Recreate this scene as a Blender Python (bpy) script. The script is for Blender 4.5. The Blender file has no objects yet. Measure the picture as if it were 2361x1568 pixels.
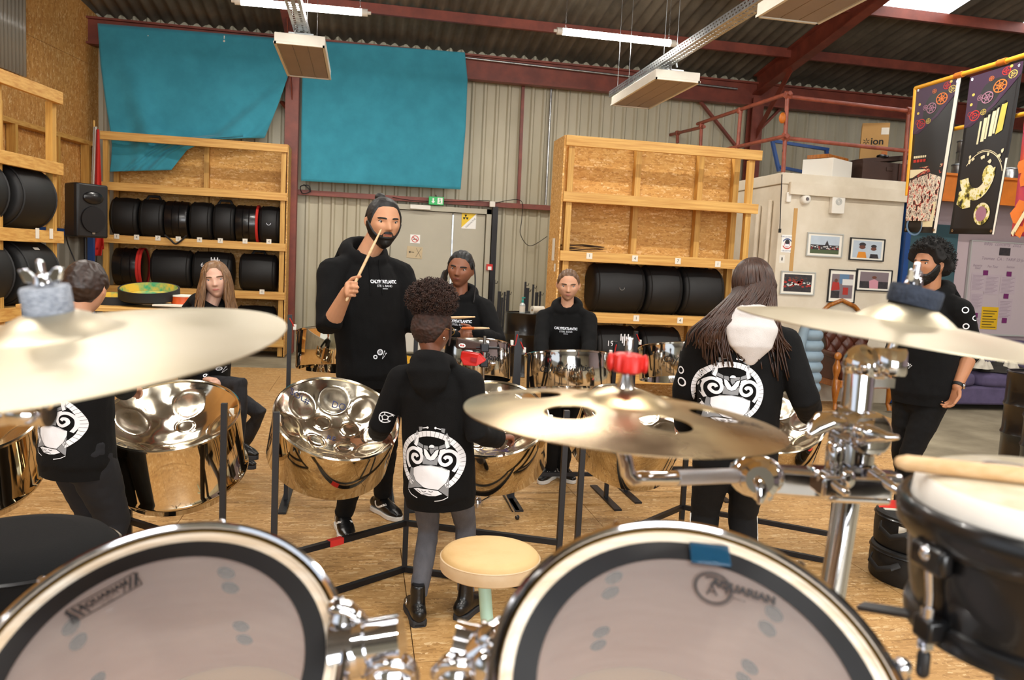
import bpy, bmesh, math, random
import numpy as np
from mathutils import Vector as V, Matrix, noise, bvhtree
random.seed(7)
scene = bpy.context.scene
COL = scene.collection
rad = math.radians
Z = V((0, 0, 1))

# ---------------------------------------------------------------- camera
CAMH = 1.58
FPX, CX, CY = 1832.2, 1180.5, 784.0
RT = V((0.98181427, -0.18335365, 0.04921568))
DN = V((0.03060726, -0.10297171, -0.99421327))
FW = V((0.18736046, 0.97763913, -0.09548714))
CAM = V((0, 0, CAMH))
cd = bpy.data.cameras.new('camera')
cam = bpy.data.objects.new('camera', cd)
COL.objects.link(cam)
cam.matrix_world = Matrix(((RT.x, -DN.x, -FW.x, 0), (RT.y, -DN.y, -FW.y, 0), (RT.z, -DN.z, -FW.z, CAMH), (0, 0, 0, 1)))
cd.sensor_width = 36.0
cd.lens = FPX / 2361 * 36
cd.clip_start = 0.02
cd.dof.use_dof = True
cd.dof.focus_distance = 3.9
cd.dof.aperture_fstop = 6.5
scene.camera = cam

# ---------------------------------------------------------------- light and exposure
scene.view_settings.view_transform = 'Standard'
scene.view_settings.look = 'None'
scene.view_settings.gamma = 1.0
scene.view_settings.use_curve_mapping = False
scene.view_settings.exposure = 0.27
world = bpy.data.worlds.new('world')
scene.world = world
world.use_nodes = True
world.node_tree.nodes['Background'].inputs[0].default_value = (0.85, 0.92, 1.0, 1)
world.node_tree.nodes['Background'].inputs[1].default_value = 1.0
scene.cycles.caustics_reflective = False
scene.cycles.caustics_refractive = False
scene.cycles.sample_clamp_indirect = 6.0
TUBE_W = 55.0        # watts of each LED tube's light
TUBE_COL = (1.0, 0.95, 0.87)

def area_light(name, loc, sx, sy, power, col=(1, 1, 1), rot=(0, 0, 0)):
    ld = bpy.data.lights.new(name, 'AREA')
    ld.shape = 'RECTANGLE'; ld.size = sx; ld.size_y = sy
    ld.energy = power; ld.color = col
    o = bpy.data.objects.new(name, ld)
    o.location = loc; o.rotation_euler = rot
    COL.objects.link(o)
    return o

# added frontal fill from behind the photographer, standing in for bounced flash
area_light('frontal_fill', (1.2, -8.9, 2.3), 7.0, 4.0, 520.0, (0.95, 0.97, 1.0), (rad(90), 0, 0))

# ---------------------------------------------------------------- pixel helpers
def ray(px, py):
    return RT * ((px - CX) / FPX) + DN * ((py - CY) / FPX) + FW
def at(px, py, Y):
    d = ray(px, py); return CAM + d * (Y / d.y)
def atx(px, py, X):
    d = ray(px, py); return CAM + d * (X / d.x)
def atz(px, py, z=0.0):
    d = ray(px, py); return CAM + d * ((z - CAMH) / d.z)
def atd(px, py, d):
    return CAM + ray(px, py) * d

# ---------------------------------------------------------------- mesh builder
def frame(o, z, x=None):
    z = V(z).normalized()
    if x is None:
        x = V((1, 0, 0)) if abs(z.x) < 0.9 else V((0, 1, 0))
    x = V(x); x = (x - z * x.dot(z)).normalized(); y = z.cross(x)
    return Matrix(((x.x, y.x, z.x, o[0]), (x.y, y.y, z.y, o[1]), (x.z, y.z, z.z, o[2]), (0, 0, 0, 1)))

class MB:
    def __init__(s, M=None):
        s.v = []; s.f = []; s.M = M or Matrix()
    def add(s, vs, fs):
        b = len(s.v); M = s.M
        s.v += [M @ V(p) for p in vs]
        s.f += [tuple(b + i for i in f) for f in fs]
        return s
    def box(s, x0, y0, z0, x1, y1, z1):
        return s.add([(x0, y0, z0), (x1, y0, z0), (x1, y1, z0), (x0, y1, z0), (x0, y0, z1), (x1, y0, z1), (x1, y1, z1), (x0, y1, z1)],
                     [(0, 3, 2, 1), (4, 5, 6, 7), (0, 1, 5, 4), (1, 2, 6, 5), (2, 3, 7, 6), (3, 0, 4, 7)])
    def cbox(s, c, d, R=None):
        vs = [V((x * d[0] / 2, y * d[1] / 2, z * d[2] / 2)) for z in (-1, 1) for x, y in ((-1, -1), (1, -1), (1, 1), (-1, 1))]
        if R is not None: vs = [R @ p for p in vs]
        return s.add([p + V(c) for p in vs], [(0, 3, 2, 1), (4, 5, 6, 7), (0, 1, 5, 4), (1, 2, 6, 5), (2, 3, 7, 6), (3, 0, 4, 7)])
    def bar(s, p, q, w, h, up=Z):
        p = V(p); q = V(q); d = (q - p); L = d.length; d.normalize()
        x = d.cross(V(up))
        if x.length < 1e-4: x = d.cross(V((0, 1, 0)))
        x.normalize(); y = x.cross(d)
        vs = []
        for e in (p, q):
            for a, b in ((-1, -1), (1, -1), (1, 1), (-1, 1)):
                vs.append(e + x * (a * w / 2) + y * (b * h / 2))
        return s.add(vs, [(0, 3, 2, 1), (4, 5, 6, 7), (0, 1, 5, 4), (1, 2, 6, 5), (2, 3, 7, 6), (3, 0, 4, 7)])
    def tube(s, pts, r, n=10, cap=True, up=None, closed=False, rnd=False):
        pts = [V(p) for p in pts]; m = len(pts)
        if not isinstance(r, (list, tuple)): r = [r] * m
        rr = [(a, a) if not isinstance(a, (list, tuple)) else tuple(a) for a in r]
        ts = []
        for i in range(m):
            a = pts[i - 1] if (i > 0 or closed) else pts[0]
            b = pts[(i + 1) % m] if (i < m - 1 or closed) else pts[-1]
            t = b - a
            ts.append(t.normalized() if t.length > 1e-9 else Z.copy())
        x = V(up) if up is not None else (V((1, 0, 0)) if abs(ts[0].x) < 0.8 else V((0, 1, 0)))
        rings = []
        fr = []
        for i in range(m):
            x = x - ts[i] * x.dot(ts[i])
            if x.length < 1e-6: x = ts[i].orthogonal()
            x.normalize(); fr.append((x.copy(), ts[i].cross(x)))
        ex = list(range(m)); P = []; Rr = []; F = []
        if rnd and not closed:      # rounded ends
            for k in (0.25, 0.6, 0.9):
                a0 = math.acos(1 - 0) if 0 else 0
            def cap_rows(i, sgn):
                rows = []
                h = min(rr[i])
                for k in (0.999, 0.86, 0.5):
                    rows.append((pts[i] + ts[i] * (sgn * h * k), (rr[i][0] * math.sqrt(max(1 - k * k, 0.0005)), rr[i][1] * math.sqrt(max(1 - k * k, 0.0005))), fr[i]))
                return rows
            rows = cap_rows(0, -1) + [(pts[i], rr[i], fr[i]) for i in ex] + cap_rows(m - 1, 1)[::-1]
        else:
            rows = [(pts[i], rr[i], fr[i]) for i in ex]
        vs = []
        for c, (ra, rb), (a, b) in rows:
            for j in range(n):
                t = 2 * math.pi * j / n
                vs.append(c + a * (ra * math.cos(t)) + b * (rb * math.sin(t)))
        k = len(rows); fs = []
        for i in range(k if closed else k - 1):
            i2 = (i + 1) % k
            for j in range(n):
                j2 = (j + 1) % n
                fs.append((i * n + j, i * n + j2, i2 * n + j2, i2 * n + j))
        if cap and not closed:
            fs.append(tuple(range(n))[::-1]); fs.append(tuple((k - 1) * n + j for j in range(n)))
        return s.add(vs, fs)
    def lathe(s, prof, n=32, M=None, a0=0, a1=2 * math.pi):
        full = abs(a1 - a0 - 2 * math.pi) < 1e-6
        vs = []; idx = []
        nn = n if full else n + 1
        for r, z in prof:
            if r < 1e-7:
                idx.append([len(vs)] * nn); vs.append(V((0, 0, z)))
            else:
                row = []
                for j in range(nn):
                    t = a0 + (a1 - a0) * j / n
                    row.append(len(vs)); vs.append(V((r * math.cos(t), r * math.sin(t), z)))
                idx.append(row)
        fs = []
        for i in range(len(prof) - 1):
            for j in range(n):
                j2 = (j + 1) % nn
                q = []
                for e in (idx[i][j], idx[i][j2], idx[i + 1][j2], idx[i + 1][j]):
                    if e not in q: q.append(e)
                if len(q) > 2: fs.append(tuple(q))
        if M is not None: vs = [M @ p for p in vs]
        return s.add(vs, fs)
    def sphere(s, c, r, n=16, M=None):
        if not isinstance(r, (list, tuple)): r = (r, r, r)
        m = max(6, n // 2)
        pr = [(math.sin(math.pi * i / m), -math.cos(math.pi * i / m)) for i in range(m + 1)]
        pr[0] = (0, -1); pr[-1] = (0, 1)
        T = Matrix.Translation(c) @ (M or Matrix()) @ Matrix.Diagonal((r[0], r[1], r[2], 1))
        return s.lathe(pr, n, T)
    def prism(s, poly, d, M=None):
        n = len(poly); M = M or Matrix()
        vs = [M @ V((x, y, 0)) for x, y in poly] + [M @ V((x, y, d)) for x, y in poly]
        fs = [tuple(range(n))[::-1], tuple(range(n, 2 * n))] + [(i, (i + 1) % n, n + (i + 1) % n, n + i) for i in range(n)]
        return s.add(vs, fs)
    def grid(s, fn, nu, nv, cu=False, keep=None):
        vs = []; wu = nu if cu else nu + 1
        for j in range(nv + 1):
            for i in range(wu):
                vs.append(fn(i / nu, j / nv))
        fs = []
        for j in range(nv):
            for i in range(nu):
                i2 = (i + 1) % wu
                q = (j * wu + i, j * wu + i2, (j + 1) * wu + i2, (j + 1) * wu + i)
                if keep is None or keep((i + .5) / nu, (j + .5) / nv): fs.append(q)
        if keep is not None:
            used = sorted({i for f in fs for i in f}); mp = {a: b for b, a in enumerate(used)}
            vs = [vs[i] for i in used]; fs = [tuple(mp[i] for i in f) for f in fs]
        return s.add(vs, fs)
    def mesh(s, name):
        me = bpy.data.meshes.new(name)
        me.from_pydata([tuple(p) for p in s.v], [], s.f)
        me.update()
        return me
    def build(s, name, mat, parent=None, smooth=38, bevel=0.0, **k):
        return link(name, s.mesh(name), mat, parent, smooth, bevel, **k)

def fixn(me):
    bm = bmesh.new(); bm.from_mesh(me)
    bmesh.ops.recalc_face_normals(bm, faces=bm.faces)
    bm.to_mesh(me); bm.free()

def pinv(parent):
    if parent is None: return None
    return parent.matrix_basis.inverted() if parent.type == 'EMPTY' else Matrix()

def link(name, me, mat, parent=None, smooth=38, bevel=0.0, recalc=True, **k):
    if recalc: fixn(me)
    if mat is not None and not me.materials: me.materials.append(mat if not isinstance(mat, str) else MAT[mat])
    if smooth:
        me.polygons.foreach_set('use_smooth', [True] * len(me.polygons))
        if smooth < 170: me.set_sharp_from_angle(angle=rad(smooth))
    o = bpy.data.objects.new(name, me)
    COL.objects.link(o)
    if parent is not None:
        o.parent = parent
        o.matrix_parent_inverse = pinv(parent)
    if bevel:
        b = o.modifiers.new('bevel', 'BEVEL'); b.width = bevel; b.segments = 2; b.limit_method = 'ANGLE'; b.angle_limit = rad(40)
    return tag(o, **k)

def tag(o, label=None, cat=None, group=None, kind=None):
    if label: o['label'] = label
    if cat: o['category'] = cat
    if group: o['group'] = group
    if kind: o['kind'] = kind
    return o

def thing(name, label, cat, loc=(0, 0, 0), rz=0.0, group=None):
    o = bpy.data.objects.new(name, None)
    o.empty_display_size = 0.1
    o.matrix_basis = Matrix.Translation(loc) @ Matrix.Rotation(rz, 4, 'Z')
    COL.objects.link(o)
    return tag(o, label, cat, group)

def kids(o): return [c for c in bpy.data.objects if c.parent == o]
def copy_tree(o, parent=None):
    c = o.copy(); COL.objects.link(c)
    if parent is not None: c.parent = parent
    for ch in kids(o): copy_tree(ch, c)
    return c

def struct(name, mb, mat, parent=None, **k):
    o = mb.build(name, mat, parent, **k)
    if parent is None: o['kind'] = 'structure'
    return o

# text as flat mesh (verts in the xy plane, centred), tesselated enough to be draped
def text_mesh(s, size, align='CENTER', maxedge=0.0, bold=0.0, shear=0.0):
    cu = bpy.data.curves.new('txt', 'FONT')
    cu.body = s; cu.size = size; cu.align_x = align; cu.align_y = 'CENTER'; cu.resolution_u = 3; cu.offset = bold; cu.shear = shear
    o = bpy.data.objects.new('txt', cu)
    me = bpy.data.meshes.new_from_object(o)
    vs = [v.co.copy() for v in me.vertices]; fs = [tuple(p.vertices) for p in me.polygons]
    bpy.data.objects.remove(o); bpy.data.curves.remove(cu); bpy.data.meshes.remove(me)
    return vs, fs

def text(s, size, M, mat, parent, name='lettering', align='CENTER', bold=0.0, shear=0.0, sx=1.0, sy=1.0):
    vs, fs = text_mesh(s, size, align, bold=bold, shear=shear)
    mb = MB(M); mb.add([(p.x * sx, p.y * sy, 0) for p in vs], fs)
    return mb.build(name, mat, parent, smooth=0, recalc=False)

def drape(vs2, fs, M, bvh, off, maxlen=0.02):
    """subdivide a flat 2D mesh and drop it onto a surface along -M.z"""
    bm = bmesh.new()
    bv = [bm.verts.new((p[0], p[1], 0)) for p in vs2]
    for f in fs:
        try: bm.faces.new([bv[i] for i in f])
        except ValueError: pass
    bmesh.ops.triangulate(bm, faces=bm.faces)
    for _ in range(4):
        es = [e for e in bm.edges if e.calc_length() > maxlen]
        if not es: break
        bmesh.ops.subdivide_edges(bm, edges=es, cuts=1)
        bmesh.ops.triangulate(bm, faces=[f for f in bm.faces if len(f.verts) > 3])
    bm.verts.ensure_lookup_table(); bm.verts.index_update()
    d = -(M.to_3x3() @ Z); out = []
    for v in bm.verts:
        p = M @ v.co
        h = bvh.ray_cast(p, d, 0.6)
        out.append((h[0] - d * off) if h[0] is not None else None)
    near = [o for o in out if o is not None]
    F = [f for f in (tuple(v.index for v in f.verts) for f in bm.faces) if all(out[i] is not None for i in f) and max((out[i] - out[j]).length for i in f for j in f) < max(.05, 4 * maxlen)]
    use = sorted({i for f in F for i in f}); mp = {a: b for b, a in enumerate(use)}
    F = [tuple(mp[i] for i in f) for f in F]; out = [out[i] for i in use]
    bm.free()
    return out, F

# ---------------------------------------------------------------- materials
def C(h, a=1.0):
    h = h.lstrip('#'); c = [int(h[i:i + 2], 16) / 255 for i in (0, 2, 4)]
    return tuple((x / 12.92 if x <= 0.04045 else ((x + 0.055) / 1.055) ** 2.4) for x in c) + (a,)
MAT = {}
def N(nt, t, **k):
    n = nt.nodes.new('ShaderNode' + t)
    for a, b in k.items():
        if a.startswith('_'): setattr(n, a[1:], b)
        else:
            n.inputs[a.replace('0', ' ') if a not in n.inputs else a].default_value = b
    return n
def pmat(name, col, rough=0.5, metal=0.0, var=0.0, vscale=8.0, bump=0.0, bscale=60.0, stretch=(1, 1, 1), coat=0.0, sheen=0.0, spec=0.5, col2=None, alpha=1.0, emis=None, estr=0.0, det=4.0, ramp=(0.35, 0.65), coord='Object', trans=0.0, rvar=0.0):
    m = bpy.data.materials.new(name); m.use_nodes = True
    nt = m.node_tree; b = nt.nodes['Principled BSDF']; L = nt.links.new
    col = C(col) if isinstance(col, str) else col
    b.inputs['Base Color'].default_value = col
    b.inputs['Roughness'].default_value = rough
    b.inputs['Metallic'].default_value = metal
    b.inputs['Coat Weight'].default_value = coat
    b.inputs['Sheen Weight'].default_value = sheen
    b.inputs['Specular IOR Level'].default_value = spec
    b.inputs['Alpha'].default_value = alpha
    b.inputs['Transmission Weight'].default_value = trans
    if emis:
        b.inputs['Emission Color'].default_value = C(emis) if isinstance(emis, str) else emis
        b.inputs['Emission Strength'].default_value = estr
    if var or bump or col2 or rvar:
        tc = N(nt, 'TexCoord'); mp = N(nt, 'Mapping'); mp.inputs['Scale'].default_value = stretch
        L(tc.outputs[coord], mp.inputs['Vector'])
    if var or col2 or rvar:
        nz = N(nt, 'TexNoise', Scale=vscale, Detail=det, Roughness=0.6)
        L(mp.outputs[0], nz.inputs['Vector'])
        if var or col2:
            rp = N(nt, 'ValToRGB')
            rp.color_ramp.elements[0].position = ramp[0]; rp.color_ramp.elements[1].position = ramp[1]
            c2 = C(col2) if isinstance(col2, str) else col2
            lo = c2 if c2 else tuple(x * (1 - var) for x in col[:3]) + (1,)
            hi = col if c2 else tuple(min(1, x * (1 + var)) for x in col[:3]) + (1,)
            rp.color_ramp.elements[0].color = lo; rp.color_ramp.elements[1].color = hi
            L(nz.outputs['Fac'], rp.inputs['Fac']); L(rp.outputs['Color'], b.inputs['Base Color'])
        if rvar:
            mr = N(nt, 'MapRange'); mr.inputs['From Min'].default_value = 0.3; mr.inputs['From Max'].default_value = 0.7
            mr.inputs['To Min'].default_value = max(0, rough - rvar); mr.inputs['To Max'].default_value = rough + rvar
            L(nz.outputs['Fac'], mr.inputs['Value']); L(mr.outputs[0], b.inputs['Roughness'])
    if bump:
        n2 = N(nt, 'TexNoise', Scale=bscale, Detail=3.0)
        bp = N(nt, 'Bump', Strength=bump, Distance=0.01)
        L(mp.outputs[0], n2.inputs['Vector']); L(n2.outputs['Fac'], bp.inputs['Height']); L(bp.outputs[0], b.inputs['Normal'])
    MAT[name] = m
    return m

def osb_mat(name, tones, axis=0, scale=1.0, rough=0.6, long=5.0):
    """oriented strand board: two layers of stretched voronoi flakes"""
    m = bpy.data.materials.new(name); m.use_nodes = True
    nt = m.node_tree; b = nt.nodes['Principled BSDF']; L = nt.links.new
    b.inputs['Roughness'].default_value = rough
    tc = N(nt, 'TexCoord')
    outs = []
    for k, (rot, lng) in enumerate(((0.25, long), (-0.45, long * 0.6), (0.9, 3.0))):
        mp = N(nt, 'Mapping'); sc = [26 * scale] * 3; sc[axis] = 26 * scale / lng
        mp.inputs['Scale'].default_value = sc; mp.inputs['Rotation'].default_value = (rot if axis != 0 else 0, rot if axis == 0 else 0, rot)
        mp.inputs['Location'].default_value = (k * 3.1, k * 1.7, k * 2.3)
        nz = N(nt, 'TexNoise', Scale=1.2, Detail=2.0); mx = N(nt, 'MixRGB'); mx.blend_type = 'ADD'; mx.inputs[0].default_value = 0.5
        L(tc.outputs['Object'], mp.inputs['Vector']); L(mp.outputs[0], nz.inputs['Vector']); L(mp.outputs[0], mx.inputs[1]); L(nz.outputs['Color'], mx.inputs[2])
        vo = N(nt, 'TexVoronoi', Scale=1.0); L(mx.outputs[0], vo.inputs['Vector'])
        sp = N(nt, 'SeparateColor'); L(vo.outputs['Color'], sp.inputs[0]); outs.append(sp.outputs[k])
    sel = N(nt, 'TexNoise', Scale=14.0 * scale, Detail=3.0); L(tc.outputs['Object'], sel.inputs['Vector'])
    gt = N(nt, 'Math', _operation='GREATER_THAN'); gt.inputs[1].default_value = 0.5; L(sel.outputs['Fac'], gt.inputs[0])
    m1 = N(nt, 'Mix'); L(gt.outputs[0], m1.inputs[0]); L(outs[0], m1.inputs[2]); L(outs[1], m1.inputs[3])
    gt2 = N(nt, 'Math', _operation='GREATER_THAN'); gt2.inputs[1].default_value = 0.58; L(sel.outputs['Color'], gt2.inputs[0])
    m2 = N(nt, 'Mix'); L(gt2.outputs[0], m2.inputs[0]); L(m1.outputs[0], m2.inputs[2]); L(outs[2], m2.inputs[3])
    rp = N(nt, 'ValToRGB')
    cr = rp.color_ramp
    while len(cr.elements) < len(tones): cr.elements.new(0.5)
    for i, (pos, c) in enumerate(tones):
        cr.elements[i].position = pos; cr.elements[i].color = C(c)
    L(m2.outputs[0], rp.inputs[0])
    big = N(nt, 'TexNoise', Scale=0.9, Detail=3.0); L(tc.outputs['Object'], big.inputs['Vector'])
    mr = N(nt, 'MapRange'); mr.inputs['From Min'].default_value = 0.3; mr.inputs['From Max'].default_value = 0.7; mr.inputs['To Min'].default_value = 0.88; mr.inputs['To Max'].default_value = 1.06
    L(big.outputs['Fac'], mr.inputs['Value'])
    ml = N(nt, 'MixRGB'); ml.blend_type = 'MULTIPLY'; ml.inputs[0].default_value = 1.0
    L(rp.outputs[0], ml.inputs[1]); L(mr.outputs[0], ml.inputs[2]); L(ml.outputs[0], b.inputs['Base Color'])
    bp = N(nt, 'Bump', Strength=0.25, Distance=0.004); L(m2.outputs[0], bp.inputs['Height']); L(bp.outputs[0], b.inputs['Normal'])
    MAT[name] = m
    return m

osb_mat('osb_floor', [(0.0, '#98703f'), (0.2, '#b1864e'), (0.55, '#bb9058'), (0.85, '#c49a62'), (1.0, '#d8b888')], axis=0, scale=2.3, long=8.0)
osb_mat('osb_shelf', [(0.0, '#b9843e'), (0.25, '#cf9a4e'), (0.6, '#d7a459'), (0.85, '#dfb067'), (1.0, '#eecb92')], axis=0, scale=1.9, rough=0.65, long=4.5)
osb_mat('osb_wall', [(0.0, '#b57c3c'), (0.25, '#c8904a'), (0.6, '#d09a54'), (0.85, '#d8a562'), (1.0, '#e8c48a')], axis=2, scale=1.9, rough=0.7, long=4.0)
pmat('pine_x', '#dfb264', 0.55, col2='#c58f45', vscale=3.0, stretch=(0.6, 14, 14), det=5)
pmat('pine_z', '#d9ad5c', 0.55, col2='#bb8a40', vscale=3.0, stretch=(14, 14, 0.6), det=5)
pmat('pine_y', '#dfb264', 0.55, col2='#c58f45', vscale=3.0, stretch=(14, 0.6, 14), det=5)
pmat('concrete', '#a3987f', 0.75, col2='#7f755f', vscale=1.6, det=8, bump=0.1, bscale=40)
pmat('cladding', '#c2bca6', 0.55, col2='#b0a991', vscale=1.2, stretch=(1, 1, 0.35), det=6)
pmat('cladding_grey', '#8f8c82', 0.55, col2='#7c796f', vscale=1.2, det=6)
pmat('roof_sheet', '#6f6658', 0.85, col2='#4c453b', vscale=2.2, stretch=(1, .5, 1), det=8)
pmat('red_steel', '#86402f', 0.5, col2='#6c3125', vscale=4.0, det=6)
pmat('red_tube', '#a0523c', 0.45, col2='#7d3c2b', vscale=9.0, det=6)
pmat('teal_cloth', '#3797ae', 0.9, col2='#2f8aa0', vscale=3.5, sheen=0.3, det=5, bump=0.15, bscale=220)
pmat('galv', '#b9bcba', 0.32, metal=0.9, col2='#94979a', vscale=12, det=4)
pmat('heater_white', '#e2ddd0', 0.45, var=0.03)
pmat('heater_panel', '#96867c', 0.6, var=0.05, vscale=3)
pmat('white_paint', '#dcd2bf', 0.6, col2='#cfc3ad', vscale=2.5, det=6, bump=0.08, bscale=90)
pmat('lilac_paint', '#b9a6aa', 0.65, var=0.04, vscale=2)
pmat('white_plastic', '#e6e2d8', 0.4)
pmat('door_paint', '#b3ae9b', 0.45, var=0.04, vscale=1.5)
pmat('black_metal', '#16161a', 0.42, metal=0.2, spec=0.5)
pmat('black_case', '#0d0d0e', 0.62, var=0.25, vscale=5, bump=0.12, bscale=240)
pmat('black_shiny', '#101012', 0.28, coat=0.2)
pmat('black_plastic', '#18181a', 0.45, bump=0.1, bscale=300)
pmat('red_plastic', '#d2241c', 0.4)
pmat('red_felt', '#c3281f', 0.8)
pmat('chrome', '#dcdde2', 0.07, metal=1.0, rvar=0.03, vscale=18)
pmat('chrome_soft', '#c9cace', 0.2, metal=1.0)
pmat('pan_chrome', '#e4dac6', 0.13, metal=1.0, bump=0.05, bscale=14, rvar=0.05, vscale=9)
pmat('pan_side', '#d9ccb2', 0.055, metal=1.0, bump=0.012, bscale=3)
pmat('pan_inside', '#a9854c', 0.3, metal=1.0, rvar=0.1)
pmat('cymbal', '#cfc6b2', 0.42, metal=1.0, col2='#c4b798', vscale=6, det=5, rvar=0.07, ramp=(0.3, 0.7))
pmat('cymbal_warm', '#cdb88c', 0.3, metal=1.0, col2='#b0987a', vscale=5, det=5, rvar=0.1, ramp=(0.35, 0.65))
pmat('felt_grey', '#b9bec8', 0.95, col2='#888f9c', vscale=190, det=3, stretch=(1, 1, 2.5), bump=0.5, bscale=260)
pmat('felt_dark', '#3a4150', 0.95, col2='#2a303c', vscale=90, bump=0.3, bscale=200)
pmat('paper', '#e9e4d6', 0.7)
pmat('card_brown', '#c1965a', 0.75, var=0.05, vscale=2)
pmat('ink_black', '#141210', 0.7)
pmat('ink_blue', '#2236c0', 0.5)
pmat('ink_navy', '#27305a', 0.6)
pmat('white_print', '#eceff6', 0.75)
pmat('orange_paint', '#c06a18', 0.5, var=0.08)
pmat('yellow_paint', '#e0a224', 0.45, var=0.06)
pmat('blue_paint', '#16417e', 0.45, var=0.06)
pmat('dark_brown', '#3a2217', 0.6, var=0.15, vscale=5)
pmat('leather', '#4c2415', 0.38, var=0.18, vscale=9, bump=0.15, bscale=110)
pmat('varnish_wood', '#b06c22', 0.3, col2='#8a4d16', vscale=6, stretch=(6, 6, 1), coat=0.3)
pmat('sofa_cloth', '#544a68', 0.92, var=0.12, vscale=8, bump=0.2, bscale=200)
pmat('denim_jacket', '#7f94a3', 0.7, var=0.08, vscale=5)
pmat('frame_black', '#17191c', 0.4)
pmat('frame_steel', '#c3c6c2', 0.35, metal=0.4)
pmat('mat_board', '#ece8dc', 0.7)
pmat('glow_tube', '#ffffff', 0.5, emis=(1.0, 0.95, 0.88, 1), estr=28.0)
pmat('rooflight', '#ffffff', 0.5, emis=(0.95, 0.98, 1.0, 1), estr=3.0)
pmat('stick_wood', '#e2c39a', 0.5, col2='#cfa877', vscale=5, stretch=(1, 12, 12))
pmat('mint_paint', '#a9cdbd', 0.35)
pmat('green_sign', '#179a4a', 0.4, emis='#179a4a', estr=0.35)
pmat('white_sign', '#f4f4f0', 0.4)
pmat('yellow_sign', '#ecc81c', 0.5)
pmat('red_sign', '#c93a2c', 0.5)
pmat('tom_gold', '#8a6a2c', .45, metal=.3)
# ================================================================ ROOM
WY = 13.3
def roof_z(y):
    return 4.98 + 0.17 * (13.3 - y) if y > 2 else 4.98 + 0.17 * 11.3 - 0.17 * (2 - y)
def on_roof(px, py):
    d = ray(px, py); t = (4.98 + 0.17 * 13.3 - CAMH) / (d.z + 0.17 * d.y); return CAM + d * t

m = MB(); m.box(-9, -9.2, -0.25, 14.5, WY + .2, -0.019)
floor = struct('floor', m, 'concrete')
# OSB boards laid on the concrete, each board a piece with open joints
ex0 = lambda y: 6.25 - (8.3 - y) * 0.52 if y < 8.3 else 6.3
row = 0; y = -3.25
while y < 11.2:
    x = -6.0 - (row % 2) * 1.25
    y1 = min(y + 1.25, 11.2)
    while x < 7.0:
        xe = min(x + 2.5, ex0((y + y1) / 2) if True else 9)
        if xe - x > 0.15:
            a = MB(); c0 = ex0(y); c1 = ex0(y1)
            r0 = min(x + 2.5, c0); r1 = min(x + 2.5, c1)
            if r0 - x > .05 and r1 - x > .05:
                g = 0.002
                a.prism([(x + g, y + g), (r0 - g, y + g), (r1 - g, y1 - g), (x + g, y1 - g)], 0.018, Matrix.Translation((0, 0, -0.018)))
                a.build('osb_board', 'osb_floor', floor, smooth=0)
        x += 2.5
    y += 1.25; row += 1

# back wall of trapezoid-ribbed cladding
def ribbed(p0, p1, z0, z1, pitch=0.2, dep=0.035, nrm=None):
    mb = MB(); d = V(p1) - V(p0); L = d.length; d.normalize()
    n = V((d.y, -d.x, 0)) if nrm is None else V(nrm)
    pts = []; t = 0
    while t < L:
        for a, b in ((0, 0), (0.3, 0), (0.42, 1), (0.58, 1), (0.70, 0)):
            pts.append((t + a * pitch, b))
        t += pitch
    vs = []; 
    for z in (z0, z1):
        for a, b in pts: vs.append(V(p0) + d * min(a, L) + n * (b * dep) + Z * z)
    k = len(pts)
    mb.add(vs, [(i, i + 1, k + i + 1, k + i) for i in range(k - 1)])
    return mb
wall_back = struct('wall_back', ribbed((-4.2, WY, 0), (14.5, WY, 0), -0.02, 5.1, pitch=0.2), 'cladding', smooth=0)
LW0 = V((-4.03, 13.35, 0)); LWD = V((-0.174, -0.985, 0)); LWN = V((0.985, -0.174, 0))
def lw(t, off=0.0, z=0.0): return LW0 + LWD * t + LWN * off + Z * z
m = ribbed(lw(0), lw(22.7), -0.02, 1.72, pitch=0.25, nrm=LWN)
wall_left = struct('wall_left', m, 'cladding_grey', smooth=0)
# OSB boards cover the upper part of the left wall
for i in range(5):
    t0 = 0.02 + i * 2.5
    for z0, z1 in ((1.74, 2.98), (2.985, 4.2), (4.205, 5.45), (5.455, 6.7)):
        zz = lambda t: min(z1, roof_z(lw(t).y) - .02)
        if zz(t0) - z0 < .1 and zz(t0 + 2.49) - z0 < .1: continue
        a = MB(); A, B = lw(t0, .0), lw(t0 + 2.49, .0)
        fr = [A + Z * z0, B + Z * z0, B + Z * max(z0 + .02, zz(t0 + 2.49)), A + Z * max(z0 + .02, zz(t0))]
        a.add(fr + [p + LWN * .03 for p in fr], [(0, 1, 2, 3), (7, 6, 5, 4), (0, 4, 5, 1), (1, 5, 6, 2), (2, 6, 7, 3), (3, 7, 4, 0)])
        a.build('osb_board', 'osb_wall', wall_left, smooth=0)
# studs and blue rail in front of the left wall
for t, z0, z1 in ((0.55, 1.78, 3.0), (1.35, 1.78, 3.0), (2.3, 1.78, 3.0), (3.2, 1.78, 3.0), (4.1, 1.78, 3.0)):
    a = MB(); a.bar(lw(t, .1, z0), lw(t, .1, z1), .05, .12, LWN); a.build('stud', 'pine_z', wall_left, smooth=0)
a = MB(); a.bar(lw(0.3, .1, 3.03), lw(6, .1, 3.03), .12, .06); a.build('top_plate', 'pine_y', wall_left, smooth=0)
a = MB(); a.bar(lw(0.3, .08, 1.71), lw(6, .08, 1.71), .08, .1); a.build('blue_rail', 'blue_paint', wall_left, smooth=0)
struct('wall_right', MB().box(14.4, -9.2, 0, 14.6, WY, 7), 'lilac_paint')
struct('wall_front', MB().box(-9, -9.3, 0, 14.5, -9.1, 7), 'cladding')
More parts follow.
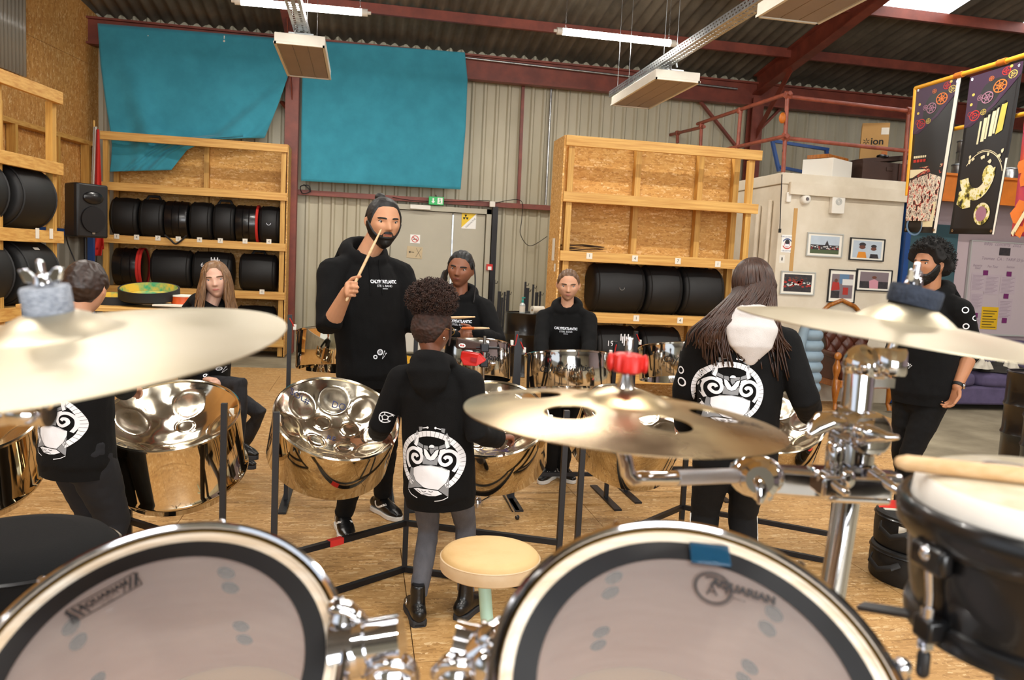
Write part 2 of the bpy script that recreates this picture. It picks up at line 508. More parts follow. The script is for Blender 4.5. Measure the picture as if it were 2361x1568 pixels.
# made-up glazed door behind the photographer, a glowing panel added to match the fill
win = bpy.data.objects.new('added_fill_panel_1', None); COL.objects.link(win); win['kind'] = 'structure'; win.location = (1.2, -9.05, 0)
mb = MB(); mb.box(-2.3, -9.09, .3, 4.7, -9.06, 4.3); mb.build('pane', 'rooflight', win, smooth=0)
mb = MB()
for xx in (-2.35, -.6, 1.2, 2.95, 4.75): mb.box(xx - .05, -9.09, .25, xx + .05, -9.0, 4.35)
mb.build('frame', 'red_steel', win, smooth=0)
# roof of corrugated sheets, with bands left open for the roof lights
rl = [on_roof(2032, 16), on_roof(2160, 38)]
RLX = (rl[0].x, rl[0].x + 1.0)
RL2 = (on_roof(2336, 60).x, on_roof(2336, 60).x + 1.1)
def roof_sheet(x0, x1, y0, y1):
    mb = MB(); pitch = 0.177; n = int((x1 - x0) / pitch * 8)
    rows = 2 if True else 0
    def fn(u, v):
        x = x0 + (x1 - x0) * u; y = y0 + (y1 - y0) * v
        return V((x, y, roof_z(y) + 0.028 * math.sin(2 * math.pi * x / pitch)))
    mb.grid(fn, n, rows); return mb
lights = [(RLX[0], RLX[1], rl[0].y - 2.6, rl[0].y), (RL2[0], RL2[1], on_roof(2336, 60).y - 2.6, on_roof(2336, 60).y), (-0.6, 0.5, -2.5, 0.1), (3.4, 4.5, -2.5, 0.1), (-2.5, -1.4, 2.6, 5.0)]  # last three strips lie out of view, added overhead for more light
ceiling = struct('ceiling', roof_sheet(-8.5, 14.5, 2.0, WY + .1), 'roof_sheet', smooth=170)
struct('ceiling', roof_sheet(-8.5, 14.5, -9.2, 2.0), 'roof_sheet', smooth=170)
for i, (x0, x1, y0, y1) in enumerate(lights):
    mb = roof_sheet(x0, x1, y0, y1); mb.v = [p - Z * 0.012 for p in mb.v]
    mb.build('roof_light', 'rooflight', ceiling, smooth=170)
# purlins, eaves beam, rafters, columns
k = 0
for yy in (11.96, 10.45, 8.95, 7.45, 5.95, 4.45, 2.95):
    a = MB(); z = roof_z(yy) - .10
    a.box(-8, yy - .03, z - .07, 14.3, yy + .03, z + .07)
    struct('trim_%d' % (k + 1), a, 'red_steel', smooth=0); k += 1
a = MB(); a.box(-4.1, 13.0, 4.50, 14.3, 13.02, 4.86); a.box(-4.1, 12.94, 4.84, 14.3, 13.1, 4.87); a.box(-4.1, 12.94, 4.48, 14.3, 13.1, 4.51)
struct('trim_%d' % (k + 1), a, 'red_steel', smooth=0); k += 1
for xx in (-1.14, 6.55):
    a = MB()
    for s in (-1, 1): a.box(xx - .1, 13.0 + s * .09 - .012, 0, xx + .1, 13.0 + s * .09 + .012, 4.6)
    a.box(xx - .012, 12.91, 0, xx + .012, 13.09, 4.6)
    struct('trim_%d' % (k + 1), a, 'red_steel', smooth=0); k += 1
    a = MB(); y0, y1 = 13.0, 2.0
    a.bar((xx, y0, roof_z(y0) - .36), (xx, y1, roof_z(y1) - .36), .16, .02, V((0, 0, 1)))
    a.bar((xx, y0, roof_z(y0) - .2), (xx, y1, roof_z(y1) - .2), .014, .32)
    a.bar((xx, y0, roof_z(y0) - .05), (xx, y1, roof_z(y1) - .05), .16, .02)
    a.bar((xx, 13.0, 3.9), (xx, 11.9, roof_z(11.9) - .36), .012, .12)
    struct('trim_%d' % (k + 1), a, 'red_steel', smooth=0); k += 1
# mid-height rail on the back wall, thin drop post, grey conduit, diagonal braces
a = MB(); a.box(-1.04, 13.12, 2.50, 3.6, 13.2, 2.58); struct('trim_%d' % (k + 1), a, 'red_steel', smooth=0); k += 1
a = MB(); a.bar(at(1207, 180, 13.2), at(1195, 470, 13.2), .05, .05); struct('trim_%d' % (k + 1), a, 'red_steel', smooth=0); k += 1
a = MB(); a.bar(at(1595, 210, 13.1), at(1695, 335, 13.1), .07, .04); struct('trim_%d' % (k + 1), a, 'red_steel', smooth=0); k += 1
a = MB(); a.bar(at(1815, 235, 13.1), at(1730, 320, 13.1), .07, .04); struct('trim_%d' % (k + 1), a, 'red_steel', smooth=0); k += 1
a = MB(); a.bar(at(650, 235, 13.1), at(672, 262, 12.95), .07, .04); struct('trim_%d' % (k + 1), a, 'red_steel', smooth=0); k += 1
a = MB(); a.tube([at(1272, 185, 13.2), at(1258, 472, 13.2)], .02); a.tube([at(1073, 133, 12.93), at(1700, 205, 12.93)], .018)
struct('trim_%d' % (k + 1), a, 'galv'); k += 1
a = MB(); a.bar((2.12, 13.1, 0), (2.12, 13.1, 2.5), .09, .09); struct('trim_%d' % (k + 1), a, 'black_metal', smooth=0); k += 1

# ---------------------------------------------------------------- grey double door
door = bpy.data.objects.new('door_1', None); COL.objects.link(door); door['kind'] = 'structure'
door.location = (1.2, 13.2, 0)
def part(name, mat, parent, fn, **k):
    mb = MB(); fn(mb); return mb.build(name, mat, parent, **k)
part('frame', 'door_paint', door, lambda m: (m.box(.34, 13.08, 0, .42, 13.24, 2.45), m.box(1.98, 13.08, 0, 2.06, 13.24, 2.45), m.box(.34, 13.08, 2.37, 2.06, 13.24, 2.45)), smooth=0)
lf = part('leaf', 'door_paint', door, lambda m: m.box(.43, 13.14, .02, 1.42, 13.19, 2.36), bevel=.004, smooth=0)
part('leaf', 'door_paint', door, lambda m: m.box(1.435, 13.14, .02, 1.97, 13.19, 2.36), bevel=.004, smooth=0)
part('cover_strip', 'galv', door, lambda m: m.box(1.42, 13.125, .6, 1.445, 13.14, 2.33), smooth=0)
part('push_bar', 'galv', door, lambda m: (m.box(.5, 13.06, 1.02, 1.40, 13.10, 1.08), m.box(.5, 13.10, 1.0, .56, 13.14, 1.1), m.box(1.34, 13.10, 1.0, 1.40, 13.14, 1.1)), bevel=.006)
part('closer', 'white_plastic', door, lambda m: (m.box(.72, 13.02, 2.38, 1.05, 13.08, 2.45),), bevel=.006)
part('kick_plate', 'white_plastic', door, lambda m: m.box(.45, 13.125, .05, 1.4, 13.14, .95), smooth=0)

def sign(name, label, cat, px, py, w, h, Y, mat, nrm=(0, -1, 0), thick=0.006, right=(1, 0, 0), rot=0.0):
    c = at(px, py, Y); n = V(nrm).normalized(); x = V(right).normalized(); 
    M = frame(c, n, x) @ Matrix.Rotation(rot, 4, 'Z')
    mb = MB(M); mb.box(-w / 2, -h / 2, -thick, w / 2, h / 2, 0)
    o = mb.build(name, mat, None, smooth=0, label=label, cat=cat)
    return o, M
def decal(M, z, mat, parent, name, polys):
    mb = MB(M @ Matrix.Translation((0, 0, z)))
    for p in polys: mb.add([(x, y, 0) for x, y in p], [tuple(range(len(p)))])
    return mb.build(name, mat, parent, smooth=0, recalc=False)
def rect(x0, y0, x1, y1): return [(x0, y0), (x1, y0), (x1, y1), (x0, y1)]
def ringp(cx, cy, r0, r1, n=28, a0=0, a1=2 * math.pi, ey=1.0):
    P = []
    for i in range(n):
        a, b = a0 + (a1 - a0) * i / n, a0 + (a1 - a0) * (i + 1) / n
        P.append([(cx + r0 * math.cos(a), cy + ey * r0 * math.sin(a)), (cx + r1 * math.cos(a), cy + ey * r1 * math.sin(a)), (cx + r1 * math.cos(b), cy + ey * r1 * math.sin(b)), (cx + r0 * math.cos(b), cy + ey * r0 * math.sin(b))])
    return P
def discp(cx, cy, r, n=24, ey=1.0): return [[(cx + r * math.cos(2 * math.pi * i / n), cy + ey * r * math.sin(2 * math.pi * i / n)) for i in range(n)]]

o, M = sign('no_smoking_sign', 'small white no smoking sign with red ring on the grey door', 'sign', 957, 551, .16, .14, 13.13, 'white_sign')
decal(M, .001, 'red_sign', o, 'prohibition_ring', ringp(0, 0, .045, .058) + [[(-.045, .03), (-.035, .04), (.045, -.03), (.035, -.04)]])
decal(M, .0008, 'ink_black', o, 'cigarette', [rect(-.035, -.012, .03, 0), rect(.01, .01, .03, .016)])
o, M = sign('paper_notice', 'creased beige paper with a black arrow and a cross on the door', 'notice', 956, 582, .25, .19, 13.13, 'paper', rot=-.04)
MAT['paper_beige'] = pmat('paper_beige', '#c9b897', .75, var=.06); o.data.materials[0] = MAT['paper_beige']
decal(M, .001, 'ink_black', o, 'arrow', [[(-.1, 0), (-.07, .02), (-.07, -.02)], rect(-.07, -.004, -.01, .004)])
decal(M, .001, 'ink_black', o, 'cross', [[(.02, .07), (.026, .07), (.106, -.07), (.1, -.07)], [(.1, .07), (.106, .07), (.026, -.07), (.02, -.07)]])
o, M = sign('radioactive_sign', 'square white and yellow radioactive warning sign on the narrow door leaf', 'sign', 1081, 510, .24, .25, 13.13, 'white_sign')
decal(M, .001, 'yellow_sign', o, 'yellow_half', [[(-.12, .125), (.12, .125), (-.12, -.11)]])
tre = []
for a in (90, 210, 330):
    p = [(-.055 + .006, .06)]
    tre.append([(-.055, .06)] + [(-.055 + .045 * math.cos(rad(a + t)), .06 + .045 * math.sin(rad(a + t))) for t in (-30, -10, 10, 30)])
decal(M, .002, 'ink_black', o, 'trefoil', tre)
text('RADIOACTIVE', .034, M @ Matrix.Translation((.03, -.03, .002)) @ Matrix.Rotation(rad(45), 4, 'Z'), 'ink_black', o)
ex = thing('exit_sign', 'green emergency exit sign hanging above the grey door', 'sign', at(1006, 464, 13.05))
M = frame(at(1006, 463, 13.02), (0, -1, 0), (1, 0, 0))
mb = MB(M); mb.box(-.12, -.065, -.05, .12, .065, 0); mb.build('box', 'green_sign', ex, bevel=.004, smooth=0)
decal(M, .002, 'white_sign', ex, 'arrow', [[(-.05, -.045), (-.02, -.01), (-.038, -.01), (-.038, .04), (-.062, .04), (-.062, -.01), (-.08, -.01)]])
decal(M, .002, 'white_sign', ex, 'running_man', [rect(.02, -.05, .1, .05)])
decal(M, .003, 'green_sign', ex, 'figure', [[(.05, .01), (.065, .015), (.075, -.015), (.06, -.02)], discp(.058, .028, .011)[0], [(.06, -.015), (.07, -.02), (.085, -.045), (.075, -.045)], [(.055, -.01), (.063, -.015), (.05, -.035), (.035, -.035)]])
part('bracket', 'black_metal', ex, lambda m: m.tube([at(1006, 457, 13.04), at(1005, 450, 13.1)], .008))
a = MB(); c = at(1135, 471, 13.05); a.cbox(c, (.09, .06, .09)); a.build('junction_box', 'white_plastic', bevel=.006, label='small white junction box at the corner of the door head', cat='box')
o, M = sign('fire_call_point', 'small red fire alarm call point on the dark post by the door', 'alarm', 1129, 616, .1, .1, 13.03, 'red_plastic', thick=.05)
decal(M, .001, 'white_sign', o, 'glass_window', [rect(-.03, -.045, .03, .01)])

# cables
def cable(name, label, pts, r=.006, mat='black_metal'):
    P = [V(p) for p in pts]; Q = []
    for i in range(len(P) - 1):
        a = P[max(i - 1, 0)]; b = P[i]; c = P[i + 1]; d = P[min(i + 2, len(P) - 1)]
        for s in range(6):
            t = s / 6
            Q.append(0.5 * ((2 * b) + (c - a) * t + (2 * a - 5 * b + 4 * c - d) * t * t + (3 * b - a - 3 * c + d) * t ** 3))
    Q.append(P[-1])
    mb = MB(); mb.tube(Q, r, 6)
    return mb.build(name, mat, label=label, cat='cable')
cable('cable', 'black cable running along the red rail over the door', [at(905, 455, 13.08), at(960, 463, 13.08), at(1060, 465, 13.08), at(1120, 462, 13.08), at(1136, 468, 13.03)])
cable('cable', 'black cable looping down the ribbed wall beside the tall shelf', [at(1140, 468, 13.1), at(1200, 462, 13.1), at(1203, 505, 13.15), at(1200, 540, 13.15), at(1222, 567, 13.15), at(1262, 545, 13.15)])
cable('cable', 'tangle of black cable under the corner of the flat teal curtain', [at(700, 425, 13.1), at(715, 440, 13.1), at(698, 446, 13.08), at(693, 430, 13.08), at(712, 428, 13.06), at(716, 443, 13.08)], .008)

# ---------------------------------------------------------------- LED tubes on chains
def led(px0, px1, z, label, lightonly=None):
    p = px0 if lightonly else atz(px0[0], px0[1], z); q = px1 if lightonly else atz(px1[0], px1[1], z)
    p = V(p); q = V(q); d = (q - p).normalized()
    t = thing('led_tube', label, 'lamp', (p + q) / 2, 0, 'LED tubes under the roof')
    mb = MB(); mb.tube([p, q], .042, 12, rnd=True); mb.build('diffuser', 'glow_tube', t)
    for e, g in ((p, d * -1), (q, d)):
        mb = MB(); mb.tube([e - g * .02, e + g * .05, e + g * .051, e + g * .09], [.045, .045, .02, .02], 12); mb.build('end_cap', 'white_plastic', t)
    for e in (p + d * .06, q - d * .04):
        mb = MB(); top = V((e.x, e.y, roof_z(e.y))); n = int((top.z - e.z) / .035)
        for i in range(n):
            c = e.lerp(top, (i + .5) / n); w = V((.006, 0, 0)) if i % 2 else V((0, .006, 0))
            mb.tube([c - Z * .014 + w, c - Z * .014 - w, c + Z * .014 - w, c + Z * .014 + w], .0022, 4, closed=True)
        mb.build('chain', 'galv', t)
    L = (q - p).length
    o = area_light('led_light', (p + q) / 2 - Z * .06, L, .08, TUBE_W, TUBE_COL, (0, 0, math.atan2(d.y, d.x)))
    o.parent = t; o.matrix_parent_inverse = pinv(t)
    return t
led((1293, 72), (1548, 100), 4.5, 'lit LED tube hanging on two chains over the tall empty shelf')
led((552, 3), (838, 29), 4.5, 'lit LED tube behind the left radiant heater, at the top edge')
n = 0
for yy in (6.2, 2.4, -1.4):
    for xx in (-2.4, 1.2, 4.8, 8.4):
        led((xx - .75, yy, 4.6), (xx + .75, yy, 4.6), 4.6, 'LED tube above the picture, %s of the %s row overhead' % ({-2.4: 'leftmost', 1.2: 'second', 4.8: 'third', 8.4: 'rightmost'}[xx], {6.2: 'far', 2.4: 'middle', -1.4: 'near'}[yy]), True)

# ---------------------------------------------------------------- radiant heaters on perforated trays
def perf(mb, p0, p1, w, nrm_w, step=.03):
    """perforated strip between p0 and p1, width along nrm_w"""
    d = V(p1) - V(p0); L = d.length; n = int(L / step); W = V(nrm_w) * w
    vs = []
    rows = (0, .2, .36, .64, .8, 1.0)
    for i in range(n + 1):
        for r in rows: vs.append(V(p0) + d * (i / n) + W * r)
    k = len(rows); fs = []
    for i in range(n):
        for j in range(k - 1):
            if j in (1, 3) and i % 2 == (0 if j == 1 else 1): continue
            fs.append((i * k + j, i * k + j + 1, (i + 1) * k + j + 1, (i + 1) * k + j))
    mb.add(vs, fs)
def tray(xc, y0, y1, z, label):
    t = thing('cable_tray', label, 'cable tray', (xc, (y0 + y1) / 2, z), 0, 'perforated trays carrying the heaters')
    mb = MB(); perf(mb, (xc - .07, y0, z), (xc - .07, y1, z), .14, (1, 0, 0)); mb.build('base', 'galv', t, smooth=0)
    for s in (-1, 1):
        mb = MB(); perf(mb, (xc + s * .07, y0, z), (xc + s * .07, y1, z), .075, (0, 0, 1)); mb.build('side', 'galv', t, smooth=0)
    for yy in (y1 - .35, y1 - 1.9, y1 - 4.2):
        mb = MB()
        for s in (-1, 1): mb.tube([(xc + s * .07, yy, z + .07), (xc + s * .07, yy + .02, roof_z(yy))], .003, 5)
        mb.build('hanger_wire', 'galv', t)
    return t
tray(-.67, 3.6, 10.1, 3.76, 'perforated galvanised tray over the heater by the teal curtains')
tray(3.10, 3.6, 10.05, 3.76, 'long perforated galvanised tray running over the middle of the hall')
def heater(x0, x1, y0, y1, z, label):
    t = thing('radiant_heater', label, 'heater', ((x0 + x1) / 2, (y0 + y1) / 2, z), 0, 'radiant ceiling heaters')
    mb = MB(); mb.box(x0, y0, z + .01, x1, y1, z + .1); mb.build('housing', 'heater_white', t, bevel=.008)
    mb = MB()
    for a, b in ((x0 - .005, x0 + .02), (x1 - .02, x1 + .005)): mb.box(a, y0 - .005, z - .008, b, y1 + .005, z + .012)
    for a, b in ((y0 - .005, y0 + .02), (y1 - .02, y1 + .005)): mb.box(x0, a, z - .008, x1, b, z + .012)
    mb.build('rim', 'heater_white', t, smooth=0)
    w = (x1 - x0 - .05) / 3
    for i in range(3):
        mb = MB(); mb.box(x0 + .025 + i * w + .002, y0 + .025, z, x0 + .025 + (i + 1) * w - .002, y1 - .025, z + .02); mb.build('panel', 'heater_panel', t, bevel=.004)
    mb = MB(); xm = (x0 + x1) / 2; mb.box(xm - .12, y0 + .15, z + .1, xm + .12, y0 + .25, z + .15); mb.box(xm - .12, y1 - .25, z + .1, xm + .12, y1 - .15, z + .15)
    mb.tube([(xm - .05, y0 + .1, z + .1), (xm - .05, y0 + .1, z + .2), (xm - .02, y0 + .12, z + .24), (xm + .02, y0 + .14, z + .24), (xm + .04, y0 + .15, z + .17)], .012, 8)
    mb.build('bracket', 'galv', t)
    return t
heater(-.91, -.43, 8.24, 9.7, 3.6, 'flat radiant heater hanging in front of the teal curtains')
heater(2.97, 3.47, 8.2, 9.73, 3.6, 'flat radiant heater hanging in front of the ribbed wall')
heater(2.97, 3.50, 4.45, 6.0, 3.6, 'nearest radiant heater, cut off by the top edge of the picture')

# ---------------------------------------------------------------- teal curtains
def curtain(name, label, corners, fold, Y, seed, edge=None):
    """corners: pixel outline rows (left,right) from top to bottom"""
    rows = corners; n = len(rows) - 1
    def fn(u, v):
        t = v * n; i = min(int(t), n - 1); f = t - i
        l = V((*rows[i][0], 0)).lerp(V((*rows[i + 1][0], 0)), f); r = V((*rows[i][1], 0)).lerp(V((*rows[i + 1][1], 0)), f)
        p = l.lerp(r, u); dy = rows[i][2] * (1 - f) + rows[i + 1][2] * f
        w = fold(u, v)
        return at(p.x, p.y, Y + dy - w)
    mb = MB(); mb.grid(fn, 90, 60)
    o = mb.build(name, 'teal_cloth', smooth=170, label=label, cat='curtain', group='teal curtains on the back wall')
    s = o.modifiers.new('thick', 'SOLIDIFY'); s.thickness = .006
    return o
def foldL(u, v):
    w = .03 * math.sin(u * 9 + v * 3) * (0.3 + v)
    w += .16 * math.exp(-((u - .10 - .30 * v) / .075) ** 2) * min(1, v * 1.6)
    w += .22 * math.exp(-((u + .80 * v - 1.20) / .06) ** 2) * v * min(1, v * 2)
    w += .16 * math.exp(-((u + .55 * v - 1.20) / .045) ** 2) * v
    w += .12 * math.exp(-((u + 1.0 * v - 1.22) / .04) ** 2) * v
    w *= 1 - .8 * max(0, min(1, (v - .62) / .15))
    w += .012 * noise.noise((u * 6, v * 5, 3)) + .02 * math.sin(u * 11 + v * 6) * v
    return w
curtain('curtain', 'crumpled teal curtain sagging behind the beam of the left shelf', [((225, 54), (662, 90), 0), ((232, 150), (668, 165), -.05), ((244, 240), (640, 245), -.1), ((254, 300), (610, 318), -.14), ((258, 335), (480, 322), -.16), ((256, 375), (432, 345), -.14), ((253, 396), (395, 392), -.13)], foldL, 12.84, 1)
def foldR(u, v):
    return .012 * math.sin(u * 7 + 1) * v + .01 * noise.noise((u * 5, v * 4, 9)) - .06 * max(0, u - .93) * 8 * (1 - v) * v
curtain('curtain', 'flat teal curtain hanging between the red column and the ribbed wall', [((700, 92), (1072, 121), 0), ((697, 185), (1078, 185), 0), ((695, 280), (1074, 290), 0), ((694, 417), (1062, 437), 0)], foldR, 12.9, 2)
for px, py in ((342, 80), (517, 92), (857, 116), (911, 121), (1021, 128)):
    a = MB(); p = at(px, py, 12.835 if px < 700 else 12.92); a.tube([p + Z * .06, p, p - Z * .03], .009, 6); a.sphere(p - Z * .02, .02, 8)
    a.build('curtain_hook', 'white_plastic', label='plastic hook holding the teal curtain, %s of five along the eaves' % {342: 'leftmost', 517: 'second', 857: 'third', 911: 'fourth', 1021: 'rightmost'}[px], cat='hook', group='curtain hooks')
# ================================================================ SHELVES AND CASES
def shelf(label, x0, x1, yf, yb, rails, posts, side=None, stick=(), low=0.0):
    t = thing('timber_shelf', label, 'shelf', ((x0 + x1) / 2, (yf + yb) / 2, 0))
    for i, z in enumerate(rails):
        part('top_beam' if i == 0 else 'rail', 'pine_x', t, lambda m: m.box(x0, yf, z - .115, x1, yf + .045, z), smooth=0, bevel=.003)
        if i: part('shelf_board', 'osb_shelf', t, lambda m: m.box(x0 + .05, yf + .046, z - .03, x1 - .05, yb - .02, z - .005), smooth=0)
    for j, xp in enumerate(posts):
        if j in (0, len(posts) - 1): part('upright', 'pine_z', t, lambda m: m.box(xp - .035, yf + .046, low, xp + .035, yf + .12, rails[0] - .116), smooth=0, bevel=.002)
        part('back_upright', 'pine_z', t, lambda m: m.box(xp - .035, yb - .13, low, xp + .035, yb - .03, rails[0] - .03), smooth=0)
    nz = len(rails)
    zs = list(rails) + [low]
    for i in range(nz):
        za = zs[i] - .02; zb = zs[i + 1] - .02 if i < nz - 1 else low
        zb = max(zb, low)
        part('back_panel', 'osb_shelf', t, lambda m: m.box(x0 + .01, yb - .02, zb + .003, x1 - .01, yb, za), smooth=0)
    if side: part('side_panel', 'osb_shelf', t, lambda m: m.box(side - .018, yf + .04, low, side, yb, rails[0]), smooth=0)
    return t
def stickers(t, pts, Y, w=.07, h=.07):
    for i, (px, py) in enumerate(pts):
        p = at(px, py, Y - .004)
        a = MB(); a.box(p.x - w / 2, p.y - .002, p.z - h / 2, p.x + w / 2, p.y, p.z + h / 2); s = a.build('label_sticker', 'paper', t, smooth=0)
        M = frame((p.x, p.y - .003, p.z), (0, -1, 0), (1, 0, 0))
        text(str((i * 3) % 9 + 1), .05, M, 'ink_black', s, 'digit')

SLY, SRY = 12.4, 8.9
shl = shelf('tall timber shelf full of black drum cases beside the red column', -3.72, -1.14, SLY, 13.08, (3.17, 2.46, 1.71, .98, .26), (-3.66, -2.38, -1.20), side=-1.13)
stickers(shl, [(269, 545), (315, 547), (364, 549), (411, 551), (460, 553), (508, 555), (565, 556), (620, 557)], SLY)
stickers(shl, [(604, 673)], SLY)
shr = shelf('tall timber shelf with bare board back and empty upper bays', 2.22, 4.62, SRY, 9.46, (3.06, 2.43, 1.76, 1.06, .35), (2.30, 3.24, 4.05, 4.52), side=2.222)
stickers(shr, [(1359, 590), (1464, 596), (1563, 602), (1655, 609)], SRY)
stickers(shr, [(1467, 734), (1568, 739)], SRY)
for px, py, w, h, nm in ((1276, 575, .12, .26, 'paper_note'), (1279, 617, .07, .09, 'tape_patch')):
    p = atx(px, py, 2.2); a = MB(); a.box(2.198, p.y - w / 2, p.z - h / 2, 2.2, p.y + w / 2, p.z + h / 2); a.build(nm, 'paper', shr, smooth=0)

def case(label, c, axis, R, L, kind='soft', hang=0.0, strap=True, group=None, ring=None, mark=None):
    """drum case: cylinder with rounded shoulders, piping rings, strap handle, red lining edge for hard shells"""
    ax = V(axis).normalized()
    M = frame(c, ax, Z if abs(ax.z) < .9 else (1, 0, 0))
    t = thing('drum_case', label, 'drum case', (c[0], c[1], c[2] - R), 0, group)
    h = L / 2; e = .045 if kind == 'soft' else .015
    prof = [(0, -h), (R * .6, -h), (R - e, -h), (R - e * .3, -h + e * .3), (R, -h + e), (R * 1.0 + (.012 if kind == 'soft' else 0), 0), (R, h - e), (R - e * .3, h - e * .3), (R - e, h), (R * .6, h), (0, h)]
    mb = MB(M); mb.lathe(prof, 36); mb.build('shell', 'black_case' if kind == 'soft' else 'black_shiny', t, smooth=50)
    for z in ((-h + e, h - e) if kind == 'soft' else (-h * .3, h * .3)):
        mb = MB(M); mb.lathe([(R + .001, z - .008), (R + .012, z), (R + .001, z + .008)], 36); mb.build('piping' if kind == 'soft' else 'rib', 'black_case' if kind == 'soft' else 'black_shiny', t)
    if strap:
        mb = MB(M)
        pts = [V((R * math.cos(a) + (.05 if abs(s) < .9 else 0), R * math.sin(a), s * .1)) for s, a in ((-1, .15), (-.7, .1), (0, .1), (.7, .1), (1, .15))]
        mb.tube(pts, [(.012, .02)] * 5, 8); mb.build('handle', 'black_case', t)
    if ring:
        for s in ring:
            mb = MB(M); mb.lathe([(R + .002, s - .02), (R + .016, s - .014), (R + .016, s + .014), (R + .002, s + .02)], 36); mb.build('red_lining', 'red_felt', t)
    if mark == 'buckle':
        mb = MB(); f = M @ V((0, 0, 0)); 
        n = V((0, -1, 0)); n = (n - ax * n.dot(ax)).normalized()
        p = c + n * (R + .014) + Z * .02
        mb.tube([p + ax * (.03 * math.cos(a)) + Z * (-.03 * math.sin(a)) for a in [math.pi * i / 8 for i in range(9)]], .006, 6); mb.build('metal_ring', 'chrome_soft', t)
    if mark and mark[0] == '#':
        n = V((0, -1, 0)); n = (n - ax * n.dot(ax)).normalized(); p = V(c) + n * (R + .016) + Z * .08
        Mx = frame(p, n, ax)
        text(mark[1:], .09, Mx @ Matrix.Translation((-.12, 0, 0)), 'white_print', t)
        decal(Mx, 0, 'white_print', t, 'printed_marks', [rect(.0 + i * .022, .04 - (i % 3) * .03, .014 + i * .022, .12 - (i % 2) * .03) for i in range(6)])
    return t
def row_cases(spec, z, R, Y, grp):
    for (x0, x1, label, kind, kw) in spec:
        a = at(x0, 500, Y); b = at(x1, 500, Y)
        L = abs(b.x - a.x); c = V(((a.x + b.x) / 2, Y + .02 + R, z + R * kw.pop('rk', 1.0)))
        case(label, c, (1, kw.pop('tz', 0), 0), R, L - .01, kind, group=grp, **kw)
g1 = 'drum cases on the upper case shelf by the red column'
row_cases([(247, 314, 'black padded drum case at the left end of the upper row by the column', 'soft', {'strap': False}),
           (315, 374, 'black padded drum case with loop handle, second in the upper row', 'soft', {}),
           (375, 430, 'black ribbed drum case with dangling strap, third in the upper row', 'hard', {'strap': False}),
           (432, 486, 'black padded drum case, fourth in the upper row', 'soft', {'strap': False}),
           (487, 539, 'black padded drum case with curled handle, fifth in the upper row', 'soft', {}),
           (540, 591, 'shiny black drum case with red edge in the upper row', 'hard', {'strap': False, 'ring': (.155,)}),
           (594, 645, 'black drum case with small metal buckle next to the column', 'soft', {'strap': False, 'mark': 'buckle'})], 1.71, .275, 12.45, g1)
g2 = 'drum cases on the lower case shelf by the red column'
row_cases([(254, 322, 'shiny black drum case with wide red edge in the lower row', 'hard', {'strap': False, 'ring': (.15, .19)}),
           (342, 438, 'square-shouldered black drum case left of the numbered one, lower row', 'soft', {'strap': False}),
           (440, 534, 'black drum case with white number 6 behind the seated person', 'soft', {'strap': False, 'mark': '#6'}),
           (550, 638, 'black drum case at the right end of the lower row', 'soft', {})], .98, .275, 12.45, g2)
row_cases([(436, 535, 'black drum case on the bottom shelf behind the seated person', 'soft', {'strap': False}),
           (545, 637, 'black drum case at the right end of the bottom shelf by the column', 'soft', {'strap': False})], .26, .24, 12.45, 'drum cases on the bottom shelf')
cable('dangling_strap', 'black strap hanging in a V from the upper row of cases', [at(380, 542, 12.38), at(392, 552, 12.36), at(404, 562, 12.36), at(416, 556, 12.36), at(430, 543, 12.38)], .014, 'black_case')['category'] = 'strap'
row_cases([(1384, 1505, 'big black drum case with metal ring, left of three on the right shelf', 'soft', {'strap': False, 'mark': 'buckle'}),
           (1507, 1592, 'black drum case in the middle of the three on the right shelf', 'soft', {'strap': False}),
           (1594, 1690, 'black drum case with top handle, right of the three on the right shelf', 'soft', {})], 1.06, .285, 8.93, 'three drum cases on the right shelf')
row_cases([(1352, 1396, 'black drum case at the left end of the lowest right shelf', 'soft', {'strap': False}),
           (1398, 1498, 'black drum case with white number 19 under the long cases', 'soft', {'strap': False, 'mark': '#19'}),
           (1505, 1600, 'black drum case under the right end of the long cases', 'soft', {'strap': False})], .35, .27, 8.93, 'drum cases on the lowest right shelf')
# stack of flattened card on the right shelf, each sheet a thing
for i in range(6):
    a = MB(); w = .5 - .03 * (i % 3); c = at(1348 + 3 * (i % 2), 579, 8.98); z = 1.76 + i * .016
    a.grid(lambda u, v: V((c.x - w / 2 + u * w, 8.97 + v * .3, z + .012 * (1 - u) * (1 if i > 2 else .3) + .004 * math.sin(u * 6 + i))), 8, 2)
    o = a.build('cardboard_sheet', 'card_brown' if i % 2 else 'dark_brown', label='flattened sheet in the small stack on the bare right shelf, %s from the bottom' % ('lowest', 'second', 'third', 'fourth', 'fifth', 'sixth')[i], cat='cardboard', group='flattened sheets on the right shelf')
    s = o.modifiers.new('thick', 'SOLIDIFY'); s.thickness = .007

